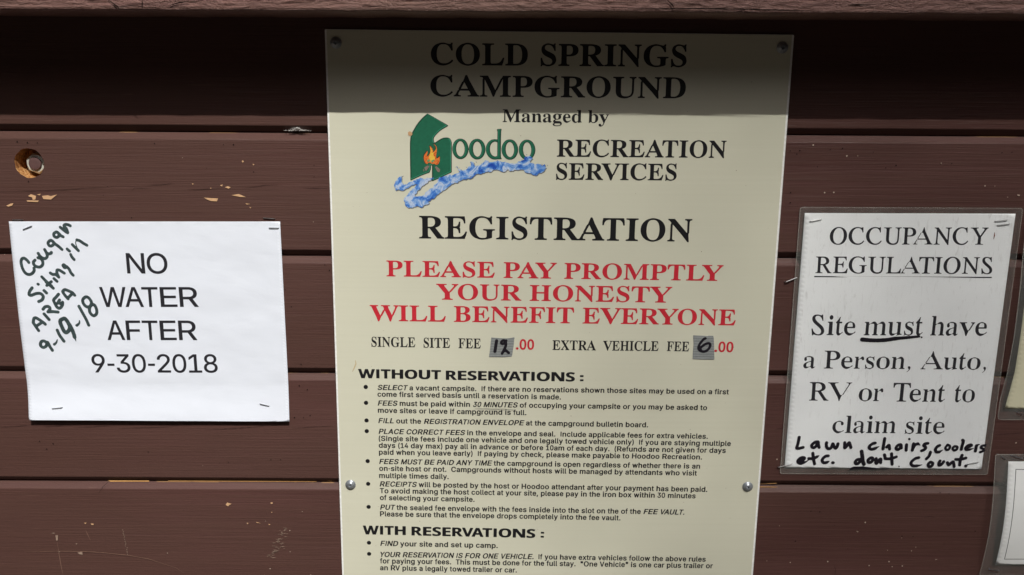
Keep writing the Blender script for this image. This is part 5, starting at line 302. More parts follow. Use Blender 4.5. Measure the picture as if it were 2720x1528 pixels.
 'lawn': '9062 -8100 9036 -8079 9022 -8057 9016 -8024 9026 -7987 9052 -7949 9072 -7934 9102 -7928 9120 -7932 9157 -7952 9176 -7972 9181 -7989 9181 -8014 9173 -8044 9163 -8064 9135 -8089 9102 -8100|9617 -8097 9602 -8092 9590 -8079 9578 -8022 9570 -8005 9562 -8008 9543 -8032 9517 -8055 9495 -8061 9470 -8050 9447 -8019 9432 -7984 9429 -7967 9436 -7949 9450 -7939 9460 -7936 9470 -7937 9486 -7947 9495 -7957 9500 -7969 9505 -7972 9544 -7932 9557 -7923 9580 -7916 9607 -7926 9620 -7939 9626 -7952 9646 -8017 9653 -8062 9650 -8077 9642 -8088 9632 -8095|8740 -8087 8715 -8083 8700 -8076 8681 -8064 8659 -8042 8645 -8017 8639 -7994 8644 -7957 8669 -7914 8732 -7857 8755 -7843 8792 -7832 8825 -7826 8843 -7829 8853 -7837 8861 -7849 8861 -7869 8856 -7879 8837 -7892 8790 -7903 8754 -7924 8719 -7959 8709 -7977 8707 -7992 8725 -8013 8742 -8020 8772 -8021 8807 -8016 8837 -8021 8917 -8018 8924 -8022 8925 -8029 8845 -8067 8822 -8082|8417 -8083 8408 -8074 8406 -8059 8410 -8051 8420 -8048 8431 -8054 8436 -8069 8430 -8081|9865 -8082 9841 -8067 9834 -8054 9834 -8042 9838 -8029 9847 -8018 9855 -8014 9870 -8013 9887 -8018 9899 -8027 9906 -8037 9910 -8052 9905 -8067 9897 -8077 9877 -8084|9282 -8070 9262 -8054 9252 -8039 9246 -8019 9246 -7977 9253 -7954 9271 -7914 9282 -7904 9297 -7900 9312 -7903 9325 -7912 9331 -7924 9331 -7939 9319 -7972 9320 -7980 9335 -7962 9347 -7934 9362 -7919 9382 -7913 9400 -7921 9412 -7937 9413 -7954 9409 -7967 9376 -8022 9347 -8050 9325 -8064 9305 -8070|7645 -8060 7630 -8052 7622 -8044 7590 -7979 7564 -8014 7542 -8035 7487 -8048 7465 -8042 7448 -8029 7440 -8019 7426 -7987 7426 -7962 7435 -7939 7450 -7914 7470 -7893 7485 -7884 7517 -7874 7555 -7873 7563 -7867 7558 -7827 7534 -7719 7541 -7697 7552 -7687 7565 -7681 7585 -7681 7595 -7685 7606 -7694 7613 -7707 7643 -7827 7664 -7937 7696 -8012 7695 -8029 7683 -8049 7665 -8060|9727 -8060 9712 -8051 9701 -8034 9702 -7929 9695 -7926 9662 -7928 9625 -7925 9605 -7910 9599 -7889 9606 -7872 9622 -7862 9697 -7863 9708 -7859 9734 -7779 9747 -7768 9767 -7764 9785 -7772 9796 -7789 9796 -7804 9785 -7844 9795 -7845 9835 -7832 9855 -7829 9867 -7834 9880 -7846 9883 -7854 9883 -7869 9876 -7884 9862 -7894 9770 -7922 9768 -7974 9770 -8034 9755 -8055 9740 -8060|6572 -8050 6560 -8043 6552 -8034 6524 -7939 6517 -7931 6460 -7929 6407 -7980 6350 -8022 6310 -8040 6285 -8046 6242 -8036 6212 -8020 6195 -8005 6181 -7982 6179 -7947 6188 -7922 6198 -7904 6231 -7869 6262 -7848 6297 -7838 6335 -7838 6352 -7842 6375 -7856 6383 -7867 6388 -7887 6384 -7909 6375 -7927 6354 -7952 6355 -7954 6365 -7955 6380 -7951 6420 -7932 6428 -7924 6417 -7909 6414 -7892 6418 -7877 6425 -7868 6440 -7861 6497 -7863 6505 -7859 6494 -7794 6492 -7764 6497 -7752 6507 -7742 6522 -7737 6535 -7738 6546 -7744 6557 -7759 6572 -7840 6577 -7841 6610 -7821 6662 -7816 6670 -7817 6673 -7822 6643 -7877 6589 -7914 6589 -7922 6616 -8019 6609 -8037 6602 -8044 6590 -8050|8257 -8047 8244 -8039 8235 -8024 8221 -7934 8215 -7922 8135 -7925 8092 -7917 8072 -7902 8066 -7887 8070 -7867 8054 -7832 8046 -7799 8050 -7781 8059 -7769 8072 -7764 8085 -7763 8105 -7774 8120 -7809 8128 -7839 8127 -7849 8137 -7855 8175 -7858 8205 -7854 8206 -7834 8197 -7767 8205 -7747 8222 -7736 8245 -7738 8260 -7752 8271 -7824 8277 -7834 8332 -7811 8350 -7812 8367 -7824 8373 -7847 8362 -7868 8289 -7902 8284 -7907 8301 -8004 8301 -8022 8295 -8035 8285 -8045 8272 -8048|7912 -8032 7897 -8023 7885 -8007 7874 -7979 7870 -7947 7867 -7943 7838 -7984 7810 -8009 7767 -8016 7730 -8003 7712 -7981 7701 -7947 7701 -7922 7707 -7902 7724 -7877 7765 -7843 7795 -7833 7817 -7834 7843 -7844 7863 -7869 7870 -7887 7878 -7867 7887 -7858 7907 -7851 7922 -7855 7938 -7872 7942 -7902 7971 -7872 7987 -7862 8007 -7859 8025 -7866 8038 -7882 8045 -7907 8048 -7982 8043 -7999 8025 -8014 8007 -8015 7990 -8005 7977 -7984 7962 -8010 7945 -8028 7935 -8033|9089 -8032 9102 -8029 9110 -8022 9113 -8009 9110 -8000 9102 -7999 9094 -8004 9084 -8024|6782 -8025 6760 -8019 6737 -8004 6717 -7977 6706 -7942 6706 -7919 6715 -7892 6729 -7867 6744 -7849 6782 -7813 6822 -7799 6862 -7796 6877 -7799 6891 -7809 6898 -7824 6898 -7834 6890 -7852 6872 -7863 6830 -7867 6809 -7879 6791 -7897 6780 -7914 6774 -7937 6781 -7949 6792 -7958 6860 -7946 6897 -7946 6903 -7949 6905 -7957 6881 -7989 6857 -8012 6832 -8020|6972 -8022 6951 -8014 6942 -8004 6936 -7989 6945 -7964 6962 -7954 6980 -7954 7000 -7960 7011 -7969 7018 -7984 7016 -8002 7007 -8015 6987 -8024|7497 -7972 7502 -7973 7517 -7964 7525 -7952 7525 -7945 7517 -7945 7510 -7951 7499 -7962|7774 -7944 7785 -7942 7796 -7929 7801 -7912 7800 -7906 7792 -7908 7774 -7927 7771 -7937|8985 -7917 8969 -7904 8964 -7892 8964 -7882 8972 -7864 9003 -7829 9017 -7804 9028 -7772 9029 -7752 9038 -7717 9045 -7706 9057 -7699 9070 -7696 9085 -7700 9098 -7714 9103 -7729 9098 -7767 9084 -7817 9074 -7842 9047 -7880 9022 -7908 9005 -7918|9207 -7762 9180 -7753 9156 -7732 9142 -7704 9134 -7674 9139 -7642 9162 -7597 9184 -7569 9227 -7547 9245 -7541 9260 -7541 9270 -7546 9281 -7559 9283 -7574 9281 -7587 9267 -7602 9237 -7616 9217 -7636 9204 -7664 9207 -7687 9217 -7695 9267 -7690 9332 -7669 9339 -7672 9340 -7677 9277 -7752 9262 -7758 9232 -7762|10137 -7750 10127 -7744 10120 -7734 10117 -7722 10121 -7709 10132 -7699 10181 -7682 10188 -7672 10183 -7667 10147 -7655 10129 -7639 10121 -7614 10132 -7579 10149 -7559 10175 -7547 10222 -7541 10252 -7543 10263 -7552 10268 -7564 10266 -7577 10258 -7587 10247 -7593 10190 -7599 10182 -7607 10225 -7625 10238 -7637 10246 -7659 10246 -7674 10240 -7694 10231 -7709 10212 -7727 10170 -7745 10150 -7750|10030 -7732 10015 -7722 10006 -7702 10015 -7562 10027 -7546 10045 -7539 10062 -7541 10080 -7536 10095 -7536 10117 -7541 10123 -7547 10120 -7554 10092 -7565 10084 -7579 10077 -7617 10078 -7627 10072 -7712 10065 -7723 10055 -7730 10045 -7733|8872 -7730 8857 -7725 8847 -7714 8841 -7697 8845 -7682 8860 -7667 8900 -7651 8913 -7642 8918 -7634 8913 -7627 8883 -7602 8875 -7589 8871 -7574 8879 -7542 8892 -7523 8925 -7503 8940 -7499 8987 -7493 9007 -7498 9017 -7507 9023 -7519 9023 -7534 9016 -7549 9000 -7560 8962 -7564 8952 -7569 8971 -7587 8983 -7604 8988 -7617 8988 -7647 8977 -7669 8945 -7704 8905 -7722|8535 -7725 8516 -7717 8504 -7697 8500 -7579 8501 -7549 8504 -7542 8517 -7530 8532 -7526 8553 -7532 8565 -7549 8571 -7652 8571 -7694 8567 -7707 8552 -7721|8662 -7722 8642 -7707 8636 -7687 8641 -7652 8646 -7552 8653 -7519 8665 -7507 8680 -7501 8697 -7507 8715 -7523 8767 -7504 8790 -7507 8800 -7514 8817 -7542 8836 -7564 8837 -7574 8827 -7578 8780 -7570 8748 -7582 8728 -7614 8715 -7654 8707 -7667 8703 -7697 8698 -7709 8680 -7722|9567 -7712 9542 -7698 9515 -7659 9514 -7632 9520 -7609 9546 -7579 9570 -7564 9607 -7564 9640 -7575 9658 -7592 9665 -7607 9668 -7629 9660 -7664 9643 -7689 9625 -7702 9597 -7713|8335 -7707 8315 -7699 8300 -7688 8292 -7679 8283 -7657 8281 -7624 8295 -7587 8317 -7559 8350 -7536 8377 -7529 8405 -7526 8427 -7533 8440 -7547 8450 -7567 8461 -7634 8457 -7654 8442 -7669 8417 -7674 8397 -7693 8380 -7704 8365 -7708|7785 -7705 7762 -7700 7740 -7689 7711 -7664 7702 -7647 7696 -7627 7699 -7602 7707 -7584 7724 -7562 7767 -7519 7802 -7502 7842 -7494 7862 -7494 7876 -7502 7885 -7517 7886 -7529 7880 -7544 7860 -7559 7815 -7571 7795 -7583 7770 -7612 7768 -7622 7770 -7627 7782 -7635 7797 -7636 7862 -7614 7932 -7599 7950 -7597 7952 -7606 7885 -7678 7825 -7700|9407 -7702 9387 -7693 9370 -7672 9359 -7654 9354 -7629 9362 -7599 9395 -7544 9407 -7533 9425 -7530 9452 -7539 9486 -7559 9502 -7582 9506 -7609 9497 -7649 9478 -7682 9460 -7695 9440 -7702 9420 -7704|9845 -7702 9822 -7696 9797 -7672 9789 -7654 9786 -7634 9788 -7619 9797 -7599 9827 -7561 9862 -7538 9910 -7523 9930 -7524 9952 -7534 9966 -7547 9971 -7557 9973 -7574 9970 -7587 9952 -7604 9917 -7624 9880 -7639 9885 -7642 9905 -7636 9992 -7631 10000 -7635 9999 -7644 9917 -7692 9857 -7703|6842 -7697 6820 -7687 6802 -7672 6782 -7637 6772 -7612 6766 -7564 6766 -7529 6772 -7507 6785 -7494 6795 -7491 6812 -7492 6825 -7499 6831 -7507 6836 -7522 6833 -7569 6837 -7587 6849 -7622 6865 -7632 6871 -7629 6885 -7614 6893 -7594 6904 -7542 6911 -7529 6925 -7518 6950 -7517 6972 -7532 7002 -7597 7010 -7584 7017 -7539 7030 -7521 7052 -7514 7067 -7519 7080 -7532 7083 -7542 7083 -7564 7070 -7627 7053 -7657 7035 -7677 7015 -7688 6992 -7685 6969 -7669 6952 -7647 6947 -7644 6930 -7670 6900 -7693 6882 -7698|8025 -7697 8012 -7690 8005 -7682 7999 -7652 8011 -7452 8014 -7419 8019 -7402 8032 -7390 8050 -7386 8072 -7396 8081 -7414 8081 -7452 8070 -7607 8072 -7617 8097 -7579 8122 -7551 8145 -7542 8162 -7542 8183 -7557 8194 -7579 8211 -7667 8205 -7682 8195 -7692 8182 -7698 8167 -7697 8155 -7690 8148 -7682 8137 -7642 8117 -7650 8100 -7650 8086 -7642 8075 -7621 8070 -7637 8068 -7667 8063 -7682 8047 -7696|9727 -7697 9706 -7687 9699 -7674 9696 -7659 9704 -7584 9719 -7484 9703 -7462 9699 -7447 9702 -7434 9710 -7424 9722 -7417 9735 -7416 9755 -7422 9780 -7447 9786 -7462 9786 -7492 9784 -7514 9771 -7577 9762 -7672 9748 -7692|6175 -7695 6157 -7689 6145 -7680 6132 -7657 6131 -7639 6146 -7584 6158 -7509 6169 -7394 6174 -7384 6185 -7374 6207 -7371 6228 -7382 6235 -7394 6236 -7407 6221 -7547 6206 -7624 6210 -7627 6227 -7625 6292 -7604 6315 -7604 6333 -7617 6337 -7627 6338 -7639 6331 -7657 6310 -7671 6220 -7695|6522 -7677 6487 -7662 6464 -7642 6451 -7604 6451 -7584 6457 -7567 6483 -7529 6535 -7485 6560 -7477 6587 -7473 6617 -7473 6632 -7478 6650 -7496 6655 -7509 6664 -7574 6685 -7632 6681 -7649 6672 -7660 6662 -7666 6642 -7667 6625 -7657 6612 -7631 6607 -7628 6587 -7651 6567 -7666 6540 -7677|7207 -7677 7190 -7672 7182 -7666 7169 -7637 7168 -7587 7164 -7567 7161 -7522 7165 -7504 7174 -7494 7190 -7487 7210 -7490 7226 -7507 7232 -7539 7235 -7541 7252 -7509 7267 -7494 7282 -7488 7300 -7489 7310 -7493 7325 -7507 7340 -7539 7370 -7624 7371 -7639 7367 -7649 7360 -7660 7345 -7667 7330 -7668 7320 -7664 7305 -7649 7294 -7614 7285 -7600 7241 -7662 7225 -7674|9579 -7657 9587 -7658 9606 -7649 9613 -7632 9610 -7621 9592 -7616 9580 -7622 9569 -7639 9572 -7649|9420 -7647 9427 -7648 9440 -7642 9449 -7622 9450 -7602 9437 -7592 9429 -7594 9409 -7624 9410 -7634|8349 -7637 8355 -7639 8363 -7632 8376 -7612 8377 -7601 8372 -7600 8361 -7609 8350 -7627|6528 -7607 6535 -7605 6553 -7587 6567 -7549 6550 -7558 6524 -7587 6521 -7599|8572 -7457 8563 -7452 8555 -7442 8552 -7422 8557 -7412 8565 -7405 8577 -7402 8587 -7404 8605 -7419 8608 -7437 8603 -7447 8595 -7455 8587 -7458',
 'must': '7627 -5264 7550 -5261 7535 -5263 7485 -5256 7462 -5258 7415 -5252 7377 -5252 7347 -5247 7330 -5237 7323 -5229 7316 -5214 7316 -5199 7326 -5177 7337 -5166 7352 -5161 7385 -5160 7452 -5170 7470 -5168 7490 -5174 7520 -5177 7540 -5175 7617 -5180 7632 -5178 7650 -5182 7675 -5181 7690 -5178 7735 -5180 7812 -5171 7825 -5173 7912 -5164 8052 -5135 8120 -5136 8137 -5133 8155 -5136 8172 -5132 8190 -5134 8207 -5128 8227 -5131 8245 -5126 8265 -5127 8280 -5123 8332 -5122 8350 -5118 8367 -5121 8385 -5116 8400 -5119 8415 -5115 8435 -5117 8450 -5113 8470 -5114 8482 -5110 8500 -5111 8512 -5108 8557 -5106 8571 -5112 8580 -5127 8575 -5144 8560 -5152 8517 -5160 8472 -5162 8457 -5167 8440 -5166 8422 -5172 8407 -5171 8390 -5177 8372 -5177 8357 -5182 8337 -5181 8292 -5190 8270 -5189 8250 -5195 8235 -5192 8212 -5199 8195 -5197 8177 -5202 8160 -5201 8142 -5207 8127 -5207 8065 -5220 8015 -5226 7972 -5237 7897 -5246 7880 -5252 7832 -5256 7815 -5260 7800 -5258 7737 -5260 7695 -5265 7652 -5261|8605 -5167 8592 -5162 8585 -5152 8587 -5139 8597 -5131 8615 -5132 8626 -5144 8622 -5160 8612 -5167',
 'dont': '7366 -8163 7355 -8153 7353 -8143 7354 -8131 7365 -8116 7404 -8087 7444 -8075 7596 -8072 7639 -8068 7674 -8077 7716 -8080 7729 -8084 7744 -8083 7764 -8089 7784 -8087 7801 -8092 7816 -8090 7834 -8097 7856 -8095 7871 -8100 7886 -8095 7909 -8103 7931 -8100 7946 -8111 7961 -8103 7974 -8103 7991 -8118 8001 -8107 8014 -8103 8026 -8110 8033 -8121 8030 -8133 8014 -8143 8001 -8139 7991 -8127 7981 -8139 7971 -8143 7959 -8141 7946 -8134 7926 -8144 7906 -8137 7886 -8144 7869 -8139 7851 -8144 7834 -8138 7814 -8144 7796 -8139 7776 -8143 7759 -8139 7744 -8142 7726 -8139 7711 -8142 7694 -8140 7636 -8142 7616 -8137 7579 -8135 7524 -8137 7459 -8135 7424 -8140 7384 -8164|8051 -8141 8042 -8133 8040 -8118 8049 -8108 8061 -8106 8071 -8111 8078 -8126 8066 -8141|8096 -8142 8086 -8134 8083 -8123 8091 -8111 8106 -8108 8115 -8113 8121 -8126 8111 -8140|8136 -8141 8128 -8136 8124 -8123 8129 -8115 8139 -8110 8149 -8112 8159 -8118 8171 -8112 8189 -8116 8199 -8113 8206 -8116 8212 -8123 8210 -8133 8201 -8139 8186 -8137 8174 -8141 8159 -8133 8146 -8141',
 'twelve': '-192 -5577 -202 -5572 -209 -5562 -212 -5549 -210 -5539 -155 -5432 -141 -5394 -134 -5359 -139 -5356 -164 -5365 -182 -5366 -209 -5357 -219 -5349 -230 -5332 -233 -5319 -232 -5299 -227 -5287 -209 -5263 -192 -5249 -174 -5240 -154 -5236 -114 -5245 -92 -5242 -76 -5252 -71 -5269 -82 -5299 -76 -5334 -76 -5372 -99 -5454 -64 -5476 -22 -5518 -16 -5529 -16 -5547 -29 -5562 -52 -5565 -63 -5559 -102 -5522 -112 -5517 -127 -5519 -135 -5524 -163 -5572 -174 -5578|-347 -5537 -362 -5525 -368 -5507 -335 -5272 -332 -5259 -322 -5247 -312 -5241 -292 -5241 -274 -5254 -268 -5274 -301 -5509 -307 -5525 -319 -5536|-175 -5312 -157 -5303 -151 -5297 -151 -5292 -159 -5292 -169 -5298 -177 -5307',
 'six': '4045 -5483 3990 -5464 3954 -5437 3942 -5420 3934 -5400 3931 -5385 3931 -5352 3939 -5320 3960 -5270 4019 -5185 4044 -5160 4055 -5153 4082 -5144 4100 -5144 4109 -5150 4116 -5160 4118 -5170 4115 -5182 4102 -5194 4077 -5202 4061 -5217 4009 -5292 3990 -5340 3995 -5341 4035 -5304 4075 -5275 4110 -5257 4150 -5246 4187 -5250 4211 -5265 4225 -5292 4228 -5327 4219 -5365 4207 -5390 4177 -5433 4162 -5448 4135 -5467 4107 -5478 4080 -5484|4056 -5430 4085 -5428 4107 -5420 4122 -5411 4140 -5394 4159 -5365 4170 -5340 4174 -5312 4170 -5302 4162 -5299 4145 -5302 4102 -5321 4070 -5344 4037 -5375 4025 -5390 4023 -5397 4039 -5425',
 'tape12': '-412 -5205 -317 -5214 -231 -5220 -102 -5223 -16 -5216 70 -5194 76 -5224 69 -5241 63 -5344 44 -5493 28 -5606 19 -5617 -141 -5633 -314 -5632 -453 -5632 -459 -5616 -449 -5539 -435 -5427 -425 -5301',
 'tape6': '3833 -5107 3963 -5112 4138 -5119 4160 -5112 4252 -5113 4267 -5152 4285 -5334 4307 -5622 4296 -5636 4080 -5632 3849 -5628 3847 -5522 3849 -5430 3852 -5293 3834 -5157',
 'logo_outline': '-1629 -1937 -1635 -1931 -1638 -1925 -1635 -1625 -1637 -1620 -1640 -1619 -1649 -1619 -1652 -1621 -1660 -1703 -1687 -1763 -1867 -1833 -2059 -1926 -2069 -1926 -2075 -1920 -2076 -1915 -2076 -1643 -2078 -1631 -2076 -1175 -2066 -1081 -2054 -1025 -2043 -995 -2019 -948 -1946 -826 -1903 -766 -1860 -715 -1815 -669 -1730 -596 -1720 -590 -1710 -592 -1332 -802 -1311 -815 -1306 -825 -1307 -830 -1312 -834 -1410 -891 -1469 -931 -1510 -968 -1553 -1013 -1587 -1060 -1596 -1088 -1594 -1128 -1590 -1143 -1583 -1153 -1577 -1158 -1572 -1159 -1467 -1091 -1430 -1073 -1402 -1064 -1375 -1059 -1329 -1057 -1292 -1064 -1269 -1080 -1254 -1101 -1243 -1123 -1233 -1160 -1236 -1750 -1240 -1754 -1284 -1776 -1467 -1865 -1620 -1936|-732 -1488 -749 -1487 -774 -1480 -795 -1469 -817 -1454 -843 -1428 -860 -1403 -876 -1371 -886 -1338 -894 -1287 -898 -1295 -898 -1311 -905 -1346 -914 -1373 -929 -1403 -945 -1426 -962 -1445 -990 -1466 -1010 -1476 -1034 -1483 -1075 -1485 -1114 -1476 -1132 -1466 -1154 -1450 -1173 -1431 -1195 -1400 -1208 -1373 -1217 -1348 -1225 -1310 -1226 -1285 -1225 -1251 -1217 -1215 -1207 -1185 -1193 -1158 -1178 -1135 -1161 -1116 -1139 -1099 -1117 -1087 -1094 -1079 -1079 -1077 -1042 -1077 -1007 -1087 -985 -1098 -968 -1111 -948 -1131 -930 -1158 -914 -1193 -904 -1222 -898 -1251 -898 -1270 -894 -1276 -886 -1221 -876 -1190 -862 -1161 -842 -1132 -821 -1111 -804 -1098 -782 -1087 -760 -1079 -717 -1075 -699 -1077 -674 -1084 -647 -1098 -627 -1112 -608 -1133 -592 -1156 -574 -1191 -564 -1221 -558 -1250 -556 -1278 -557 -1305 -564 -1345 -574 -1375 -589 -1405 -603 -1426 -625 -1450 -647 -1466 -670 -1479 -700 -1487|-79 -1486 -92 -1485 -114 -1479 -142 -1465 -160 -1450 -185 -1425 -196 -1411 -217 -1373 -227 -1341 -233 -1313 -235 -1268 -228 -1221 -219 -1193 -203 -1161 -187 -1137 -162 -1112 -147 -1101 -127 -1091 -100 -1082 -67 -1079 -35 -1083 -14 -1089 3 -1097 26 -1114 50 -1138 65 -1160 81 -1191 93 -1225 100 -1266 100 -1310 93 -1348 74 -1396 55 -1427 35 -1448 13 -1465 -10 -1477 -37 -1485|278 -1486 251 -1483 230 -1476 211 -1467 185 -1449 161 -1423 145 -1401 129 -1370 119 -1340 112 -1293 112 -1263 119 -1218 139 -1168 158 -1140 178 -1118 215 -1093 246 -1083 266 -1080 306 -1082 336 -1092 362 -1106 393 -1134 411 -1160 431 -1200 443 -1240 449 -1281 447 -1316 438 -1358 419 -1401 402 -1426 381 -1449 360 -1465 338 -1476 315 -1483|-387 -1485 -422 -1477 -452 -1463 -480 -1442 -498 -1425 -516 -1401 -534 -1366 -542 -1343 -549 -1310 -551 -1276 -549 -1251 -544 -1225 -532 -1190 -514 -1158 -489 -1127 -457 -1103 -432 -1090 -392 -1081 -370 -1079 -321 -1085 -320 -933 -331 -893 -331 -885 -325 -880 -244 -873 -238 -880 -236 -888 -243 -940 -246 -1101 -245 -1390 -243 -1430 -229 -1471 -230 -1475 -235 -1477 -320 -1480 -352 -1485|-723 -1433 -714 -1433 -694 -1426 -680 -1416 -667 -1401 -653 -1376 -644 -1351 -636 -1306 -636 -1268 -642 -1233 -656 -1190 -667 -1170 -683 -1150 -700 -1138 -719 -1132 -732 -1133 -750 -1140 -762 -1149 -776 -1165 -790 -1190 -797 -1211 -803 -1235 -806 -1266 -803 -1320 -794 -1356 -787 -1375 -778 -1391 -756 -1416 -739 -1427|-1068 -1431 -1052 -1432 -1035 -1426 -1020 -1415 -1009 -1401 -998 -1385 -984 -1350 -976 -1303 -978 -1248 -987 -1210 -998 -1181 -1022 -1146 -1039 -1134 -1062 -1127 -1075 -1129 -1092 -1137 -1110 -1154 -1122 -1171 -1138 -1211 -1146 -1265 -1145 -1306 -1141 -1328 -1127 -1375 -1117 -1391 -1099 -1414 -1080 -1426|-70 -1431 -55 -1432 -37 -1425 -14 -1404 -3 -1386 11 -1350 17 -1323 19 -1276 13 -1238 6 -1211 -12 -1171 -24 -1155 -37 -1144 -52 -1136 -70 -1132 -89 -1137 -105 -1147 -119 -1161 -133 -1185 -142 -1213 -148 -1238 -150 -1293 -141 -1345 -127 -1381 -114 -1400 -97 -1417 -83 -1426|284 -1430 298 -1428 318 -1417 333 -1401 345 -1383 355 -1358 362 -1328 364 -1266 353 -1213 335 -1173 323 -1157 303 -1140 286 -1134 270 -1134 255 -1139 240 -1150 228 -1165 217 -1185 206 -1216 202 -1236 200 -1295 209 -1343 218 -1368 226 -1385 236 -1398 253 -1415 266 -1424|-375 -1423 -354 -1424 -340 -1420 -322 -1411 -320 -1405 -320 -1146 -322 -1142 -335 -1134 -365 -1127 -380 -1129 -400 -1137 -420 -1151 -434 -1166 -448 -1188 -456 -1208 -463 -1231 -466 -1256 -464 -1306 -459 -1333 -445 -1366 -433 -1385 -414 -1404 -390 -1418',
 'logo_green': '-1629 -1921 -1626 -1613 -1628 -1608 -1632 -1607 -1659 -1607 -1664 -1610 -1672 -1696 -1696 -1751 -1875 -1822 -2062 -1912 -2067 -1911 -2068 -1908 -2068 -1640 -2070 -1628 -2068 -1178 -2058 -1085 -2046 -1028 -2035 -998 -2012 -955 -1939 -833 -1896 -773 -1854 -722 -1809 -675 -1724 -602 -1717 -599 -1509 -713 -1321 -820 -1324 -824 -1419 -879 -1479 -921 -1520 -958 -1578 -1021 -1599 -1055 -1608 -1083 -1608 -1113 -1606 -1126 -1600 -1145 -1589 -1160 -1579 -1170 -1572 -1170 -1482 -1111 -1440 -1087 -1422 -1079 -1390 -1069 -1345 -1064 -1307 -1068 -1294 -1073 -1278 -1085 -1267 -1098 -1254 -1120 -1245 -1156 -1247 -1740 -1292 -1764 -1477 -1854 -1614 -1917 -1625 -1922|-730 -1476 -747 -1475 -772 -1468 -794 -1457 -815 -1442 -836 -1421 -853 -1396 -868 -1366 -879 -1326 -885 -1281 -883 -1253 -878 -1226 -868 -1195 -853 -1165 -836 -1140 -815 -1118 -795 -1103 -754 -1086 -725 -1082 -705 -1084 -685 -1089 -655 -1103 -632 -1120 -609 -1148 -587 -1186 -575 -1218 -568 -1263 -568 -1295 -575 -1338 -586 -1370 -600 -1396 -625 -1430 -650 -1451 -675 -1466 -709 -1475|-77 -1475 -109 -1468 -139 -1454 -156 -1441 -181 -1416 -196 -1395 -208 -1371 -219 -1340 -224 -1311 -226 -1271 -219 -1225 -211 -1196 -197 -1168 -181 -1145 -164 -1126 -139 -1107 -102 -1091 -70 -1086 -42 -1089 -20 -1096 -3 -1105 20 -1121 43 -1145 58 -1166 69 -1188 81 -1221 89 -1263 89 -1303 81 -1341 62 -1390 43 -1418 26 -1436 5 -1453 -17 -1465 -45 -1473|280 -1475 253 -1471 231 -1465 213 -1456 186 -1437 167 -1416 152 -1395 138 -1366 128 -1336 120 -1290 121 -1265 128 -1220 147 -1173 165 -1146 184 -1125 221 -1100 253 -1089 273 -1087 300 -1089 330 -1098 356 -1114 387 -1141 405 -1166 420 -1196 432 -1236 437 -1278 435 -1310 426 -1351 409 -1391 392 -1416 375 -1435 358 -1449 330 -1465 306 -1472|-1077 -1473 -1110 -1465 -1135 -1451 -1165 -1426 -1186 -1398 -1201 -1368 -1211 -1335 -1218 -1283 -1216 -1255 -1209 -1220 -1200 -1191 -1185 -1161 -1171 -1141 -1155 -1124 -1132 -1105 -1109 -1093 -1085 -1086 -1049 -1084 -1019 -1091 -994 -1103 -975 -1118 -954 -1140 -936 -1166 -916 -1218 -910 -1248 -908 -1281 -915 -1331 -925 -1363 -939 -1393 -955 -1416 -972 -1435 -987 -1447 -1017 -1464 -1042 -1472|-385 -1473 -420 -1465 -450 -1451 -479 -1430 -509 -1395 -525 -1365 -532 -1345 -541 -1306 -543 -1280 -541 -1255 -536 -1228 -523 -1193 -507 -1165 -482 -1134 -450 -1109 -422 -1096 -384 -1087 -354 -1087 -319 -1096 -316 -1103 -316 -1126 -319 -1130 -349 -1118 -377 -1116 -409 -1125 -420 -1132 -438 -1148 -458 -1178 -469 -1205 -478 -1246 -478 -1288 -471 -1328 -457 -1365 -439 -1391 -420 -1410 -395 -1425 -364 -1432 -345 -1430 -330 -1425 -312 -1415 -311 -931 -322 -890 -319 -887 -250 -881 -248 -885 -255 -933 -256 -1003 -258 -1280 -255 -1425 -243 -1463 -247 -1465 -307 -1469 -320 -1465 -359 -1473|-1063 -1440 -1044 -1438 -1027 -1431 -1012 -1420 -991 -1391 -976 -1353 -970 -1325 -968 -1263 -973 -1226 -979 -1205 -989 -1178 -1002 -1156 -1019 -1135 -1035 -1124 -1050 -1118 -1069 -1115 -1084 -1118 -1100 -1126 -1121 -1145 -1133 -1163 -1147 -1198 -1154 -1226 -1158 -1280 -1156 -1305 -1147 -1346 -1138 -1371 -1127 -1393 -1114 -1411 -1102 -1423 -1085 -1434|-730 -1440 -710 -1440 -694 -1436 -674 -1423 -662 -1410 -642 -1373 -633 -1345 -628 -1310 -628 -1265 -633 -1230 -640 -1205 -654 -1173 -670 -1150 -683 -1136 -700 -1125 -714 -1121 -727 -1119 -740 -1121 -760 -1129 -772 -1139 -787 -1156 -802 -1183 -809 -1205 -814 -1228 -818 -1260 -818 -1285 -814 -1316 -806 -1353 -796 -1378 -785 -1398 -763 -1423 -745 -1434|-63 -1440 -47 -1438 -30 -1431 -7 -1410 4 -1393 19 -1355 25 -1326 27 -1271 22 -1235 15 -1208 6 -1185 -5 -1164 -25 -1140 -40 -1129 -64 -1121 -80 -1120 -97 -1125 -115 -1136 -129 -1151 -145 -1180 -154 -1206 -159 -1231 -161 -1291 -158 -1318 -149 -1353 -131 -1391 -121 -1406 -102 -1425 -85 -1435|277 -1436 303 -1435 318 -1428 331 -1418 351 -1391 363 -1363 370 -1331 372 -1265 361 -1210 341 -1166 330 -1151 306 -1130 290 -1123 273 -1120 256 -1123 233 -1137 218 -1154 207 -1175 198 -1198 191 -1230 189 -1290 191 -1308 201 -1351 219 -1391 229 -1405 246 -1422 260 -1431',
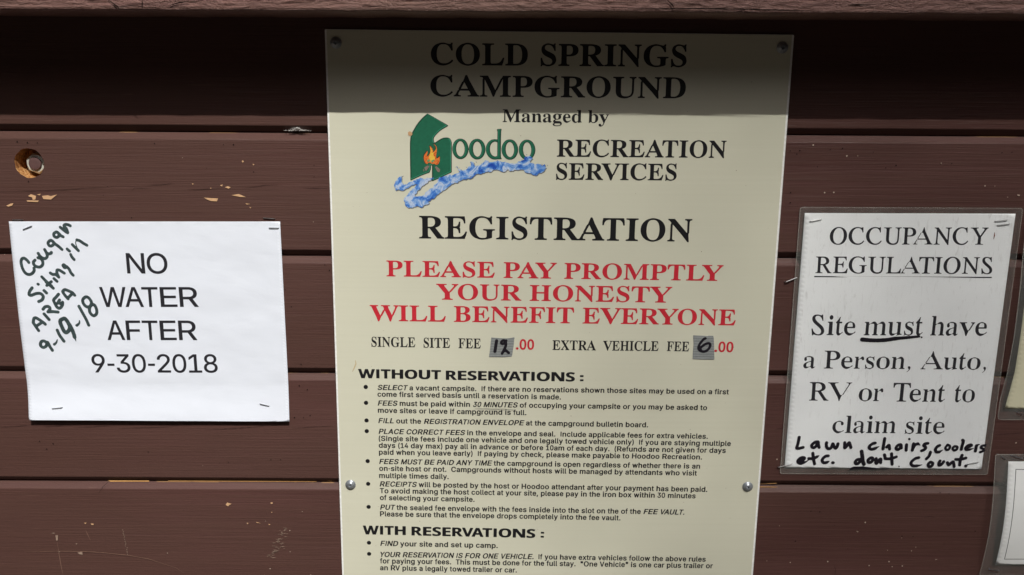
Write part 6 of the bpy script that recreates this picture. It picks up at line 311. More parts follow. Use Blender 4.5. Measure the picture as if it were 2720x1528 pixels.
 'logo_light': '-1624 -1915 -1625 -1890 -1624 -1886 -1620 -1883 -1612 -1881 -1611 -1891 -1609 -1894 -1599 -1891 -1444 -1818 -1272 -1734 -1265 -1728 -1263 -1160 -1267 -1140 -1275 -1118 -1297 -1090 -1314 -1073 -1310 -1071 -1300 -1074 -1280 -1088 -1264 -1110 -1254 -1134 -1250 -1155 -1252 -1738 -1255 -1742 -1294 -1761 -1479 -1851 -1615 -1914 -1620 -1916|-2062 -1905 -2063 -1878 -2062 -1875 -2055 -1871 -2050 -1871 -2049 -1882 -2044 -1882 -1882 -1805 -1710 -1738 -1708 -1735 -1690 -1693 -1683 -1608 -1680 -1601 -1672 -1593 -1659 -1589 -1630 -1589 -1624 -1593 -1623 -1600 -1625 -1604 -1662 -1604 -1668 -1610 -1677 -1698 -1694 -1740 -1700 -1749 -1877 -1818 -2057 -1905|-1597 -1171 -1604 -1167 -1615 -1155 -1622 -1136 -1626 -1116 -1626 -1080 -1623 -1065 -1613 -1041 -1602 -1025 -1565 -979 -1532 -944 -1509 -922 -1467 -889 -1429 -864 -1364 -826 -1359 -823 -1358 -820 -1366 -813 -1366 -806 -1374 -801 -1717 -611 -1721 -608 -1719 -604 -1704 -610 -1525 -708 -1328 -820 -1332 -825 -1434 -884 -1480 -917 -1523 -955 -1554 -987 -1581 -1020 -1594 -1038 -1604 -1056 -1613 -1085 -1613 -1111 -1609 -1133 -1602 -1148 -1586 -1170 -1589 -1172',
 'logo_light2': '-1052 -1450 -1054 -1448 -1052 -1446 -1042 -1445 -1022 -1436 -1009 -1426 -998 -1415 -983 -1391 -969 -1353 -961 -1310 -961 -1260 -967 -1223 -979 -1179 -967 -1205 -960 -1226 -953 -1270 -953 -1313 -960 -1356 -978 -1400 -1000 -1430 -1015 -1441 -1027 -1446|-705 -1450 -708 -1448 -692 -1442 -675 -1433 -657 -1415 -638 -1381 -629 -1355 -621 -1313 -621 -1263 -626 -1228 -637 -1188 -625 -1213 -619 -1236 -613 -1273 -613 -1316 -620 -1358 -629 -1383 -638 -1401 -660 -1431 -684 -1446 -697 -1450|-52 -1450 -55 -1448 -54 -1446 -45 -1445 -25 -1436 -2 -1415 16 -1385 26 -1355 34 -1310 34 -1270 28 -1233 16 -1186 30 -1216 40 -1261 42 -1313 35 -1358 17 -1401 -4 -1430 -22 -1443 -35 -1448|296 -1446 294 -1445 308 -1441 328 -1430 345 -1413 361 -1386 373 -1351 379 -1318 379 -1261 373 -1228 363 -1189 376 -1219 387 -1270 387 -1321 381 -1355 375 -1376 365 -1399 343 -1428 318 -1444|-355 -1441 -357 -1440 -354 -1438 -342 -1437 -319 -1427 -307 -1420 -305 -1413 -305 -930 -312 -896 -304 -892 -260 -888 -258 -890 -260 -892 -294 -895 -306 -900 -296 -940 -297 -1418 -300 -1425 -317 -1435 -334 -1440|-1189 -1375 -1194 -1366 -1204 -1335 -1209 -1306 -1211 -1281 -1209 -1255 -1204 -1228 -1193 -1193 -1181 -1168 -1166 -1146 -1150 -1128 -1132 -1114 -1105 -1099 -1084 -1092 -1062 -1091 -1061 -1093 -1066 -1095 -1099 -1103 -1120 -1115 -1142 -1132 -1160 -1153 -1185 -1196 -1196 -1231 -1201 -1258 -1203 -1285 -1201 -1316|-855 -1375 -861 -1366 -871 -1335 -876 -1306 -878 -1281 -876 -1255 -871 -1228 -860 -1193 -847 -1168 -831 -1145 -794 -1111 -774 -1100 -752 -1093 -723 -1090 -721 -1091 -722 -1093 -732 -1093 -764 -1103 -785 -1114 -802 -1127 -824 -1150 -840 -1173 -852 -1196 -863 -1231 -868 -1258 -870 -1286 -868 -1316|-197 -1375 -202 -1366 -212 -1336 -220 -1290 -218 -1251 -212 -1225 -203 -1196 -191 -1171 -176 -1150 -159 -1131 -137 -1114 -117 -1103 -100 -1098 -82 -1094 -67 -1095 -107 -1107 -129 -1118 -144 -1129 -169 -1155 -183 -1176 -195 -1200 -204 -1230 -211 -1276 -209 -1320 -204 -1346 -197 -1370|150 -1373 136 -1341 129 -1310 127 -1290 127 -1268 131 -1241 143 -1196 154 -1175 171 -1150 188 -1131 208 -1116 226 -1105 243 -1099 256 -1096 281 -1095 282 -1096 278 -1098 266 -1098 236 -1108 216 -1119 196 -1134 178 -1155 162 -1178 152 -1200 142 -1228 135 -1273 137 -1320 144 -1351 150 -1366|-514 -1370 -527 -1338 -534 -1305 -536 -1281 -534 -1256 -529 -1230 -516 -1193 -505 -1173 -485 -1147 -464 -1127 -445 -1114 -425 -1104 -404 -1098 -374 -1095 -373 -1096 -377 -1098 -417 -1108 -437 -1118 -456 -1131 -478 -1151 -496 -1176 -508 -1196 -521 -1233 -526 -1260 -528 -1285 -526 -1315 -519 -1348 -513 -1365',
 'logo_dark': '-1624 -1915 -1622 -1610 -1620 -1606 -1615 -1605 -1611 -1608 -1610 -1613 -1610 -1658 -1611 -1670 -1611 -1878 -1613 -1893 -1610 -1897 -1602 -1895 -1601 -1901 -1602 -1906 -1605 -1909 -1619 -1915|-2062 -1905 -2063 -1641 -2065 -1630 -2065 -1268 -2063 -1256 -2063 -1176 -2053 -1083 -2041 -1026 -2030 -996 -2009 -956 -1936 -835 -1893 -775 -1850 -724 -1807 -679 -1722 -606 -1715 -604 -1340 -812 -1330 -818 -1328 -821 -1339 -828 -1345 -828 -1364 -813 -1715 -619 -1724 -624 -1764 -657 -1818 -708 -1868 -765 -1921 -836 -1997 -963 -2018 -1003 -2033 -1046 -2043 -1101 -2051 -1183 -2051 -1263 -2053 -1275 -2053 -1623 -2051 -1635 -2051 -1881 -2049 -1886 -2041 -1885 -2040 -1891 -2043 -1898 -2059 -1906|-1580 -1187 -1589 -1180 -1599 -1166 -1604 -1155 -1604 -1148 -1582 -1172 -1577 -1174 -1570 -1173 -1480 -1114 -1442 -1092 -1420 -1082 -1387 -1072 -1365 -1069 -1337 -1067 -1312 -1071 -1299 -1075 -1278 -1090 -1263 -1111 -1256 -1128 -1257 -1132 -1274 -1110 -1290 -1096 -1302 -1088 -1310 -1085 -1342 -1080 -1385 -1086 -1419 -1095 -1435 -1103 -1472 -1124 -1564 -1184 -1570 -1187',
 'flame_outline': '-1549 -1604 -1550 -1602 -1559 -1602 -1560 -1600 -1569 -1600 -1572 -1599 -1587 -1584 -1589 -1585 -1600 -1585 -1602 -1587 -1614 -1587 -1615 -1589 -1627 -1589 -1629 -1590 -1632 -1590 -1665 -1569 -1682 -1569 -1684 -1567 -1700 -1567 -1702 -1565 -1714 -1565 -1730 -1590 -1734 -1594 -1737 -1595 -1744 -1594 -1769 -1577 -1775 -1571 -1800 -1521 -1801 -1510 -1803 -1508 -1803 -1501 -1805 -1500 -1805 -1493 -1806 -1491 -1806 -1485 -1808 -1483 -1808 -1476 -1810 -1475 -1810 -1468 -1811 -1466 -1811 -1450 -1810 -1448 -1810 -1443 -1808 -1441 -1808 -1436 -1806 -1435 -1806 -1430 -1803 -1423 -1803 -1418 -1801 -1416 -1801 -1411 -1800 -1410 -1798 -1401 -1793 -1396 -1790 -1390 -1785 -1385 -1781 -1378 -1766 -1358 -1734 -1319 -1730 -1317 -1725 -1321 -1723 -1341 -1721 -1343 -1721 -1356 -1720 -1358 -1720 -1365 -1726 -1376 -1726 -1380 -1736 -1400 -1735 -1401 -1733 -1421 -1729 -1424 -1727 -1422 -1722 -1422 -1716 -1418 -1700 -1388 -1688 -1371 -1688 -1368 -1685 -1361 -1685 -1356 -1683 -1355 -1683 -1351 -1676 -1335 -1676 -1330 -1673 -1323 -1673 -1311 -1675 -1310 -1675 -1301 -1676 -1300 -1676 -1291 -1678 -1290 -1678 -1281 -1680 -1280 -1681 -1260 -1685 -1253 -1685 -1248 -1686 -1246 -1690 -1230 -1691 -1228 -1691 -1221 -1689 -1219 -1685 -1217 -1660 -1230 -1654 -1232 -1625 -1271 -1625 -1275 -1623 -1276 -1623 -1280 -1610 -1316 -1610 -1330 -1611 -1331 -1610 -1340 -1590 -1320 -1568 -1288 -1566 -1285 -1565 -1241 -1576 -1226 -1591 -1203 -1621 -1178 -1621 -1175 -1615 -1170 -1609 -1175 -1597 -1180 -1594 -1184 -1582 -1189 -1546 -1223 -1545 -1231 -1538 -1248 -1538 -1253 -1533 -1265 -1533 -1276 -1535 -1278 -1536 -1338 -1538 -1340 -1541 -1368 -1543 -1370 -1545 -1386 -1546 -1388 -1546 -1396 -1548 -1398 -1548 -1406 -1550 -1408 -1548 -1456 -1532 -1464 -1520 -1455 -1490 -1424 -1487 -1422 -1481 -1426 -1481 -1440 -1480 -1441 -1480 -1455 -1478 -1456 -1478 -1471 -1476 -1473 -1476 -1476 -1478 -1478 -1480 -1528 -1493 -1555 -1493 -1558 -1500 -1570 -1500 -1573 -1509 -1582 -1510 -1582 -1534 -1602 -1537 -1604',
 'flame': '-1544 -1604 -1545 -1602 -1564 -1600 -1580 -1584 -1584 -1585 -1595 -1585 -1597 -1587 -1609 -1587 -1610 -1589 -1622 -1589 -1624 -1590 -1627 -1590 -1644 -1579 -1645 -1579 -1649 -1575 -1650 -1575 -1654 -1572 -1655 -1572 -1659 -1569 -1677 -1569 -1679 -1567 -1695 -1567 -1697 -1565 -1710 -1565 -1716 -1571 -1716 -1573 -1720 -1576 -1720 -1578 -1723 -1581 -1730 -1593 -1732 -1595 -1735 -1595 -1739 -1592 -1740 -1592 -1744 -1589 -1745 -1589 -1749 -1585 -1760 -1579 -1765 -1575 -1790 -1525 -1790 -1521 -1791 -1520 -1791 -1513 -1793 -1511 -1793 -1505 -1795 -1503 -1795 -1496 -1796 -1495 -1796 -1488 -1798 -1486 -1798 -1480 -1800 -1478 -1800 -1471 -1801 -1470 -1801 -1456 -1800 -1455 -1800 -1450 -1798 -1448 -1798 -1443 -1796 -1441 -1796 -1436 -1793 -1430 -1793 -1425 -1791 -1423 -1791 -1418 -1790 -1416 -1790 -1411 -1788 -1408 -1783 -1403 -1780 -1396 -1775 -1391 -1771 -1385 -1766 -1380 -1766 -1378 -1761 -1373 -1761 -1371 -1756 -1366 -1756 -1365 -1750 -1358 -1750 -1356 -1743 -1350 -1743 -1348 -1738 -1343 -1738 -1341 -1725 -1327 -1725 -1335 -1723 -1336 -1723 -1348 -1721 -1350 -1721 -1363 -1720 -1365 -1720 -1368 -1726 -1380 -1726 -1383 -1736 -1403 -1736 -1406 -1735 -1408 -1735 -1418 -1733 -1420 -1733 -1428 -1731 -1430 -1731 -1435 -1730 -1435 -1729 -1434 -1724 -1434 -1722 -1432 -1712 -1430 -1706 -1425 -1705 -1420 -1701 -1416 -1700 -1411 -1696 -1408 -1690 -1395 -1678 -1378 -1678 -1375 -1675 -1368 -1675 -1363 -1673 -1361 -1673 -1358 -1671 -1356 -1671 -1353 -1670 -1351 -1670 -1348 -1666 -1341 -1666 -1336 -1665 -1335 -1665 -1331 -1661 -1325 -1663 -1323 -1663 -1315 -1665 -1313 -1665 -1305 -1666 -1303 -1666 -1295 -1668 -1293 -1668 -1285 -1670 -1283 -1671 -1263 -1673 -1261 -1675 -1251 -1678 -1245 -1678 -1240 -1680 -1238 -1680 -1233 -1681 -1231 -1680 -1227 -1655 -1240 -1652 -1240 -1625 -1278 -1625 -1281 -1623 -1283 -1623 -1286 -1621 -1288 -1621 -1291 -1620 -1293 -1620 -1296 -1618 -1298 -1618 -1301 -1616 -1303 -1616 -1306 -1615 -1308 -1615 -1311 -1613 -1313 -1613 -1316 -1610 -1323 -1610 -1333 -1611 -1335 -1611 -1355 -1613 -1356 -1612 -1360 -1580 -1326 -1580 -1325 -1575 -1320 -1575 -1318 -1558 -1295 -1556 -1291 -1556 -1266 -1555 -1265 -1555 -1245 -1558 -1241 -1561 -1235 -1566 -1230 -1566 -1228 -1570 -1225 -1576 -1213 -1581 -1208 -1581 -1206 -1595 -1194 -1597 -1194 -1605 -1185 -1607 -1185 -1611 -1181 -1610 -1180 -1607 -1184 -1580 -1197 -1546 -1230 -1545 -1233 -1545 -1238 -1543 -1240 -1543 -1243 -1541 -1245 -1541 -1248 -1538 -1255 -1538 -1260 -1536 -1261 -1536 -1265 -1533 -1271 -1533 -1280 -1535 -1281 -1535 -1316 -1536 -1318 -1536 -1341 -1538 -1343 -1538 -1351 -1540 -1353 -1541 -1371 -1543 -1373 -1545 -1390 -1546 -1391 -1546 -1400 -1548 -1401 -1548 -1410 -1550 -1411 -1550 -1443 -1548 -1445 -1548 -1463 -1545 -1465 -1529 -1474 -1525 -1474 -1520 -1469 -1519 -1469 -1514 -1464 -1512 -1464 -1507 -1459 -1505 -1459 -1505 -1456 -1490 -1441 -1490 -1440 -1482 -1432 -1481 -1433 -1481 -1446 -1480 -1448 -1480 -1461 -1478 -1463 -1478 -1478 -1476 -1480 -1478 -1481 -1478 -1510 -1480 -1511 -1480 -1531 -1493 -1558 -1493 -1561 -1500 -1573 -1500 -1576 -1507 -1584 -1509 -1584 -1517 -1592 -1519 -1592 -1532 -1604',
 'flame_yellow': '-1647 -1549 -1649 -1547 -1652 -1547 -1659 -1544 -1660 -1541 -1665 -1536 -1665 -1533 -1668 -1528 -1668 -1525 -1671 -1518 -1671 -1513 -1673 -1511 -1675 -1501 -1678 -1496 -1678 -1493 -1683 -1486 -1683 -1485 -1696 -1471 -1700 -1465 -1700 -1456 -1698 -1455 -1698 -1451 -1695 -1448 -1693 -1443 -1681 -1426 -1681 -1423 -1678 -1418 -1678 -1415 -1675 -1408 -1675 -1401 -1673 -1400 -1673 -1393 -1671 -1391 -1671 -1383 -1670 -1381 -1670 -1375 -1668 -1373 -1668 -1365 -1666 -1363 -1666 -1356 -1665 -1355 -1665 -1348 -1663 -1346 -1663 -1340 -1661 -1338 -1661 -1331 -1660 -1330 -1660 -1321 -1658 -1320 -1656 -1296 -1658 -1295 -1658 -1288 -1660 -1286 -1661 -1278 -1670 -1261 -1669 -1257 -1660 -1264 -1659 -1264 -1648 -1275 -1648 -1276 -1641 -1283 -1640 -1288 -1635 -1295 -1635 -1300 -1633 -1301 -1633 -1305 -1631 -1306 -1631 -1313 -1630 -1315 -1630 -1323 -1628 -1325 -1626 -1348 -1625 -1350 -1625 -1356 -1623 -1358 -1621 -1365 -1615 -1365 -1610 -1360 -1610 -1358 -1606 -1355 -1600 -1343 -1597 -1340 -1595 -1341 -1596 -1358 -1598 -1360 -1598 -1365 -1601 -1371 -1601 -1378 -1603 -1380 -1603 -1386 -1605 -1388 -1605 -1410 -1603 -1411 -1603 -1415 -1598 -1425 -1578 -1450 -1575 -1456 -1575 -1460 -1573 -1461 -1573 -1475 -1571 -1476 -1573 -1480 -1573 -1490 -1575 -1491 -1576 -1500 -1583 -1513 -1602 -1534 -1604 -1534 -1614 -1542 -1620 -1544 -1625 -1547 -1632 -1547 -1634 -1549',
 'ember': '-1637 -1564 -1640 -1561 -1640 -1558 -1645 -1550 -1645 -1546 -1653 -1530 -1653 -1528 -1650 -1525 -1649 -1525 -1637 -1515 -1635 -1515 -1625 -1507 -1624 -1507 -1617 -1502 -1602 -1502 -1600 -1504 -1587 -1504 -1585 -1505 -1575 -1506 -1590 -1523 -1590 -1525 -1600 -1535 -1600 -1536 -1609 -1545 -1610 -1545 -1614 -1549 -1615 -1549 -1619 -1552 -1620 -1552|-1700 -1557 -1712 -1547 -1714 -1547 -1720 -1540 -1722 -1540 -1729 -1534 -1730 -1534 -1737 -1527 -1739 -1527 -1741 -1525 -1741 -1523 -1725 -1510 -1724 -1510 -1719 -1505 -1717 -1505 -1712 -1500 -1710 -1500 -1704 -1494 -1699 -1492 -1680 -1509 -1679 -1509 -1672 -1515 -1670 -1515 -1670 -1518',
 'logs': '-1492 -1755 -1507 -1747 -1510 -1747 -1527 -1739 -1531 -1735 -1540 -1716 -1543 -1713 -1550 -1698 -1553 -1695 -1560 -1680 -1563 -1676 -1570 -1661 -1575 -1655 -1575 -1651 -1549 -1629 -1468 -1698 -1470 -1705 -1471 -1706 -1471 -1710 -1475 -1715 -1476 -1723 -1480 -1728 -1483 -1741 -1486 -1746 -1488 -1755|-1804 -1747 -1806 -1745 -1806 -1736 -1808 -1735 -1808 -1726 -1810 -1725 -1810 -1715 -1811 -1713 -1811 -1705 -1813 -1703 -1813 -1695 -1815 -1693 -1814 -1687 -1790 -1711 -1791 -1720 -1796 -1728 -1796 -1731 -1803 -1743|-1757 -1735 -1775 -1701 -1775 -1698 -1793 -1663 -1793 -1660 -1784 -1655 -1780 -1652 -1772 -1649 -1769 -1645 -1757 -1640 -1754 -1637 -1742 -1632 -1739 -1629 -1727 -1624 -1724 -1620 -1717 -1617 -1705 -1627 -1704 -1627 -1695 -1635 -1694 -1635 -1690 -1640 -1690 -1643 -1703 -1660 -1706 -1666 -1716 -1678 -1720 -1685 -1730 -1696 -1733 -1703 -1743 -1715 -1746 -1721 -1751 -1726 -1751 -1728 -1756 -1733',
 'water': '-2114 -2485 -2127 -2484 -2139 -2472 -2150 -2470 -2158 -2458 -2169 -2450 -2188 -2428 -2190 -2413 -2195 -2403 -2188 -2391 -2185 -2370 -2194 -2359 -2200 -2357 -2211 -2348 -2215 -2335 -2210 -2316 -2211 -2298 -2196 -2271 -2179 -2265 -2171 -2250 -2157 -2242 -2144 -2224 -2128 -2215 -2126 -2195 -2115 -2180 -2098 -2170 -2091 -2153 -2079 -2137 -2062 -2132 -2048 -2118 -2043 -2100 -2027 -2085 -2010 -2084 -1994 -2074 -1986 -2055 -1971 -2040 -1970 -2026 -1965 -2022 -1950 -2022 -1930 -2015 -1925 -2010 -1923 -2001 -1934 -2007 -1955 -2007 -1974 -2000 -1995 -2005 -2001 -2016 -2014 -2024 -2044 -2024 -2055 -2030 -2067 -2032 -2073 -2043 -2084 -2054 -2097 -2057 -2117 -2080 -2130 -2087 -2150 -2085 -2157 -2089 -2167 -2089 -2187 -2104 -2191 -2111 -2210 -2129 -2219 -2127 -2229 -2134 -2275 -2130 -2284 -2129 -2300 -2115 -2317 -2110 -2337 -2120 -2350 -2124 -2369 -2135 -2376 -2126 -2381 -2111 -2381 -2103 -2376 -2093 -2395 -2070 -2406 -2036 -2405 -2018 -2396 -2003 -2395 -1990 -2380 -1966 -2381 -1953 -2367 -1934 -2346 -1920 -2343 -1905 -2335 -1893 -2300 -1857 -2292 -1852 -2280 -1855 -2270 -1845 -2260 -1840 -2250 -1843 -2256 -1863 -2255 -1878 -2248 -1890 -2251 -1903 -2250 -1920 -2256 -1946 -2251 -1953 -2250 -1968 -2230 -1985 -2225 -1995 -2227 -2010 -2212 -2004 -2205 -2005 -2200 -2010 -2189 -2010 -2179 -2005 -2152 -2010 -2139 -1995 -2123 -1985 -2115 -1970 -2082 -1955 -2067 -1954 -2049 -1947 -2029 -1947 -2017 -1929 -2000 -1924 -1977 -1922 -1960 -1905 -1944 -1897 -1904 -1892 -1890 -1877 -1869 -1865 -1847 -1874 -1824 -1879 -1809 -1897 -1789 -1889 -1764 -1887 -1747 -1877 -1737 -1852 -1725 -1872 -1704 -1877 -1685 -1872 -1662 -1875 -1637 -1874 -1619 -1862 -1600 -1865 -1588 -1871 -1599 -1872 -1605 -1879 -1617 -1882 -1624 -1889 -1630 -1889 -1656 -1911 -1660 -1922 -1677 -1927 -1690 -1924 -1710 -1934 -1720 -1945 -1718 -1958 -1732 -1974 -1744 -1984 -1759 -1982 -1804 -2024 -1832 -2030 -1870 -2078 -1870 -2090 -1876 -2101 -1890 -2105 -1899 -2117 -1914 -2119 -1931 -2130 -1936 -2141 -1945 -2151 -1941 -2166 -1950 -2185 -1991 -2211 -1993 -2218 -1988 -2225 -1990 -2231 -1986 -2238 -1988 -2251 -1984 -2254 -1964 -2249 -1930 -2250 -1920 -2245 -1904 -2249 -1895 -2240 -1884 -2237 -1860 -2244 -1842 -2242 -1825 -2227 -1809 -2222 -1797 -2214 -1781 -2195 -1781 -2175 -1770 -2159 -1739 -2142 -1725 -2127 -1709 -2120 -1684 -2090 -1667 -2082 -1632 -2080 -1606 -2051 -1603 -2040 -1603 -2025 -1596 -2013 -1585 -2004 -1570 -2000 -1564 -1995 -1553 -1981 -1535 -1966 -1520 -1940 -1523 -1911 -1503 -1896 -1500 -1871 -1480 -1855 -1450 -1855 -1434 -1852 -1395 -1829 -1370 -1834 -1334 -1817 -1319 -1802 -1310 -1800 -1275 -1795 -1259 -1802 -1209 -1809 -1200 -1800 -1194 -1799 -1189 -1789 -1167 -1784 -1147 -1774 -1132 -1774 -1120 -1767 -1107 -1769 -1097 -1755 -1065 -1739 -1070 -1729 -1092 -1724 -1100 -1718 -1105 -1710 -1103 -1685 -1116 -1671 -1121 -1656 -1135 -1648 -1139 -1630 -1125 -1631 -1115 -1661 -1097 -1680 -1095 -1678 -1092 -1685 -1082 -1690 -1065 -1692 -1052 -1705 -1037 -1709 -1017 -1709 -1004 -1715 -989 -1709 -977 -1694 -957 -1699 -939 -1689 -935 -1684 -918 -1673 -916 -1656 -895 -1630 -884 -1625 -851 -1628 -848 -1593 -843 -1583 -846 -1555 -859 -1550 -866 -1540 -853 -1535 -855 -1527 -847 -1530 -845 -1534 -834 -1534 -825 -1530 -815 -1534 -807 -1545 -790 -1552 -786 -1563 -791 -1576 -785 -1590 -776 -1598 -775 -1613 -755 -1622 -730 -1620 -705 -1612 -672 -1600 -654 -1585 -635 -1580 -622 -1559 -609 -1557 -595 -1546 -589 -1535 -575 -1532 -573 -1516 -560 -1505 -534 -1497 -512 -1512 -499 -1514 -488 -1525 -485 -1530 -490 -1541 -485 -1549 -469 -1545 -459 -1535 -440 -1539 -432 -1535 -419 -1535 -409 -1539 -364 -1517 -330 -1519 -317 -1507 -299 -1507 -274 -1517 -257 -1517 -224 -1535 -209 -1532 -180 -1534 -164 -1519 -155 -1533 -147 -1539 -112 -1547 -89 -1545 -70 -1557 -49 -1559 -39 -1555 -17 -1555 3 -1565 18 -1562 45 -1562 61 -1559 86 -1549 99 -1526 110 -1519 126 -1515 143 -1519 170 -1497 181 -1500 201 -1490 208 -1484 220 -1484 228 -1480 227 -1471 222 -1465 227 -1451 225 -1438 229 -1431 238 -1427 245 -1419 266 -1417 283 -1420 290 -1414 303 -1412 318 -1404 333 -1402 345 -1407 363 -1425 375 -1429 395 -1461 395 -1465 388 -1472 376 -1472 357 -1490 351 -1499 340 -1503 337 -1526 345 -1539 360 -1544 390 -1545 413 -1555 431 -1559 443 -1569 481 -1565 498 -1555 535 -1567 555 -1569 560 -1574 565 -1569 567 -1573 564 -1576 565 -1581 581 -1597 603 -1592 633 -1567 641 -1567 652 -1586 645 -1610 669 -1631 674 -1641 663 -1647 659 -1660 645 -1670 635 -1701 625 -1707 611 -1722 608 -1720 595 -1725 580 -1744 556 -1745 538 -1742 505 -1764 497 -1785 480 -1795 436 -1794 420 -1784 398 -1787 385 -1768 370 -1755 295 -1749 258 -1739 232 -1713 222 -1683 220 -1680 198 -1679 151 -1679 120 -1685 98 -1694 73 -1685 45 -1687 20 -1697 1 -1714 -20 -1705 -29 -1705 -47 -1715 -77 -1707 -88 -1681 -99 -1680 -122 -1689 -144 -1717 -162 -1727 -177 -1727 -187 -1735 -199 -1727 -225 -1725 -234 -1719 -245 -1719 -275 -1699 -304 -1695 -312 -1689 -322 -1689 -332 -1684 -372 -1689 -395 -1689 -411 -1710 -440 -1735 -474 -1737 -502 -1724 -530 -1739 -562 -1740 -575 -1755 -582 -1759 -589 -1760 -595 -1755 -600 -1755 -612 -1762 -622 -1764 -630 -1774 -647 -1779 -662 -1777 -669 -1780 -675 -1779 -682 -1772 -704 -1777 -722 -1775 -755 -1790 -761 -1803 -772 -1809 -790 -1829 -809 -1839 -817 -1839 -806 -1850 -829 -1859 -850 -1877 -879 -1880 -905 -1869 -930 -1880 -950 -1897 -975 -1889 -1007 -1890 -1024 -1897 -1037 -1909 -1065 -1920 -1087 -1934 -1105 -1934 -1110 -1955 -1125 -1967 -1154 -1960 -1167 -1964 -1180 -1960 -1190 -1966 -1202 -1984 -1230 -1985 -1290 -2039 -1315 -2049 -1330 -2073 -1350 -2085 -1372 -2109 -1399 -2120 -1425 -2125 -1444 -2150 -1469 -2162 -1489 -2177 -1510 -2204 -1535 -2210 -1558 -2235 -1583 -2273 -1597 -2285 -1610 -2294 -1639 -2294 -1659 -2302 -1665 -2306 -1675 -2332 -1699 -2344 -1724 -2344 -1721 -2355 -1714 -2359 -1698 -2378 -1697 -2390 -1719 -2405 -1729 -2405 -1739 -2415 -1757 -2414 -1764 -2410 -1775 -2420 -1787 -2420 -1802 -2432 -1815 -2434 -1826 -2461 -1840 -2465 -1852 -2475 -1870 -2474 -1882 -2469 -1902 -2454 -1924 -2449 -1940 -2440 -1950 -2440 -1960 -2452 -1974 -2454 -1987 -2462 -2007 -2459 -2032 -2482 -2052 -2479 -2067 -2484 -2079 -2477 -2087 -2477|-855 -1851 -852 -1852 -840 -1839 -827 -1839 -823 -1836 -842 -1830 -862 -1830 -878 -1843 -867 -1844|-2247 -1842 -2245 -1834 -2233 -1833|-1055 -1692 -1060 -1688 -1057 -1680 -1050 -1685 -1051 -1691|-954 -1639 -947 -1630 -941 -1633|690 -1585 684 -1581 685 -1574 690 -1576 692 -1585|581 -1570 573 -1560 580 -1559 579 -1565 587 -1566|-752 -1532 -753 -1525 -750 -1522 -738 -1526|348 -1512 345 -1502 355 -1502 362 -1508|-329 -1497 -331 -1486 -322 -1485 -318 -1491|176 -1475 170 -1471 170 -1468 183 -1467|260 -1377 259 -1368 266 -1364 269 -1371|201 -1319 201 -1312 210 -1315',
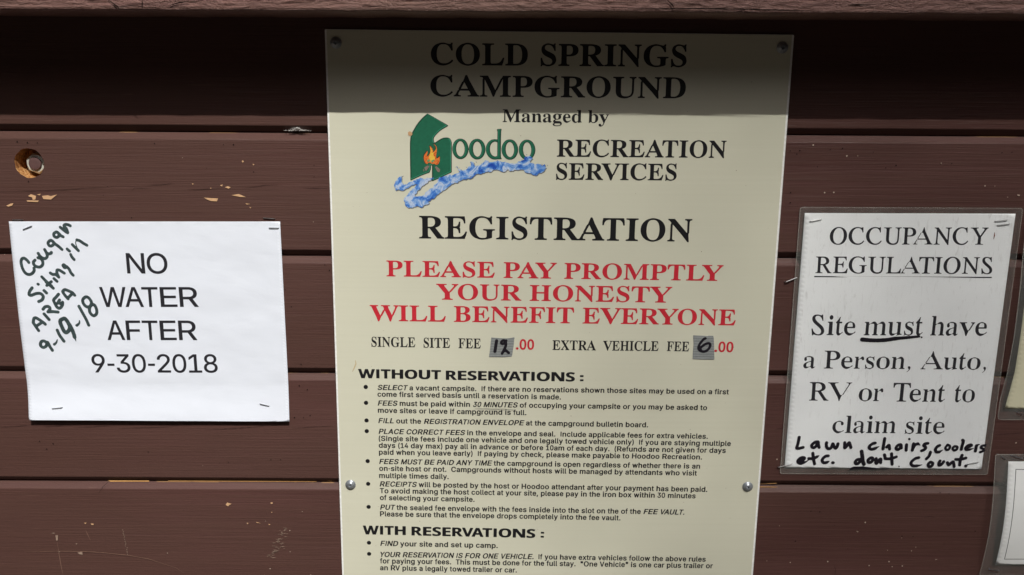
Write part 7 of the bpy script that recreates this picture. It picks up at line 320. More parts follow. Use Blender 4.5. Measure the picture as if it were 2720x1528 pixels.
 'water_shadow': '-2117 -2503 -2145 -2487 -2182 -2445 -2189 -2418 -2180 -2388 -2206 -2363 -2210 -2346 -2205 -2311 -2189 -2283 -2173 -2275 -2164 -2261 -2125 -2228 -2119 -2206 -2094 -2183 -2075 -2152 -2050 -2139 -2036 -2111 -2022 -2099 -1989 -2086 -1960 -2036 -1936 -2030 -1964 -2021 -1982 -2026 -2004 -2043 -2032 -2044 -2052 -2051 -2109 -2101 -2155 -2110 -2192 -2143 -2219 -2153 -2272 -2148 -2307 -2132 -2362 -2153 -2376 -2128 -2374 -2106 -2389 -2086 -2401 -2050 -2389 -2003 -2376 -1980 -2375 -1965 -2364 -1949 -2343 -1933 -2329 -1906 -2295 -1871 -2215 -1835 -2209 -1838 -2210 -1843 -2234 -1861 -2239 -1875 -2233 -1908 -2241 -1960 -2234 -1981 -2215 -1998 -2209 -2015 -2185 -2020 -2165 -2015 -2144 -2019 -2105 -1981 -2072 -1966 -2022 -1956 -2009 -1940 -1969 -1931 -1934 -1908 -1896 -1901 -1860 -1877 -1815 -1888 -1795 -1905 -1752 -1895 -1739 -1886 -1727 -1863 -1710 -1883 -1694 -1886 -1630 -1883 -1607 -1872 -1564 -1886 -1567 -1892 -1587 -1893 -1622 -1911 -1649 -1941 -1667 -1946 -1680 -1944 -1697 -1953 -1703 -1960 -1704 -1975 -1716 -1990 -1732 -2002 -1752 -2006 -1790 -2041 -1820 -2051 -1853 -2093 -1863 -2120 -1887 -2136 -1915 -2146 -1928 -2166 -1927 -2181 -1935 -2201 -1976 -2231 -1969 -2261 -1922 -2260 -1895 -2258 -1872 -2247 -1849 -2253 -1832 -2250 -1787 -2221 -1765 -2172 -1700 -2130 -1677 -2103 -1657 -2093 -1621 -2088 -1602 -2065 -1597 -2038 -1589 -2025 -1555 -2005 -1529 -1977 -1515 -1951 -1517 -1925 -1498 -1908 -1493 -1883 -1474 -1868 -1424 -1861 -1384 -1839 -1359 -1842 -1299 -1811 -1267 -1806 -1202 -1818 -1180 -1800 -1137 -1784 -1099 -1777 -1065 -1754 -1065 -1748 -1084 -1742 -1096 -1731 -1099 -1701 -1117 -1673 -1129 -1665 -1144 -1641 -1142 -1636 -1112 -1643 -1099 -1675 -1074 -1699 -1059 -1702 -1049 -1692 -1039 -1694 -1035 -1701 -1041 -1713 -1036 -1716 -992 -1724 -969 -1705 -949 -1708 -935 -1702 -914 -1686 -911 -1670 -890 -1644 -872 -1636 -845 -1635 -839 -1596 -841 -1576 -861 -1555 -847 -1539 -805 -1544 -777 -1565 -772 -1575 -774 -1595 -759 -1625 -742 -1632 -720 -1630 -667 -1611 -629 -1591 -623 -1581 -632 -1576 -635 -1563 -625 -1564 -620 -1573 -599 -1566 -570 -1542 -567 -1530 -555 -1519 -524 -1508 -483 -1528 -471 -1543 -470 -1558 -447 -1546 -397 -1547 -354 -1528 -324 -1528 -309 -1518 -294 -1517 -247 -1528 -212 -1545 -172 -1542 -154 -1530 -135 -1549 -100 -1557 -80 -1556 -59 -1567 -9 -1566 15 -1575 53 -1572 91 -1561 106 -1538 118 -1530 151 -1528 178 -1508 193 -1509 230 -1493 231 -1451 253 -1430 290 -1430 341 -1412 390 -1443 410 -1476 403 -1489 388 -1493 373 -1506 369 -1513 376 -1525 354 -1533 358 -1548 400 -1556 458 -1579 483 -1576 508 -1567 570 -1581 590 -1570 601 -1583 593 -1589 583 -1587 581 -1595 595 -1607 613 -1601 641 -1578 651 -1578 666 -1600 662 -1623 688 -1655 660 -1688 650 -1718 625 -1740 608 -1745 590 -1763 545 -1765 520 -1782 510 -1803 486 -1815 448 -1813 428 -1804 408 -1806 376 -1776 306 -1768 268 -1758 239 -1731 226 -1702 203 -1699 163 -1699 106 -1713 81 -1706 56 -1707 33 -1716 13 -1732 -15 -1725 -40 -1735 -70 -1725 -81 -1703 -87 -1701 -110 -1709 -139 -1740 -177 -1754 -237 -1737 -267 -1719 -322 -1704 -380 -1709 -430 -1755 -462 -1757 -492 -1745 -520 -1758 -547 -1759 -570 -1777 -592 -1777 -637 -1798 -659 -1800 -675 -1793 -714 -1797 -740 -1809 -749 -1822 -794 -1856 -794 -1868 -839 -1896 -867 -1900 -895 -1890 -940 -1916 -969 -1909 -997 -1911 -1075 -1952 -1091 -1955 -1097 -1973 -1114 -1986 -1169 -1981 -1190 -2002 -1220 -2007 -1275 -2055 -1303 -2070 -1317 -2092 -1339 -2106 -1359 -2126 -1412 -2145 -1429 -2167 -1476 -2196 -1495 -2220 -1525 -2232 -1583 -2303 -1600 -2313 -1627 -2314 -1647 -2322 -1662 -2350 -1689 -2363 -1704 -2365 -1683 -2393 -1684 -2408 -1729 -2435 -1754 -2433 -1799 -2453 -1814 -2480 -1840 -2494 -1859 -2494 -1895 -2473 -1934 -2461 -1977 -2481 -1997 -2480 -2022 -2501 -2039 -2499 -2055 -2503 -2074 -2497 -2102 -2505|-850 -1858 -844 -1859 -838 -1853 -850 -1851 -853 -1855|-1084 -1666 -1084 -1656 -1071 -1658 -1072 -1665|-947 -1656 -948 -1650 -939 -1642 -927 -1646 -930 -1652|-1167 -1653 -1164 -1643 -1154 -1645 -1155 -1651|696 -1603 689 -1595 695 -1585 703 -1588 707 -1598 703 -1604|-745 -1550 -748 -1540 -742 -1533 -724 -1540 -732 -1549|-322 -1515 -325 -1500 -309 -1498 -305 -1510|183 -1493 176 -1488 178 -1480 196 -1480 195 -1489|266 -1395 266 -1380 280 -1376 282 -1390|208 -1336 210 -1323 224 -1328 220 -1335',
}


# ------------------------------------------------------------------ node helpers
def newmat(name):
    m = bpy.data.materials.new(name); m.use_nodes = True
    return m, m.node_tree, m.node_tree.nodes['Principled BSDF']
def N(nt, t, **kw):
    n = nt.nodes.new(t)
    for k, v in kw.items():
        if k in n.inputs: n.inputs[k].default_value = v
        else: setattr(n, k, v)
    return n
def coords(nt, scale, rnd=True, rot=(0, 0, 0)):
    tc = N(nt, 'ShaderNodeTexCoord'); mp = N(nt, 'ShaderNodeMapping')
    mp.inputs['Scale'].default_value = scale; mp.inputs['Rotation'].default_value = rot
    nt.links.new(tc.outputs['Object'], mp.inputs['Vector'])
    if rnd:
        oi = N(nt, 'ShaderNodeObjectInfo'); ml = N(nt, 'ShaderNodeMath', operation='MULTIPLY'); ml.inputs[1].default_value = 37.0
        nt.links.new(oi.outputs['Random'], ml.inputs[0]); nt.links.new(ml.outputs[0], mp.inputs['Location'])
    return mp
def nz(nt, mp, scale=1.0, detail=4, rough=.55, dist=0.0):
    n = N(nt, 'ShaderNodeTexNoise'); n.inputs['Scale'].default_value = scale; n.inputs['Detail'].default_value = detail
    n.inputs['Roughness'].default_value = rough; n.inputs['Distortion'].default_value = dist
    nt.links.new(mp.outputs[0], n.inputs['Vector']); return n
def ramp(nt, src, stops):
    r = N(nt, 'ShaderNodeValToRGB'); e = r.color_ramp.elements
    while len(e) < len(stops): e.new(.5)
    for q, (p, c) in zip(e, stops):
        q.position = p; q.color = (c, c, c, 1) if isinstance(c, (int, float)) else (*c, 1)
    nt.links.new(src, r.inputs[0]); return r
def mixc(nt, fac, a, b):
    m = N(nt, 'ShaderNodeMix', data_type='RGBA')
    if isinstance(fac, (int, float)): m.inputs[0].default_value = fac
    else: nt.links.new(fac, m.inputs[0])
    for i, v in ((6, a), (7, b)):
        if isinstance(v, tuple): m.inputs[i].default_value = (*v, 1)
        else: nt.links.new(v, m.inputs[i])
    return m.outputs[2]
def bump(nt, src, dist, strength=1.0, prev=None):
    b = N(nt, 'ShaderNodeBump'); b.inputs['Distance'].default_value = dist; b.inputs['Strength'].default_value = strength
    nt.links.new(src, b.inputs['Height'])
    if prev: nt.links.new(prev.outputs[0], b.inputs['Normal'])
    return b
def plain(name, col, rough=.6, spec=.5, metal=0.0):
    m, nt, p = newmat(name)
    mp = coords(nt, (300, 300, 300)); n = nz(nt, mp, 1, 3)
    rr = ramp(nt, n.outputs[0], [(.3, tuple(c * .88 for c in col)), (.7, tuple(min(1, c * 1.08) for c in col))])
    nt.links.new(rr.outputs[0], p.inputs['Base Color'])
    p.inputs['Roughness'].default_value = rough; p.inputs['Specular IOR Level'].default_value = spec; p.inputs['Metallic'].default_value = metal
    return m

# ------------------------------------------------------------------ materials
def painted_wood(name, base, rough_wood=False, edge_wear=True):
    m, nt, p = newmat(name)
    L = nt.links
    big = nz(nt, coords(nt, (2.5, 9, 14)), 1, 4)
    grain = nz(nt, coords(nt, (5, 60, 330)), 1, 5, .62, .35)
    fine = nz(nt, coords(nt, (22, 300, 1500)), 1, 3, .6)
    dk = tuple(c * .86 for c in base); lt = tuple(c * 1.16 for c in base); rd = (base[0] * .95, base[1] * 1.06, base[2] * .94)
    c = ramp(nt, big.outputs[0], [(.3, dk), (.52, base), (.72, lt)]).outputs[0]
    pat = nz(nt, coords(nt, (1.4, 3, 5)), 1, 5, .6, .5); c = mixc(nt, ramp(nt, pat.outputs[0], [(.42, 0), (.62, .8)]).outputs[0], c, (base[0] * .90, base[1] * 1.0, base[2] * .92))
    c = mixc(nt, ramp(nt, grain.outputs[0], [(.38, 0), (.62, .55)]).outputs[0], c, rd)
    c = mixc(nt, ramp(nt, grain.outputs[0], [(.24, .20), (.36, 0)]).outputs[0], c, tuple(v * .62 for v in base))
    # thin pale scratches and dust along the grain
    sc = nz(nt, coords(nt, (28, 200, 1100)), 1, 2, .5); ar = nz(nt, coords(nt, (7, 20, 24)), 1, 3)
    a = ramp(nt, sc.outputs[0], [(.70, 0), (.78, 1)]); b = ramp(nt, ar.outputs[0], [(.50, 0), (.66, .75)])
    ml = N(nt, 'ShaderNodeMath', operation='MULTIPLY'); L.new(a.outputs[0], ml.inputs[0]); L.new(b.outputs[0], ml.inputs[1])
    c = mixc(nt, ml.outputs[0], c, (.17, .10, .075))
    if edge_wear:      # paint rubbed off the sharp upper edge of each board
        tc = N(nt, 'ShaderNodeTexCoord'); sx = N(nt, 'ShaderNodeSeparateXYZ'); L.new(tc.outputs['Object'], sx.inputs[0])
        wn = nz(nt, coords(nt, (16, 1, 60)), 1, 4, .6)
        z0 = N(nt, 'ShaderNodeMapRange'); z0.inputs[1].default_value = -.0014; z0.inputs[2].default_value = -.0007
        L.new(sx.outputs[2], z0.inputs[0])
        wr = ramp(nt, wn.outputs[0], [(.54, 0), (.58, 1)])
        m2 = N(nt, 'ShaderNodeMath', operation='MULTIPLY'); L.new(z0.outputs[0], m2.inputs[0]); L.new(wr.outputs[0], m2.inputs[1])
        c = mixc(nt, m2.outputs[0], c, (.30, .165, .07))
    L.new(c, p.inputs['Base Color'])
    if rough_wood:
        diag = nz(nt, coords(nt, (70, 60, 420), rot=(0, R(8), 0)), 1, 6, .7, .6)
        lump = nz(nt, coords(nt, (45, 45, 90), rot=(0, R(35), 0)), 1, 5, .65, .8)
        b1 = bump(nt, diag.outputs[0], .0028, 1.0); b2 = bump(nt, lump.outputs[0], .004, .9, b1)
        L.new(b2.outputs[0], p.inputs['Normal'])
        p.inputs['Roughness'].default_value = .5
    else:
        b1 = bump(nt, grain.outputs[0], .0005, .8); b2 = bump(nt, fine.outputs[0], .00030, 1.0, b1)
        b3 = bump(nt, big.outputs[0], .002, .5, b2)
        L.new(b3.outputs[0], p.inputs['Normal'])
        rr = ramp(nt, big.outputs[0], [(.3, .40), (.7, .58)]); L.new(rr.outputs[0], p.inputs['Roughness'])
    p.inputs['Specular IOR Level'].default_value = .45 if rough_wood else .27
    return m
M_PLANK = painted_wood('brown_painted_wood', (.086, .0385, .034))
M_BEAM = painted_wood('rough_brown_painted_wood', (.185, .092, .080), True, False)

def m_raw():
    m, nt, p = newmat('raw_wood'); n = nz(nt, coords(nt, (500, 500, 160), False), 1, 5, .7)
    r_ = ramp(nt, n.outputs[0], [(.34, (.10, .025, .006)), (.46, (.42, .17, .04)), (.60, (.66, .40, .17)), (.75, (.75, .55, .33))])
    nt.links.new(r_.outputs[0], p.inputs['Base Color']); b = bump(nt, n.outputs[0], .0015); nt.links.new(b.outputs[0], p.inputs['Normal'])
    p.inputs['Roughness'].default_value = .8; return m
M_RAW = m_raw()
M_CHIP = plain('exposed_pale_wood', (.58, .36, .20), .8, .2)
M_FLECK = plain('pale_fleck', (.50, .40, .32), .8, .2)
M_RUB = plain('rubbed_pale_paint', (.28, .20, .155), .8, .2)
M_SCUFF = plain('scuffed_paint', (.20, .115, .085), .7, .3)
M_DARK = plain('near_black', (.012, .007, .006), .9, .1)  # near-black colour; on the hole discs it stands in for shade
M_SPLINT = plain('orange_splinter_wood', (.62, .34, .13), .8, .2)

def m_film_face():
    m, nt, p = newmat('cream_sign_film')
    st = nz(nt, coords(nt, (1.2, 1, 330), False), 1, 3, .6); bg_ = nz(nt, coords(nt, (5, 5, 7), False), 1, 3)
    c = ramp(nt, st.outputs[0], [(.30, (.624, .624, .500)), (.70, (.644, .645, .520))]).outputs[0]
    c = mixc(nt, ramp(nt, bg_.outputs[0], [(.35, 0), (.7, .5)]).outputs[0], c, (.600, .606, .485))
    sp_ = nz(nt, coords(nt, (260, 260, 260), False), 1, 1)
    c = mixc(nt, ramp(nt, sp_.outputs[0], [(.795, 0), (.82, .6)]).outputs[0], c, (.20, .15, .10))
    nt.links.new(c, p.inputs['Base Color'])
    b = bump(nt, st.outputs[0], .00022, .4); nt.links.new(b.outputs[0], p.inputs['Normal'])
    p.inputs['Roughness'].default_value = .42; p.inputs['Specular IOR Level'].default_value = .4
    return m
M_FACE = m_film_face()
M_CORE = plain('white_sign_board', (.84, .85, .83), .5)
M_INK = plain('black_print', (.011, .011, .013), .42, .4)
M_RED = plain('red_print', (.56, .024, .042), .45, .4)
M_SPECK = plain('brown_dirt', (.20, .12, .07), .9, .1)
M_STAIN = plain('tan_stain', (.52, .43, .26), .8, .2)
M_SEED = plain('brown_seed', (.55, .34, .18), .8, .2)
M_GREEN = plain('green_print', (.014, .13, .072), .45, .4)
M_GREENL = plain('light_green_print', (.04, .27, .16), .45, .4)
M_GREEND = plain('dark_green_print', (.008, .07, .04), .45, .4)
M_SHADE = plain('grey_print', (.20, .20, .19), .6, .3)
M_LOG = plain('grey_brown_print', (.23, .18, .15), .5, .3)
M_EMBER = plain('pale_green_print', (.16, .33, .15), .5, .3)
def m_noiseprint(name, stops, sc, dist=1.2):
    m, nt, p = newmat(name); n = nz(nt, coords(nt, (sc, sc, sc), False), 1, 5, .65, dist)
    r_ = ramp(nt, n.outputs[0], stops); nt.links.new(r_.outputs[0], p.inputs['Base Color']); p.inputs['Roughness'].default_value = .45; return m
M_WATER = m_noiseprint('blue_water_print', [(.34, (.010, .06, .40)), (.44, (.05, .20, .62)), (.51, (.20, .38, .72)), (.60, (.56, .64, .77)), (.70, (.16, .33, .66))], 95)
M_FLAME = m_noiseprint('orange_flame_print', [(.30, (.16, .015, .008)), (.44, (.60, .10, .02)), (.60, (.80, .26, .05)), (.75, (.42, .05, .015))], 900, .5)
M_FLAMEY = m_noiseprint('yellow_flame_print', [(.30, (.75, .24, .04)), (.48, (.78, .50, .06)), (.66, (.72, .60, .10)), (.8, (.75, .30, .05))], 900, .5)

def m_paper(name, col, streak=0):
    m, nt, p = newmat(name)
    n = nz(nt, coords(nt, (13, 10, 30), False, (0, R(-25), 0)), 1, 4, .55, .4); n2 = nz(nt, coords(nt, (900, 900, 900), False), 1, 2)
    c = ramp(nt, n.outputs[0], [(.3, tuple(v * .965 for v in col)), (.7, col)]).outputs[0]
    if streak:
        s = nz(nt, coords(nt, (330, 1, 70), False, (0, R(6), 0)), 1, 4, .65, .8); a = nz(nt, coords(nt, (9, 1, 9), False), 1, 3)
        m1 = N(nt, 'ShaderNodeMath', operation='MULTIPLY')
        nt.links.new(ramp(nt, s.outputs[0], [(.56, 0), (.74, .42)]).outputs[0], m1.inputs[0]); nt.links.new(ramp(nt, a.outputs[0], [(.38, .1), (.62, 1)]).outputs[0], m1.inputs[1])
        c = mixc(nt, m1.outputs[0], c, (.36, .35, .34))
    nt.links.new(c, p.inputs['Base Color'])
    b = bump(nt, n.outputs[0], .0008 if not streak else .0002, .7); b2 = bump(nt, n2.outputs[0], .00004, .5, b); nt.links.new(b2.outputs[0], p.inputs['Normal'])
    p.inputs['Roughness'].default_value = .75; p.inputs['Specular IOR Level'].default_value = .25
    return m
M_PAPER = m_paper('white_paper', (.75, .80, .89))
M_PAPER2 = m_paper('laminated_paper', (.89, .93, .94), 1)
M_PAPER3 = m_paper('cream_laminated_paper', (.74, .72, .52), 0)
M_PAPER4 = m_paper('plain_laminated_paper', (.90, .93, .92), 0)
M_TONER = plain('black_toner', (.018, .018, .024), .55, .4)
def m_marker():
    m, nt, p = newmat('green_black_marker'); n = nz(nt, coords(nt, (260, 260, 260), False), 1, 4, .6)
    r_ = ramp(nt, n.outputs[0], [(.35, (.022, .038, .041)), (.65, (.045, .074, .076))]); nt.links.new(r_.outputs[0], p.inputs['Base Color']); p.inputs['Roughness'].default_value = .6; return m
M_MARKER = m_marker()
M_MARKER2 = plain('black_marker', (.013, .011, .017), .35, .5)

def m_sleeve(name, a, b, col):
    m, nt, p = newmat(name); L = nt.links; out = nt.nodes['Material Output']; nt.nodes.remove(p)
    tr = N(nt, 'ShaderNodeBsdfTransparent'); df = N(nt, 'ShaderNodeBsdfDiffuse'); df.inputs[0].default_value = (*col, 1)
    gl = N(nt, 'ShaderNodeBsdfGlossy'); gl.inputs['Roughness'].default_value = .16
    n = nz(nt, coords(nt, (26, 10, 5), False), 1, 4, .6); rr = ramp(nt, n.outputs[0], [(.3, a), (.7, b)])
    fine = nz(nt, coords(nt, (120, 120, 60), False), 1, 3)
    bb = bump(nt, fine.outputs[0], .0004, .6)
    m1 = N(nt, 'ShaderNodeMixShader'); L.new(rr.outputs[0], m1.inputs[0]); L.new(tr.outputs[0], m1.inputs[1]); L.new(df.outputs[0], m1.inputs[2])
    L.new(bb.outputs[0], gl.inputs['Normal'])
    m2 = N(nt, 'ShaderNodeMixShader'); m2.inputs[0].default_value = .022; L.new(m1.outputs[0], m2.inputs[1]); L.new(gl.outputs[0], m2.inputs[2])
    L.new(m2.outputs[0], out.inputs['Surface']); return m
M_SLEEVE = m_sleeve('clear_laminate', .004, .014, (.50, .50, .46))
M_MARGIN = m_sleeve('hazy_laminate_margin', .09, .20, (.40, .42, .39))
M_SEAL = m_sleeve('laminate_sealed_edge', .22, .4, (.50, .52, .47))
M_STEEL = plain('zinc_steel', (.36, .39, .42), .33, .6, .6)
M_STAPLE = plain('staple_wire', (.55, .56, .56), .32, .5, 1.0)
M_BOLT = plain('tarnished_nut', (.66, .69, .62), .36, .5, .25)
M_BOLTEND = plain('painted_bolt_end', (.105, .058, .055), .5, .4)
def m_tape():
    m, nt, p = newmat('grey_duct_tape')
    wv = N(nt, 'ShaderNodeTexWave', bands_direction='Z'); wv.inputs['Scale'].default_value = 110; wv.inputs['Distortion'].default_value = .4
    wx = N(nt, 'ShaderNodeTexWave', bands_direction='X'); wx.inputs['Scale'].default_value = 80
    mp = coords(nt, (1, 1, 1), False); nt.links.new(mp.outputs[0], wv.inputs[0]); nt.links.new(mp.outputs[0], wx.inputs[0])
    c = ramp(nt, wv.outputs['Fac'], [(.2, (.225, .245, .245)), (.8, (.285, .305, .305))]); nt.links.new(c.outputs[0], p.inputs['Base Color'])
    b = bump(nt, wv.outputs['Fac'], .0002, .6); b2 = bump(nt, wx.outputs['Fac'], .0002, .4, b); nt.links.new(b2.outputs[0], p.inputs['Normal'])
    p.inputs['Roughness'].default_value = .42; p.inputs['Metallic'].default_value = .1
    return m
M_TAPE = m_tape()
M_WEB = plain('grey_cobweb', (.62, .60, .58), .7, .2)
M_RUST = plain('rust', (.16, .035, .015), .8, .2)
def m_ground():
    m, nt, p = newmat('forest_floor_dirt'); n = nz(nt, coords(nt, (6, 6, 6), False), 1, 8, .65)
    r_ = ramp(nt, n.outputs[0], [(.3, (.030, .023, .016)), (.7, (.085, .066, .048))]); nt.links.new(r_.outputs[0], p.inputs['Base Color'])
    b = bump(nt, n.outputs[0], .03); nt.links.new(b.outputs[0], p.inputs['Normal']); p.inputs['Roughness'].default_value = .9; return m
M_GROUND = m_ground()

# ------------------------------------------------------------------ object helpers
def mesh_obj(name, verts, faces, mat, parent=None, origin=None, smooth=False):
    """verts in world metres; stored relative to the parent's (or own) origin"""
    o0 = Vector(origin) if origin is not None else (Vector(parent['_o']) if parent is not None else Vector((0, 0, 0)))
    me = bpy.data.meshes.new(name); me.from_pydata([tuple(Vector(v) - o0) for v in verts], [], faces)
    me.materials.append(mat)
    if smooth:
        for p in me.polygons: p.use_smooth = True
    me.validate(); me.update()
    o = bpy.data.objects.new(name, me); C.objects.link(o)
    if parent is None: o.location = o0
    else:
        o.parent = parent; o.location = o0 - Vector(parent['_o'])
    o['_o'] = tuple(o0)
    return o
def tag(o, label=None, cat=None, group=None, kind=None):
    for k, v in (('label', label), ('category', cat), ('group', group), ('kind', kind)):
        if v: o[k] = v
    return o
def empty(name, loc, label, cat, group=None):
    o = bpy.data.objects.new(name, None); C.objects.link(o); o.location = loc; o.empty_display_size = .02
    o['_o'] = tuple(loc); return tag(o, label, cat, group)
def W(x, z, Y): return Vector((x / 1000, Y, EYE + z / 1000))        # wall mm -> world
SA = -.0063
def S(x, z, Y):                                                      # sign mm -> world
    return W(x * math.cos(SA) - z * math.sin(SA), x * math.sin(SA) + z * math.cos(SA), Y)

def dec(s, q=1.0):
    out = []
    for part in s.split('|'):
        v = [int(t) for t in part.split()]
        out.append([(v[i] * q, v[i + 1] * q) for i in range(0, len(v), 2)])
    return out
def inside(p, poly):
    c = False; x, y = p
    for i in range(len(poly)):
        x1, y1 = poly[i]; x2, y2 = poly[i - 1]
        if (y1 > y) != (y2 > y) and x < (x2 - x1) * (y - y1) / (y2 - y1) + x1: c = not c
    return c
def tri2d(polys):
    """fill a set of closed contours (outer rings and holes) -> verts2d, tris"""
    n = len(polys); ar = []
    for P in polys:
        ar.append(abs(sum(P[i - 1][0] * P[i][1] - P[i][0] * P[i - 1][1] for i in range(len(P)))))
    depth = [0] * n; par = [-1] * n
    for i in range(n):
        best = None
        for j in range(n):
            if i != j and ar[j] > ar[i] and inside(polys[i][0], polys[j]):
                depth[i] += 1
                if best is None or ar[j] < ar[best]: best = j
        par[i] = -1 if best is None else best
    V = []; T = []
    for i in range(n):
        if depth[i] % 2: continue
        rings = [polys[i]] + [polys[j] for j in range(n) if par[j] == i and depth[j] == depth[i] + 1]
        flat = [p for r_ in rings for p in r_]; b = len(V); V += flat
        for t in tessellate_polygon([[Vector((p[0], p[1], 0)) for p in r_] for r_ in rings]):
            a_, b_, c_ = (flat[k] for k in t)
            s = (b_[0] - a_[0]) * (c_[1] - a_[1]) - (b_[1] - a_[1]) * (c_[0] - a_[0])
            if abs(s) < 1e-9: continue
            T.append(tuple(b + k for k in (t if s > 0 else t[::-1])))
    return V, T
def refine(V, T, maxlen):
    V = list(V); T = list(T); cache = {}
    def mid(i, j):
        k = (min(i, j), max(i, j))
        if k not in cache: V.append(((V[i][0] + V[j][0]) / 2, (V[i][1] + V[j][1]) / 2)); cache[k] = len(V) - 1
        return cache[k]
    for _ in range(7):
        out = []; ch = False
        for t in T:
            L = [math.dist(V[t[i]], V[t[(i + 1) % 3]]) for i in range(3)]; s = [l > maxlen for l in L]
            if not any(s): out.append(t); continue
            ch = True
            a, b, c = t
            if all(s):
                ab, bc, ca = mid(a, b), mid(b, c), mid(c, a); out += [(a, ab, ca), (ab, b, bc), (ca, bc, c), (ab, bc, ca)]
            elif sum(s) == 1:
                k = s.index(True); a, b, c = t[k], t[(k + 1) % 3], t[(k + 2) % 3]; m_ = mid(a, b); out += [(a, m_, c), (m_, b, c)]
            else:
                k = s.index(False); a, b, c = t[k], t[(k + 1) % 3], t[(k + 2) % 3]; m1, m2 = mid(b, c), mid(c, a); out += [(a, b, m1), (a, m1, m2), (m2, m1, c)]
        T = out
        if not ch: break
    return V, T
GC = {}
def glyph(f_, ch):
    if (f_, ch) not in GC:
        adv, s = GLYPHS[f_][ch]; P = dec(s); GC[f_, ch] = (adv, *tri2d(P))
    return GC[f_, ch]
CAP = dict(ser=676, tim=662, hel=718, helb=716, wide=716, num=716)
SPC = dict(ser=270, tim=250, hel=278, helb=278, wide=300, num=278)
KERN = dict(WA=-75, AT=-80, AV=-100, VA=-100, AY=-90, PA=-80, LT=-80, LY=-80, TA=-70, AU=-30, RV=-50, RY=-40, YO=-40, UR=0, EY=0, ST=0, RT=-30, FT=0, TY=0, Te=-60, To=-60)
def lay(font, s, x0, z0, x1, z1, cap):
    """2-D triangles of one printed line whose ink runs from (x0,z0) to (x1,z1)"""
    items = []; pen = 0; sh = 0; prev = ''
    for ch in s:
        if ch == '{': sh = .22; continue
        if ch == '}': sh = 0; continue
        if ch == ' ': pen += SPC[font]; prev = ''; continue
        pen += KERN.get(prev + ch, 0) if font != 'helb' or ch.isupper() else 0; prev = ch
        a, V, T = glyph(font, ch); items.append((pen, sh, V, T)); pen += a
    lo = min(items[0][0] + v[0] + items[0][1] * v[1] for v in items[0][2]); hi = max(items[-1][0] + v[0] + items[-1][1] * v[1] for v in items[-1][2])
    k = math.dist((x0, z0), (x1, z1)) / (hi - lo); ky = cap / CAP[font]; an = math.atan2(z1 - z0, x1 - x0); ca, sa = math.cos(an), math.sin(an)
    V2 = []; T2 = []
    for pen, sh, V, T in items:
        b = len(V2)
        for x, y in V:
            X = (pen + x + sh * y - lo) * k; Y = y * ky; V2.append((x0 + X * ca - Y * sa, z0 + X * sa + Y * ca))
        T2 += [tuple(b + i for i in t) for t in T]
    return V2, T2
def flat(name, V, T, fn, mat, parent): return mesh_obj(name, [fn(x, z) for x, z in V], T, mat, parent)
def slab(name, poly, fn_front, fn_back, mat, parent=None, refine_len=None, origin=None):
    """closed thin solid from one outline, front and back given as height functions"""
    V, T = tri2d([poly])
    if refine_len:
        d = []
        for i in range(len(poly)):
            a, b = poly[i], poly[(i + 1) % len(poly)]; n = max(1, int(math.dist(a, b) / refine_len))
            d += [(a[0] + (b[0] - a[0]) * k / n, a[1] + (b[1] - a[1]) * k / n) for k in range(n)]
        V, T = tri2d([d]); nb = len(d); V, T = refine(V, T, refine_len * 1.5)
    else: nb = len(poly)
    n = len(V); verts = [fn_front(*v) for v in V] + [fn_back(*v) for v in V]
    faces = list(T) + [tuple(n + k for k in t[::-1]) for t in T]
    from collections import Counter
    ed = Counter()
    for t in T:
        for i in range(3): ed[(t[i], t[(i + 1) % 3])] += 1
    for (a, b) in list(ed):
        if (b, a) not in ed: faces.append((b, a, n + a, n + b))
    return mesh_obj(name, verts, faces, mat, parent, origin)
def tube(path, rad, seg=6):
    V = []; F = []
    for i, p in enumerate(path):
        p = Vector(p); t = (Vector(path[min(i + 1, len(path) - 1)]) - Vector(path[max(i - 1, 0)])).normalized()
        a = t.orthogonal().normalized(); b = t.cross(a); rr = rad[i] if isinstance(rad, list) else rad
        if i: # keep frames aligned
            a = (pa - t * pa.dot(t)).normalized(); b = t.cross(a)
        pa = a
        V += [p + (a * math.cos(2 * math.pi * k / seg) + b * math.sin(2 * math.pi * k / seg)) * rr for k in range(seg)]
    n = len(path)
    for i in range(n - 1):
        for k in range(seg): F.append((i * seg + k, i * seg + (k + 1) % seg, (i + 1) * seg + (k + 1) % seg, (i + 1) * seg + k))
    F.append(tuple(range(seg))[::-1]); F.append(tuple((n - 1) * seg + k for k in range(seg)))
    return V, F
def lathe(c, prof, seg=28, mod=None):
    """profile (radius, height towards the viewer) round the -Y axis through c"""
    V = []; F = []
    for i, (rr, h) in enumerate(prof):
        for k in range(seg):
            a = 2 * math.pi * k / seg; q = rr * (mod(i, a) if mod else 1); V.append(c + Vector((q * math.cos(a), -h, q * math.sin(a))))
    for i in range(len(prof) - 1):
        for k in range(seg): F.append((i * seg + k, i * seg + (k + 1) % seg, (i + 1) * seg + (k + 1) % seg, (i + 1) * seg + k))
    F.append(tuple((len(prof) - 1) * seg + k for k in range(seg)))
    return V, F

# ------------------------------------------------------------------ ground
gv = []; gf = []; n = 40
for i in range(n + 1):
    for j in range(n + 1):
        a = (i / n * 2 - 1); b = (j / n * 2 - 1); x = 300 * a * abs(a); y = 300 * b * abs(b)
        gv.append((x, y, .03 * noise.noise(Vector((x, y, 0)))))
for i in range(n):
    for j in range(n): gf.append((i * (n + 1) + j, (i + 1) * (n + 1) + j, (i + 1) * (n + 1) + j + 1, i * (n + 1) + j + 1))
tag(mesh_obj('ground', gv, gf, M_GROUND), 'brown forest floor dirt in front of the notice board', kind='structure')

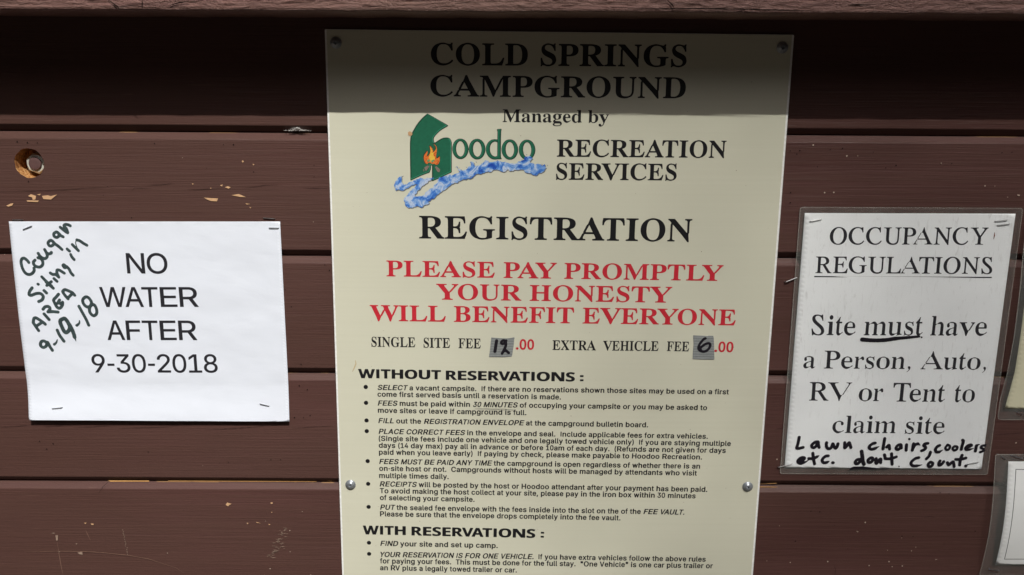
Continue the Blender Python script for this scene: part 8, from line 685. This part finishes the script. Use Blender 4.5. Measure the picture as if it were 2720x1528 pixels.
# ------------------------------------------------------------------ unseen trees added behind the viewer to shut out the low sky
rng = random.Random(11)
V = []; F = []
def leaf(p, s_, a):
    t = Vector((math.cos(a), math.sin(a), rng.uniform(-.5, .3))).normalized(); q = t.orthogonal().normalized(); b = len(V)
    V.extend([p - t * s_, p + q * s_ * .55, p + t * s_, p - q * s_ * .55]); F.append((b, b + 1, b + 2, b + 3))
for k in range(64):
    az = R(-205 + 240 * k / 64 + rng.uniform(-1.5, 1.5)); d = rng.uniform(17, 27); h = d * rng.uniform(.62, .86); c0 = Vector((d * math.cos(az), d * math.sin(az), 0)); rad = h * rng.uniform(.13, .17)
    b = len(V)
    for q in range(6): V.append(c0 + Vector((.22 * math.cos(q * 1.047), .22 * math.sin(q * 1.047), 0)))
    for q in range(6): V.append(c0 + Vector((.03 * math.cos(q * 1.047), .03 * math.sin(q * 1.047), h)))
    F += [(b + q, b + (q + 1) % 6, b + 6 + (q + 1) % 6, b + 6 + q) for q in range(6)]
    for _ in range(520):
        t = rng.random() ** .7; z = h * (.04 + .96 * (1 - t)); a = rng.uniform(0, 6.283); rr = rad * (.25 + t) * math.sqrt(rng.random()); leaf(c0 + Vector((rr * math.cos(a), rr * math.sin(a), z)), rng.uniform(.45, .8), a)
tag(mesh_obj('sky_blocking_trees', V, F, plain('conifer_foliage', (.035, .055, .022), .8, .2)), 'ring of dark conifers added out of view to shut out the low sky', kind='stuff')
# tall fir added out of view to dim the sun over the right half
tc_ = Vector((0, 0, EYE - .15)) + to_sun * 30; side = Vector((math.cos(R(SUN_AZ)), math.sin(R(SUN_AZ)), 0)); tc_ = tc_ + side * 2.50
fir = empty('sun_dimming_fir', (tc_.x, tc_.y, 0), 'tall fir added out of view to dim the sun over the right half of the wall', 'tree')
V, F = tube([(tc_.x, tc_.y, 0), (tc_.x, tc_.y, 14), (tc_.x, tc_.y, tc_.z + 7)], [.38, .24, .03], 12); mesh_obj('trunk', V, F, plain('fir_bark', (.09, .06, .045), .9, .2), fir)
V = []; F = []
for _ in range(54000):
    z = tc_.z + rng.uniform(-3.5, 3.5); rr = (2.6 - .10 * (z - tc_.z)) * rng.random(); a = rng.uniform(0, 6.283); leaf(Vector((tc_.x + rr * math.cos(a), tc_.y + rr * math.sin(a), z)), .03, a)
for _ in range(4500):
    z = rng.uniform(5, tc_.z - 3.5); rr = 3.2 * math.sqrt(rng.random()); a = rng.uniform(0, 6.283); leaf(Vector((tc_.x + rr * math.cos(a), tc_.y + rr * math.sin(a), z)), .16, a)
for _ in range(1200):
    t = rng.random(); z = tc_.z + 3.5 + 3.5 * t; rr = 2.2 * (1 - t) * math.sqrt(rng.random()); a = rng.uniform(0, 6.283); leaf(Vector((tc_.x + rr * math.cos(a), tc_.y + rr * math.sin(a), z)), .12, a)
mesh_obj('crown', V, F, plain('fir_needles', (.04, .065, .025), .8, .2), fir)

# ------------------------------------------------------------------ wall of horizontal boards
FACE = .003; CH = .0065; GAP = .0004; THK = .032
PITCH = (JZ[0] - JZ[3]) / 3
tops = [JZ[0] + 2 * PITCH, JZ[0] + PITCH] + JZ + [JZ[3] - PITCH * k for k in (1, 2, 3, 4)]
X0, X1 = -1.05, 1.05
wall = empty('plank_wall', (0, FACE, EYE + tops[-1] / 1000), 'dark brown painted wall of horizontal chamfered boards behind the signs', 'wall')
HX, HZ, HR = HOLE[0] / 1000, EYE + HOLE[1] / 1000, .0150
planks = []
for i in range(len(tops) - 1):
    zt = EYE + tops[i] / 1000; zb = EYE + tops[i + 1] / 1000
    prof = [(THK, zt - GAP), (CH, zt - GAP), (.0012, zt - GAP - CH + .0011), (.0003, zt - GAP - CH + .0002), (0, zt - GAP - CH - .0007),
            (0, zb + GAP + CH + .0007), (.0003, zb + GAP + CH - .0002), (.0012, zb + GAP + CH - .0011), (CH, zb + GAP), (THK, zb + GAP)]
    nx = 84; xs = [X0 + (X1 - X0) * k / nx for k in range(nx + 1)]
    V = []; F = []
    for k, x in enumerate(xs):
        for j, (y, z) in enumerate(prof):
            wz = .0007 * noise.noise(Vector((x * 2.1, i * 7.3, j // 5)))
            wy = .0005 * noise.noise(Vector((x * 1.7, i * 3.1, 5)))
            V.append((x, FACE + y + (wy if 0 < j < 9 else 0), z + (wz if 0 < j < 9 else 0)))
    m_ = len(prof)
    hole = zb < HZ < zt
    hk = [k for k in range(nx) if xs[k + 1] > HX - HR * 1.6 and xs[k] < HX + HR * 1.6] if hole else []
    for k in range(nx):
        for j in range(m_ - 1):
            if j == 4 and k in hk: continue
            F.append((k * m_ + j, k * m_ + j + 1, (k + 1) * m_ + j + 1, (k + 1) * m_ + j))
    F.append(tuple(range(m_))[::-1]); F.append(tuple(nx * m_ + j for j in range(m_)))
    if hole:      # flat face round the drilled hole, filled by tessellation
        ka, kb = hk[0], hk[-1] + 1
        ring = [k * m_ + 4 for k in range(ka, kb + 1)] + [k * m_ + 5 for k in range(kb, ka - 1, -1)]
        hs = 36; base = len(V)
        for k in range(hs):
            a = 2 * math.pi * k / hs; rr = HR * (1 + .018 * math.sin(7 * a + 1) + .012 * math.sin(13 * a)); V.append((HX + rr * math.cos(a), FACE + .0001, HZ + rr * math.sin(a)))
        idx = ring + list(range(base, base + hs))
        for t in tessellate_polygon([[Vector((V[q][0], V[q][2], 0)) for q in ring], [Vector((V[q][0], V[q][2], 0)) for q in range(base, base + hs)]]):
            F.append(tuple(idx[q] for q in t))
    p = mesh_obj('plank', V, F, M_PLANK, wall, origin=(0, FACE, zt))
    bm = bmesh.new(); bm.from_mesh(p.data); bmesh.ops.recalc_face_normals(bm, faces=bm.faces); bm.to_mesh(p.data); bm.free()
    planks.append((zb, zt, p))
    if hole:
        V = []; F = []; dep = [0, .003, .008, .015, .024]; hs = 36
        for d in dep:
            for k in range(hs):
                a = 2 * math.pi * k / hs; rr = HR * (1 + .018 * math.sin(7 * a + 1) + .012 * math.sin(13 * a)) * (1 + (.03 * noise.noise(Vector((a * 6, d * 400, 1))) if d else 0))
                V.append((HX + rr * math.cos(a), FACE + .0001 + d, HZ + rr * math.sin(a)))
        for q in range(len(dep) - 1):
            for k in range(hs): F.append((q * hs + k, (q + 1) * hs + k, (q + 1) * hs + (k + 1) % hs, q * hs + (k + 1) % hs))
        F.append(tuple((len(dep) - 1) * hs + k for k in range(hs)))
        mesh_obj('drilled_hole', V, F, M_RAW, p)
zt, zb = EYE + tops[0] / 1000, EYE + tops[-1] / 1000
def box(x0, x1, y0, y1, z0, z1):
    V = [(x, y, z) for x in (x0, x1) for y in (y0, y1) for z in (z0, z1)]
    return V, [(0, 1, 3, 2), (4, 6, 7, 5), (0, 4, 5, 1), (2, 3, 7, 6), (0, 2, 6, 4), (1, 5, 7, 3)]
V, F = box(X0, X1, FACE + THK + .0005, FACE + THK + .012, zb, zt)
mesh_obj('gap_light_stop', V, F, M_DARK, wall)  # added panel that stops sky light leaking through the board gaps
def plank_at(z):
    for a, b, p in planks:
        if a <= EYE + z / 1000 <= b: return p
    return planks[-1][2]
def ribbon(pts, wd, taper=True):
    V = []; F = []; n = len(pts)
    L = []
    for i in range(n - 1):                       # resample
        a, b = pts[i], pts[i + 1]; k = max(1, int(math.dist(a, b) / 3))
        L += [(a[0] + (b[0] - a[0]) * t / k, a[1] + (b[1] - a[1]) * t / k) for t in range(k)]
    L.append(tuple(pts[-1])); n = len(L)
    for i, (x, z) in enumerate(L):
        a, b = L[max(i - 1, 0)], L[min(i + 1, n - 1)]; dx, dz = b[0] - a[0], b[1] - a[1]; l = math.hypot(dx, dz) or 1
        t = i / (n - 1); w_ = wd * (math.sin(math.pi * min(max(t, .03), .97)) ** .5 if taper else 1) * random.uniform(.6, 1.2); j = random.uniform(-.12, .12)
        V += [(x - dz / l * w_ / 2, z + dx / l * w_ / 2 + j), (x + dz / l * w_ / 2, z - dx / l * w_ / 2 + j)]
    for i in range(n - 1): F.append((2 * i + 1, 2 * i + 3, 2 * i + 2, 2 * i))
    return V, F
YS = FACE - .0007
def on_wall(Y): return lambda x, z: W(x, z, Y)
# wear and painted-dark hole discs on the boards: one piece per board and kind
acc = {}
def put(key, mat, V, T, zref, Y):
    p = plank_at(zref); k = (key, p.name); A_ = acc.setdefault(k, [key, mat, [], [], p]); b = len(A_[2])
    A_[2] += [W(x, z, Y) for x, z in V]; A_[3] += [tuple(b + i for i in t) for t in T]
for P in CHIPS:
    V, T = tri2d([P]); low = P[0][1] < -480
    if low: cz = sum(p[1] for p in P) / len(P); V = [(x, cz + (z - cz) * .8) for x, z in V]
    put('rubbed_patch' if low else 'bare_wood_patch', M_RUB if low else M_CHIP, V, T, P[0][1], YS)
for P in CRACKS:
    V, T = ribbon(P, .36); put('crack', M_DARK, V, T, P[0][1], YS)
for P in FAINT:
    V, T = ribbon(P, .7); put('scratch', M_SCUFF, V, T, P[0][1], YS)
def disc(x, z, r_, n=9): return [(x + r_ * random.uniform(.8, 1.15) * math.cos(2 * math.pi * k / n), z + r_ * random.uniform(.8, 1.15) * math.sin(2 * math.pi * k / n)) for k in range(n)], [tuple(range(n))]
for x, z, r_ in HOLES:
    V, T = disc(x, z, r_ * .95); put('painted_hole_disc', M_DARK, V, T, z, YS)  # flat discs; the shade inside each small hole is painted near-black
for x, z, r_ in FLECKS:
    V, T = disc(x, z, r_ * .9); put('bare_wood_fleck', M_FLECK, V, T, z, YS)
for x, z, r_ in [(random.uniform(-540, 560), random.uniform(-560, -60), random.uniform(.25, .5)) for _ in range(130)]:
    V, T = disc(x, z, r_, 6); put('bare_wood_fleck' if random.random() < .45 else 'painted_hole_disc', M_FLECK if random.random() < .45 else M_DARK, V, T, z, YS)
for key, mat, V, T, p in acc.values(): mesh_obj(key, V, T, mat, p)
for i, P in enumerate(STRIPS):
    z = P[0][1]; Y = FACE + (.0032 if i < 2 else .0052)
    V, T = tri2d([P]); mesh_obj('splinter', [W(a, b, Y) for a, b in V], T, M_SPLINT, plank_at(z - 4))

# ------------------------------------------------------------------ header beam above the boards
HB = EYE + .0628; D0 = -.075
V = []; F = []; nx, nz_ = 620, 26
for i in range(nx + 1):
    x = X0 + (X1 - X0) * i / nx
    low = .0012 * noise.noise(Vector((x * 6, 0, 3))) + .0007 * noise.noise(Vector((x * 31, 1, 3))) + .00025 * noise.noise(Vector((x * 90, 1, 9))) + .0004 * x
    for j in range(nz_ + 5):
        if j < 5:      # rounded lower arris then underside
            a = [(-.0725, 0), (0, 0)][0] if j == 0 else None
            y, z = (.0024, HB + low) if j == 0 else (D0 + .0045 * (1 - math.sin((j - 1) / 3 * math.pi / 2)), HB + low + .0030 * (1 - math.cos((j - 1) / 3 * math.pi / 2)))
        else:
            t = (j - 4) / nz_; z = HB + low * (1 - t) + .0030 + .14 * t ** 1.7; y = D0
        if j >= 5:
            q = Vector((x * 30 + z * 25, z * 260, .5)); y += min(1, (j - 4) / 3) * (.0011 * noise.fractal(q, .8, 2.1, 4) + .0008 * noise.noise(Vector((x * 90, z * 500, 2))))
        V.append((x, y, z))
m_ = nz_ + 5
for i in range(nx):
    for j in range(m_ - 1): F.append((i * m_ + j, (i + 1) * m_ + j, (i + 1) * m_ + j + 1, i * m_ + j + 1))
b = len(V); V += [(X0, .0024, HB + .142), (X1, .0024, HB + .142)]
F.append((m_ - 1, nx * m_ + m_ - 1, b + 1, b)) if False else None
top = [i * m_ + m_ - 1 for i in range(nx + 1)]; F.append(tuple(top + [b + 1, b]))
F.append(tuple([j for j in range(m_)] + [b])); F.append(tuple([nx * m_ + j for j in range(m_)] + [b + 1])[::-1])
hb = mesh_obj('header_beam', V, F, M_BEAM, None, origin=(0, D0, HB))
bm = bmesh.new(); bm.from_mesh(hb.data); bmesh.ops.recalc_face_normals(bm, faces=bm.faces); bm.to_mesh(hb.data); bm.free()
tag(hb, 'rough weathered brown beam along the top, shading the boards below it', 'beam')
for P, Y in (([(-395, 74), (-391, 69.5), (-386, 66), (-383, 62.5)], 0), ([(-362, 76), (-361, 70), (-362, 66)], 0), ([(-412, 74), (-408, 71)], 0), ([(-335, 67), (-325, 69.5), (-316, 71)], 0), ([(110, 66), (180, 66.6), (230, 66.2), (300, 65.0)], 0), ([(148, 74), (153, 70), (155, 67)], 0)):
    V, T = ribbon([(x * .919, z * .965 + 2.5) for x, z in P], 1.3); mesh_obj('crack', [W(a, b_, D0 - .0016) for a, b_ in V], T, M_DARK, hb)

# ------------------------------------------------------------------ registration sign
sb = S(44, -559, 0)
sign = empty('campground_sign', (sb.x, 0, sb.z), 'tall cream campground registration sign with green and blue logo, screwed to the boards', 'sign')
SL_, SR_, ST, SB = -185.8, 273.7, 50.5, -559
rc = [(SL_ + .8, SB), (SR_ - .8, SB), (SR_, SB + .8), (SR_, ST - .8), (SR_ - .8, ST), (SL_ + .8, ST), (SL_, ST - .8), (SL_, SB + .8)]
slab('board', rc, lambda x, z: S(x, z, .00025), lambda x, z: S(x, z, .0029), M_CORE, sign)
slab('face_film', [(SL_ + 1.9, SB + 1), (SR_ - 2.1, SB + 1), (SR_ - 2.1, ST - .4), (SL_ + 1.9, ST - .4)], lambda x, z: S(x, z, .0), lambda x, z: S(x, z, .00024), M_FACE, sign)
def sflat(Y): return lambda x, z: S(x, z, Y)
MAT = dict(red_text=M_RED)
for tg, font, s, x0, z0, x1, z1, cap in TEXT:
    if tg in ('notice_text', 'occupancy_text'): continue
    V, T = lay(font, s, x0, z0, x1, z1, cap)
    flat(tg, V, T, sflat(-.00012), M_RED if (tg == 'red_text' or s == '.00') else M_INK, sign)
for x, z in BUL:
    V = [(x + 2.35 * math.cos(a * math.pi / 9), z + 2.35 * math.sin(a * math.pi / 9)) for a in range(18)]
    flat('bullet', V, [tuple(range(18))], sflat(-.00012), M_INK, sign)
V, T = tri2d([[(x - .9, z - .8), (x + .9, z - .8), (x + .9, z + .8), (x - .9, z + .8)] for x, z in [(-9.5, -271.5)]]); flat('fee_text', V, T, sflat(-.00012), M_RED, sign)
def art(key, name, mat, Y, parent, fn=None):
    V, T = tri2d(dec(ART[key], .05)); return flat(name, V, T, fn or sflat(Y), mat, parent)
lg = -.00012
art('water_shadow', 'logo_water_shadow', M_SHADE, lg, sign)
art('logo_outline', 'logo_outline', M_INK, lg - .00004, sign)
art('logo_green', 'logo_lettering', M_GREEN, lg - .00008, sign)
art('logo_dark', 'logo_lettering_edge', M_GREEND, lg - .00012, sign)
art('logo_light', 'logo_lettering_edge', M_GREENL, lg - .00016, sign)
art('logo_light2', 'logo_lettering_edge', M_GREENL, lg - .00016, sign)
art('flame_outline', 'logo_flame_outline', M_INK, lg - .00020, sign)
art('flame', 'logo_flame', M_FLAME, lg - .00024, sign)
art('flame_yellow', 'logo_flame_core', M_FLAMEY, lg - .00028, sign)
art('ember', 'logo_embers', M_EMBER, lg - .00032, sign)
art('logs', 'logo_logs', M_LOG, lg - .00032, sign)
art('water', 'logo_water', M_WATER, lg - .00036, sign)
V, T = ribbon(SCR, .5); flat('pen_scratch', V, T, sflat(-.00016), M_DARK, sign)
V, T = ribbon([(x + random.uniform(-2, 2), z - 1.1) for x, z in SCR], .35); flat('pen_scratch', V, T, sflat(-.00016), M_SHADE, sign)
V, T = disc(-103.5, -49.5, 2.2, 14); flat('seed', V, T, lambda x, z: S(x, z, -.0004), M_SEED, sign)
V, T = ribbon([(-164.5, -287), (-164, -291), (-166, -296), (-168, -300)], 2.2); flat('water_stain', V, T, sflat(-.0001), M_STAIN, sign)
dirt_v = []; dirt_f = []
for _ in range(46):
    V, T = disc(random.uniform(-178, 266), random.uniform(-550, 45), random.choice([.18, .25, .25, .4]), 7); b = len(dirt_v); dirt_v += V; dirt_f += [tuple(b + q for q in t) for t in T]
tag(flat('dirt_specks', dirt_v, dirt_f, sflat(-.00055), M_SPECK, sign), kind='stuff')
def screw(c, parent, rot):   # flanged pan head with a cross recess
    prof = [(.0056, 0), (.0057, .0004), (.0053, .0009), (.0044, .0010), (.0043, .0013), (.0040, .0020), (.0031, .0028), (.0020, .0032), (.0015, .0032), (.0010, .0018), (.0006, .0016)]
    V, F = lathe(c, prof, 32, lambda i, a: 1 + (.45 * math.cos(4 * (a + rot)) if i in (8, 9) else 0))
    s_ = mesh_obj('screw', V, F, M_STEEL, parent, origin=c)
    for q, p in enumerate(s_.data.polygons): p.use_smooth = (q // 32) in (0, 2, 5, 6)
    return s_
for i, (x, z) in enumerate(SCREWS): screw(S(x, z, -.0003), sign, .4 * i)

# tape patches carrying the written prices
def tape(key, num, lab):
    poly = dec(ART[key], .05)[0]; cx = sum(p[0] for p in poly) / len(poly); cz = min(p[1] for p in poly); c0 = S(cx, cz, 0)
    e = empty('tape_patch', c0, lab, 'tape')
    slab('tape', poly, lambda x, z: S(x, z, -.00045 - .0003 * max(0, noise.noise(Vector((x * .2, z * .2, 0))))), lambda x, z: S(x, z, -.00014), M_TAPE, e, 1.5)
    V, T = tri2d(dec(ART[num], .05)); V, T = refine(V, T, 1.2)
    flat('handwritten_number', V, T, sflat(-.00082), M_MARKER2, e)
    return e
tape('tape12', 'twelve', 'grey duct tape square with handwritten 12 after single site fee')
tape('tape6', 'six', 'grey duct tape square with handwritten 6 after extra vehicle fee')

# ------------------------------------------------------------------ staples
def staple_mesh(x0, z0, x1, z1, Y, lift=.0009):
    a, b = W(x0, z0, Y), W(x1, z1, Y); out = Vector((0, -lift, 0)); into = Vector((0, .0012, 0)); d = (b - a)
    path = [a + into, a + out * .5, a + out + d * .03, a + out * 1.1 + d * .5, b + out - d * .03, b + out * .5, b + into]
    return tube(path, .00046, 6)
def staples(lst, parent, Yfn):
    for x0, z0, x1, z1 in lst:
        V, F = staple_mesh(x0, z0, x1, z1, Yfn((x0 + x1) / 2, (z0 + z1) / 2)); mesh_obj('staple', V, F, M_STAPLE, parent)

# ------------------------------------------------------------------ white paper notice
def sm(t): t = max(0, min(1, t)); return t * t * (3 - 2 * t)
def h1(x, z):
    u_ = (x + 517) / 279; t = (-z - 140) / 215
    y = .0016 - .0052 * sm((t - .80) / .24) * (1 - .35 * u_)
    y -= .0016 * sm(1 - u_ * 5) * math.sin(math.pi * min(1, max(0, t * 1.1))) + .0006 * math.sin(u_ * math.pi) * math.sin(t * math.pi)
    y -= .00035 * (1 + noise.noise(Vector((x * .018 + z * .010, z * .030 - x * .008, 1)))) + .00018 * (1 + noise.noise(Vector((x * .05 + z * .02, z * .07, 4))))
    return y
pc = W(-378, -355, .0016)
paper = empty('paper_notice', pc, 'white paper notice reading NO WATER AFTER with marker writing in its corner', 'notice')
slab('paper_sheet', P1, lambda x, z: W(x, z, h1(x, z)), lambda x, z: W(x, z, h1(x, z) + .00012), M_PAPER, paper, 3.2)
for o_ in paper.children:
    for p in o_.data.polygons: p.use_smooth = True
def h1t(x, z): return W(x, z, h1(x, z) - .00016)
for tg, font, s, x0, z0, x1, z1, cap in TEXT:
    if tg != 'notice_text': continue
    V, T = lay(font, s, x0, z0, x1, z1, cap); V, T = refine(V, T, 4); flat('printed_text', V, T, h1t, M_TONER, paper)
V, T = tri2d(dec(ART['cougar'], .05)); V, T = refine(V, T, 4); flat('marker_handwriting', V, T, h1t, M_MARKER, paper)
staples(STAPLES['paper'], paper, lambda x, z: h1(x, z))
lw = ['old staple in the board above the left corner of the white notice', 'bent old staple in the board above the right corner of the white notice']
for (x0, z0, x1, z1), lb in zip(STAPLES['wood'], lw):
    V, F = staple_mesh(x0, z0, x1, z1, FACE, .0012); tag(mesh_obj('staple', V, F, M_STAPLE, None, origin=W(x0, z0, FACE)), lb, 'staple', 'staples left in the boards')

# ------------------------------------------------------------------ laminated sheets
def outline_round(P, rad, n=5):
    out = []
    for i in range(len(P)):
        p, a, b = Vector(P[i]), Vector(P[i - 1]), Vector(P[(i + 1) % len(P)]); da = (a - p).normalized() * rad; db = (b - p).normalized() * rad
        for k in range(n + 1):
            t = k / n; q = (p + da) * (1 - t) ** 2 + p * 2 * t * (1 - t) + (p + db) * t * t; out.append((q.x, q.y))
    return out
def seal(poly, fn, parent, wd=.75):
    V = []; F = []; n = len(poly); c_ = Vector((sum(p[0] for p in poly) / n, sum(p[1] for p in poly) / n))
    for i, p in enumerate(poly):
        a, b = Vector(poly[i - 1]), Vector(poly[(i + 1) % n]); t = (b - a).normalized(); nn = Vector((-t.y, t.x)); q = Vector(p)
        if nn.dot(c_ - q) < 0: nn = -nn
        V += [tuple(q), tuple(q + nn * wd)]
    for i in range(n): F.append((2 * i, 2 * ((i + 1) % n), 2 * ((i + 1) % n) + 1, 2 * i + 1))
    o_ = mesh_obj('sealed_edge', [fn(x, z) - Vector((0, .00012, 0)) for x, z in V], F, M_SEAL, parent)
    return o_
def dens(P, L_):
    d = []
    for i in range(len(P)):
        a, b = P[i], P[(i + 1) % len(P)]; n_ = max(1, int(math.dist(a, b) / L_)); d += [(a[0] + (b[0] - a[0]) * k / n_, a[1] + (b[1] - a[1]) * k / n_) for k in range(n_)]
    return d
def laminate(name, label, base, paper_poly, sleeve_poly, fn, pmat):
    e = empty(name, base, label, 'notice')
    a = slab('paper_sheet', paper_poly, lambda x, z: fn(x, z, .00018), lambda x, z: fn(x, z, .00030), pmat, e, 5)
    b = slab('plastic_sleeve', sleeve_poly, lambda x, z: fn(x, z, 0), lambda x, z: fn(x, z, .00048), M_SLEEVE, e, 5)
    V, T = tri2d([dens(sleeve_poly, 6), dens(paper_poly, 6)]); V, T = refine(V, T, 9)
    mesh_obj('sealed_margin', [fn(x, z, .00024) for x, z in V], T, M_MARGIN, e)
    seal(dens(sleeve_poly, 6), lambda x, z: fn(x, z, 0), e)
    for o_ in (a, b):
        for p in o_.data.polygons: p.use_smooth = True
    return e
def f2(x, z, d): 
    t = (-z - 120) / 292
    return W(x, z, .0008 - .0006 * math.sin(math.pi * max(0, min(1, (x - 292) / 228))) * math.sin(math.pi * max(0, min(1, t))) + d)
occ = laminate('laminated_notice', 'laminated white OCCUPANCY REGULATIONS notice with handwriting along its bottom', W(405, -413, .001), P2, outline_round(S2, 3), f2, M_PAPER2)
for tg, font, s, x0, z0, x1, z1, cap in TEXT:
    if tg != 'occupancy_text': continue
    V, T = lay(font, s, x0, z0, x1, z1, cap); V, T = refine(V, T, 6); flat('printed_text', V, T, lambda x, z: f2(x, z, .00010), M_TONER, occ)
V = [(UL[0][0], UL[0][1] + .62), (UL[0][0], UL[0][1] - .62), (UL[1][0], UL[1][1] - .62), (UL[1][0], UL[1][1] + .62)]
V, T = tri2d([dens(V, 8)]); flat('underline', V, T, lambda x, z: f2(x, z, .00010), M_TONER, occ)
for k_, nm in (('lawn', 'marker_handwriting'), ('must', 'marker_underline'), ('dont', 'marker_underline')):
    V, T = tri2d(dec(ART[k_], .05)); V, T = refine(V, T, 4); flat(nm, V, T, lambda x, z: f2(x, z, -.00022), M_MARKER2, occ)
staples(STAPLES['sleeve'], occ, lambda x, z: f2(x, z, 0).y)
V, T = ribbon([(493.8, -145.5), (494.0, -149), (493.6, -152.5)], 1.3); flat('rust_mark', V, T, lambda x, z: f2(x, z, -.0002), M_RUST, occ)

# cream sheet in the sleeve at the right edge, bowing off the wall
def f3(x, z, d):
    t = max(0, min(1, (z + 349) / 200)); return W(x, z, -.0005 - .0045 * math.sin(math.pi * t) + d)
zb3 = P3[2][1]; x3 = P3[2][0]
p3 = [(x3, zb3), (x3 + 215.9, zb3 + .5), (x3 + 217, zb3 + 279.4), (x3 + 8, zb3 + 279.4), (P3[0][0] + 1, -190), (P3[0][0] + .6, P3[0][1]), tuple(P3[1])]
s3 = [(520.4, -344.1), (521.6, -347.6), (524.6, -348.8), (750, -347), (752, -50), (527, -50), (525.5, -110)] + [tuple(p) for p in S3[:5]]
cream = laminate('laminated_notice', 'laminated cream sheet cut off by the right edge of the picture', W(630, -349, .001), p3, s3, f3, M_PAPER3)
staples(STAPLES['s3'], cream, lambda x, z: f3(x, z, 0).y)

# bordered sheet in the sleeve at the lower right
def f4(x, z, d):
    t = max(0, min(1, (-z - 388) / 145)); return W(x, z, .0012 - .0078 * math.sin(math.pi * t ** 1.1) * max(.25, 1 - max(0, x - 540) / 260) + d)
zt4, zb4 = P4[0][1], P4[1][1]; x4 = P4[0][0] - .4
p4 = [(x4, zb4), (x4 + 215.9, zb4 + .8), (x4 + 216, zt4 + .8), (x4, zt4)]
s4 = outline_round([(S4[1][0] + .4, S4[0][1] - 145), (765, S4[0][1] - 144), (765, S4[0][1] + .8), (S4[0][0], S4[0][1])], 2.5)
bord = laminate('laminated_notice', 'laminated white sheet with a thin black border at the lower right corner', W(640, -533, .001), p4, s4, f4, M_PAPER4)
bx0, bx1, bz0, bz1 = x4 + 8.2, x4 + 208, zb4 + 7, zt4 - 8.3; bw = .65
for q in ([(bx0, bz0), (bx0 + bw, bz0), (bx0 + bw, bz1), (bx0, bz1)], [(bx0 + bw, bz1 - bw), (bx1, bz1 - bw), (bx1, bz1), (bx0 + bw, bz1)], [(bx0 + bw, bz0), (bx1, bz0), (bx1, bz0 + bw), (bx0 + bw, bz0 + bw)]):
    V, T = tri2d([dens(q, 4)]); flat('printed_border', V, T, lambda x, z: f4(x, z, .00010), M_TONER, bord)
staples(STAPLES['s4'], bord, lambda x, z: f4(x, z, 0).y)

# ------------------------------------------------------------------ small things on the boards
x0, z0, x1, z1 = NAIL
V, F = tube([W(x0, z0, FACE + .004), W(x0, z0, FACE - .0016), W(x0 + .8, z0 + .3, FACE - .0028), W(x1 + 1.5, z1 + .6, FACE - .0020)], .00062, 8)
tag(mesh_obj('staple', V, F, M_STAPLE, None, origin=W(x0, z0, FACE)), 'loose staple leg poking out between the cream sign and the OCCUPANCY notice', 'staple', 'staples left in the boards')
bc = W(HOLE[0] + 1.4, HOLE[1] - 1.2, FACE + .0235)
bolt = empty('bolt', bc, 'tarnished hex nut and bolt end inside the round hole at the left', 'bolt')
V, F = lathe(bc, [(.0118, 0), (.0118, .0012), (.0114, .0017), (.0075, .0018)], 36); mesh_obj('washer', V, F, M_BOLT, bolt)
def hexr(i, a):
    h = math.cos(math.pi / 6) / math.cos(((a + .35) % (math.pi / 3)) - math.pi / 6)
    return h * 1.155 if i in (0, 1) else 1
V, F = lathe(bc, [(.0093, .0018), (.0093, .0125), (.0090, .0136), (.0080, .0140), (.0074, .0136)], 72, hexr); nut = mesh_obj('nut', V, F, M_BOLT, bolt)
V, F = lathe(bc, [(.0066, .0130), (.0066, .0150), (.0060, .0160), (.0040, .0163), (.0001, .0163)], 40); mesh_obj('shank_end', V, F, M_BOLTEND, bolt)
# cobweb tuft in the groove
V = []; F = []; wx, wz = WEB
for i in range(90):
    u0 = random.gauss(0, 4.2); pk = 2.6 * math.exp(-(u0 / 3.2) ** 2); du = random.gauss(0, 2.4)
    pts = []
    for k in range(6):
        t = k / 5; pts.append(W(wx + u0 + du * t + random.gauss(0, .35), wz - 1.4 + pk * (random.random() * .4 + math.sin(t * 3.14)) + random.gauss(0, .3), FACE + .0045 - .0045 * math.sin(t * 3.14)))
    v, f_ = tube(pts, .00010, 3); b = len(V); V += v; F += [tuple(b + q for q in ff) for ff in f_]
tag(mesh_obj('cobweb', V, F, M_WEB, None, origin=W(wx, wz, FACE)), 'small grey tuft of cobweb in the groove left of the cream sign', 'cobweb')

for o in bpy.data.objects:
    if '_o' in o: del o['_o']
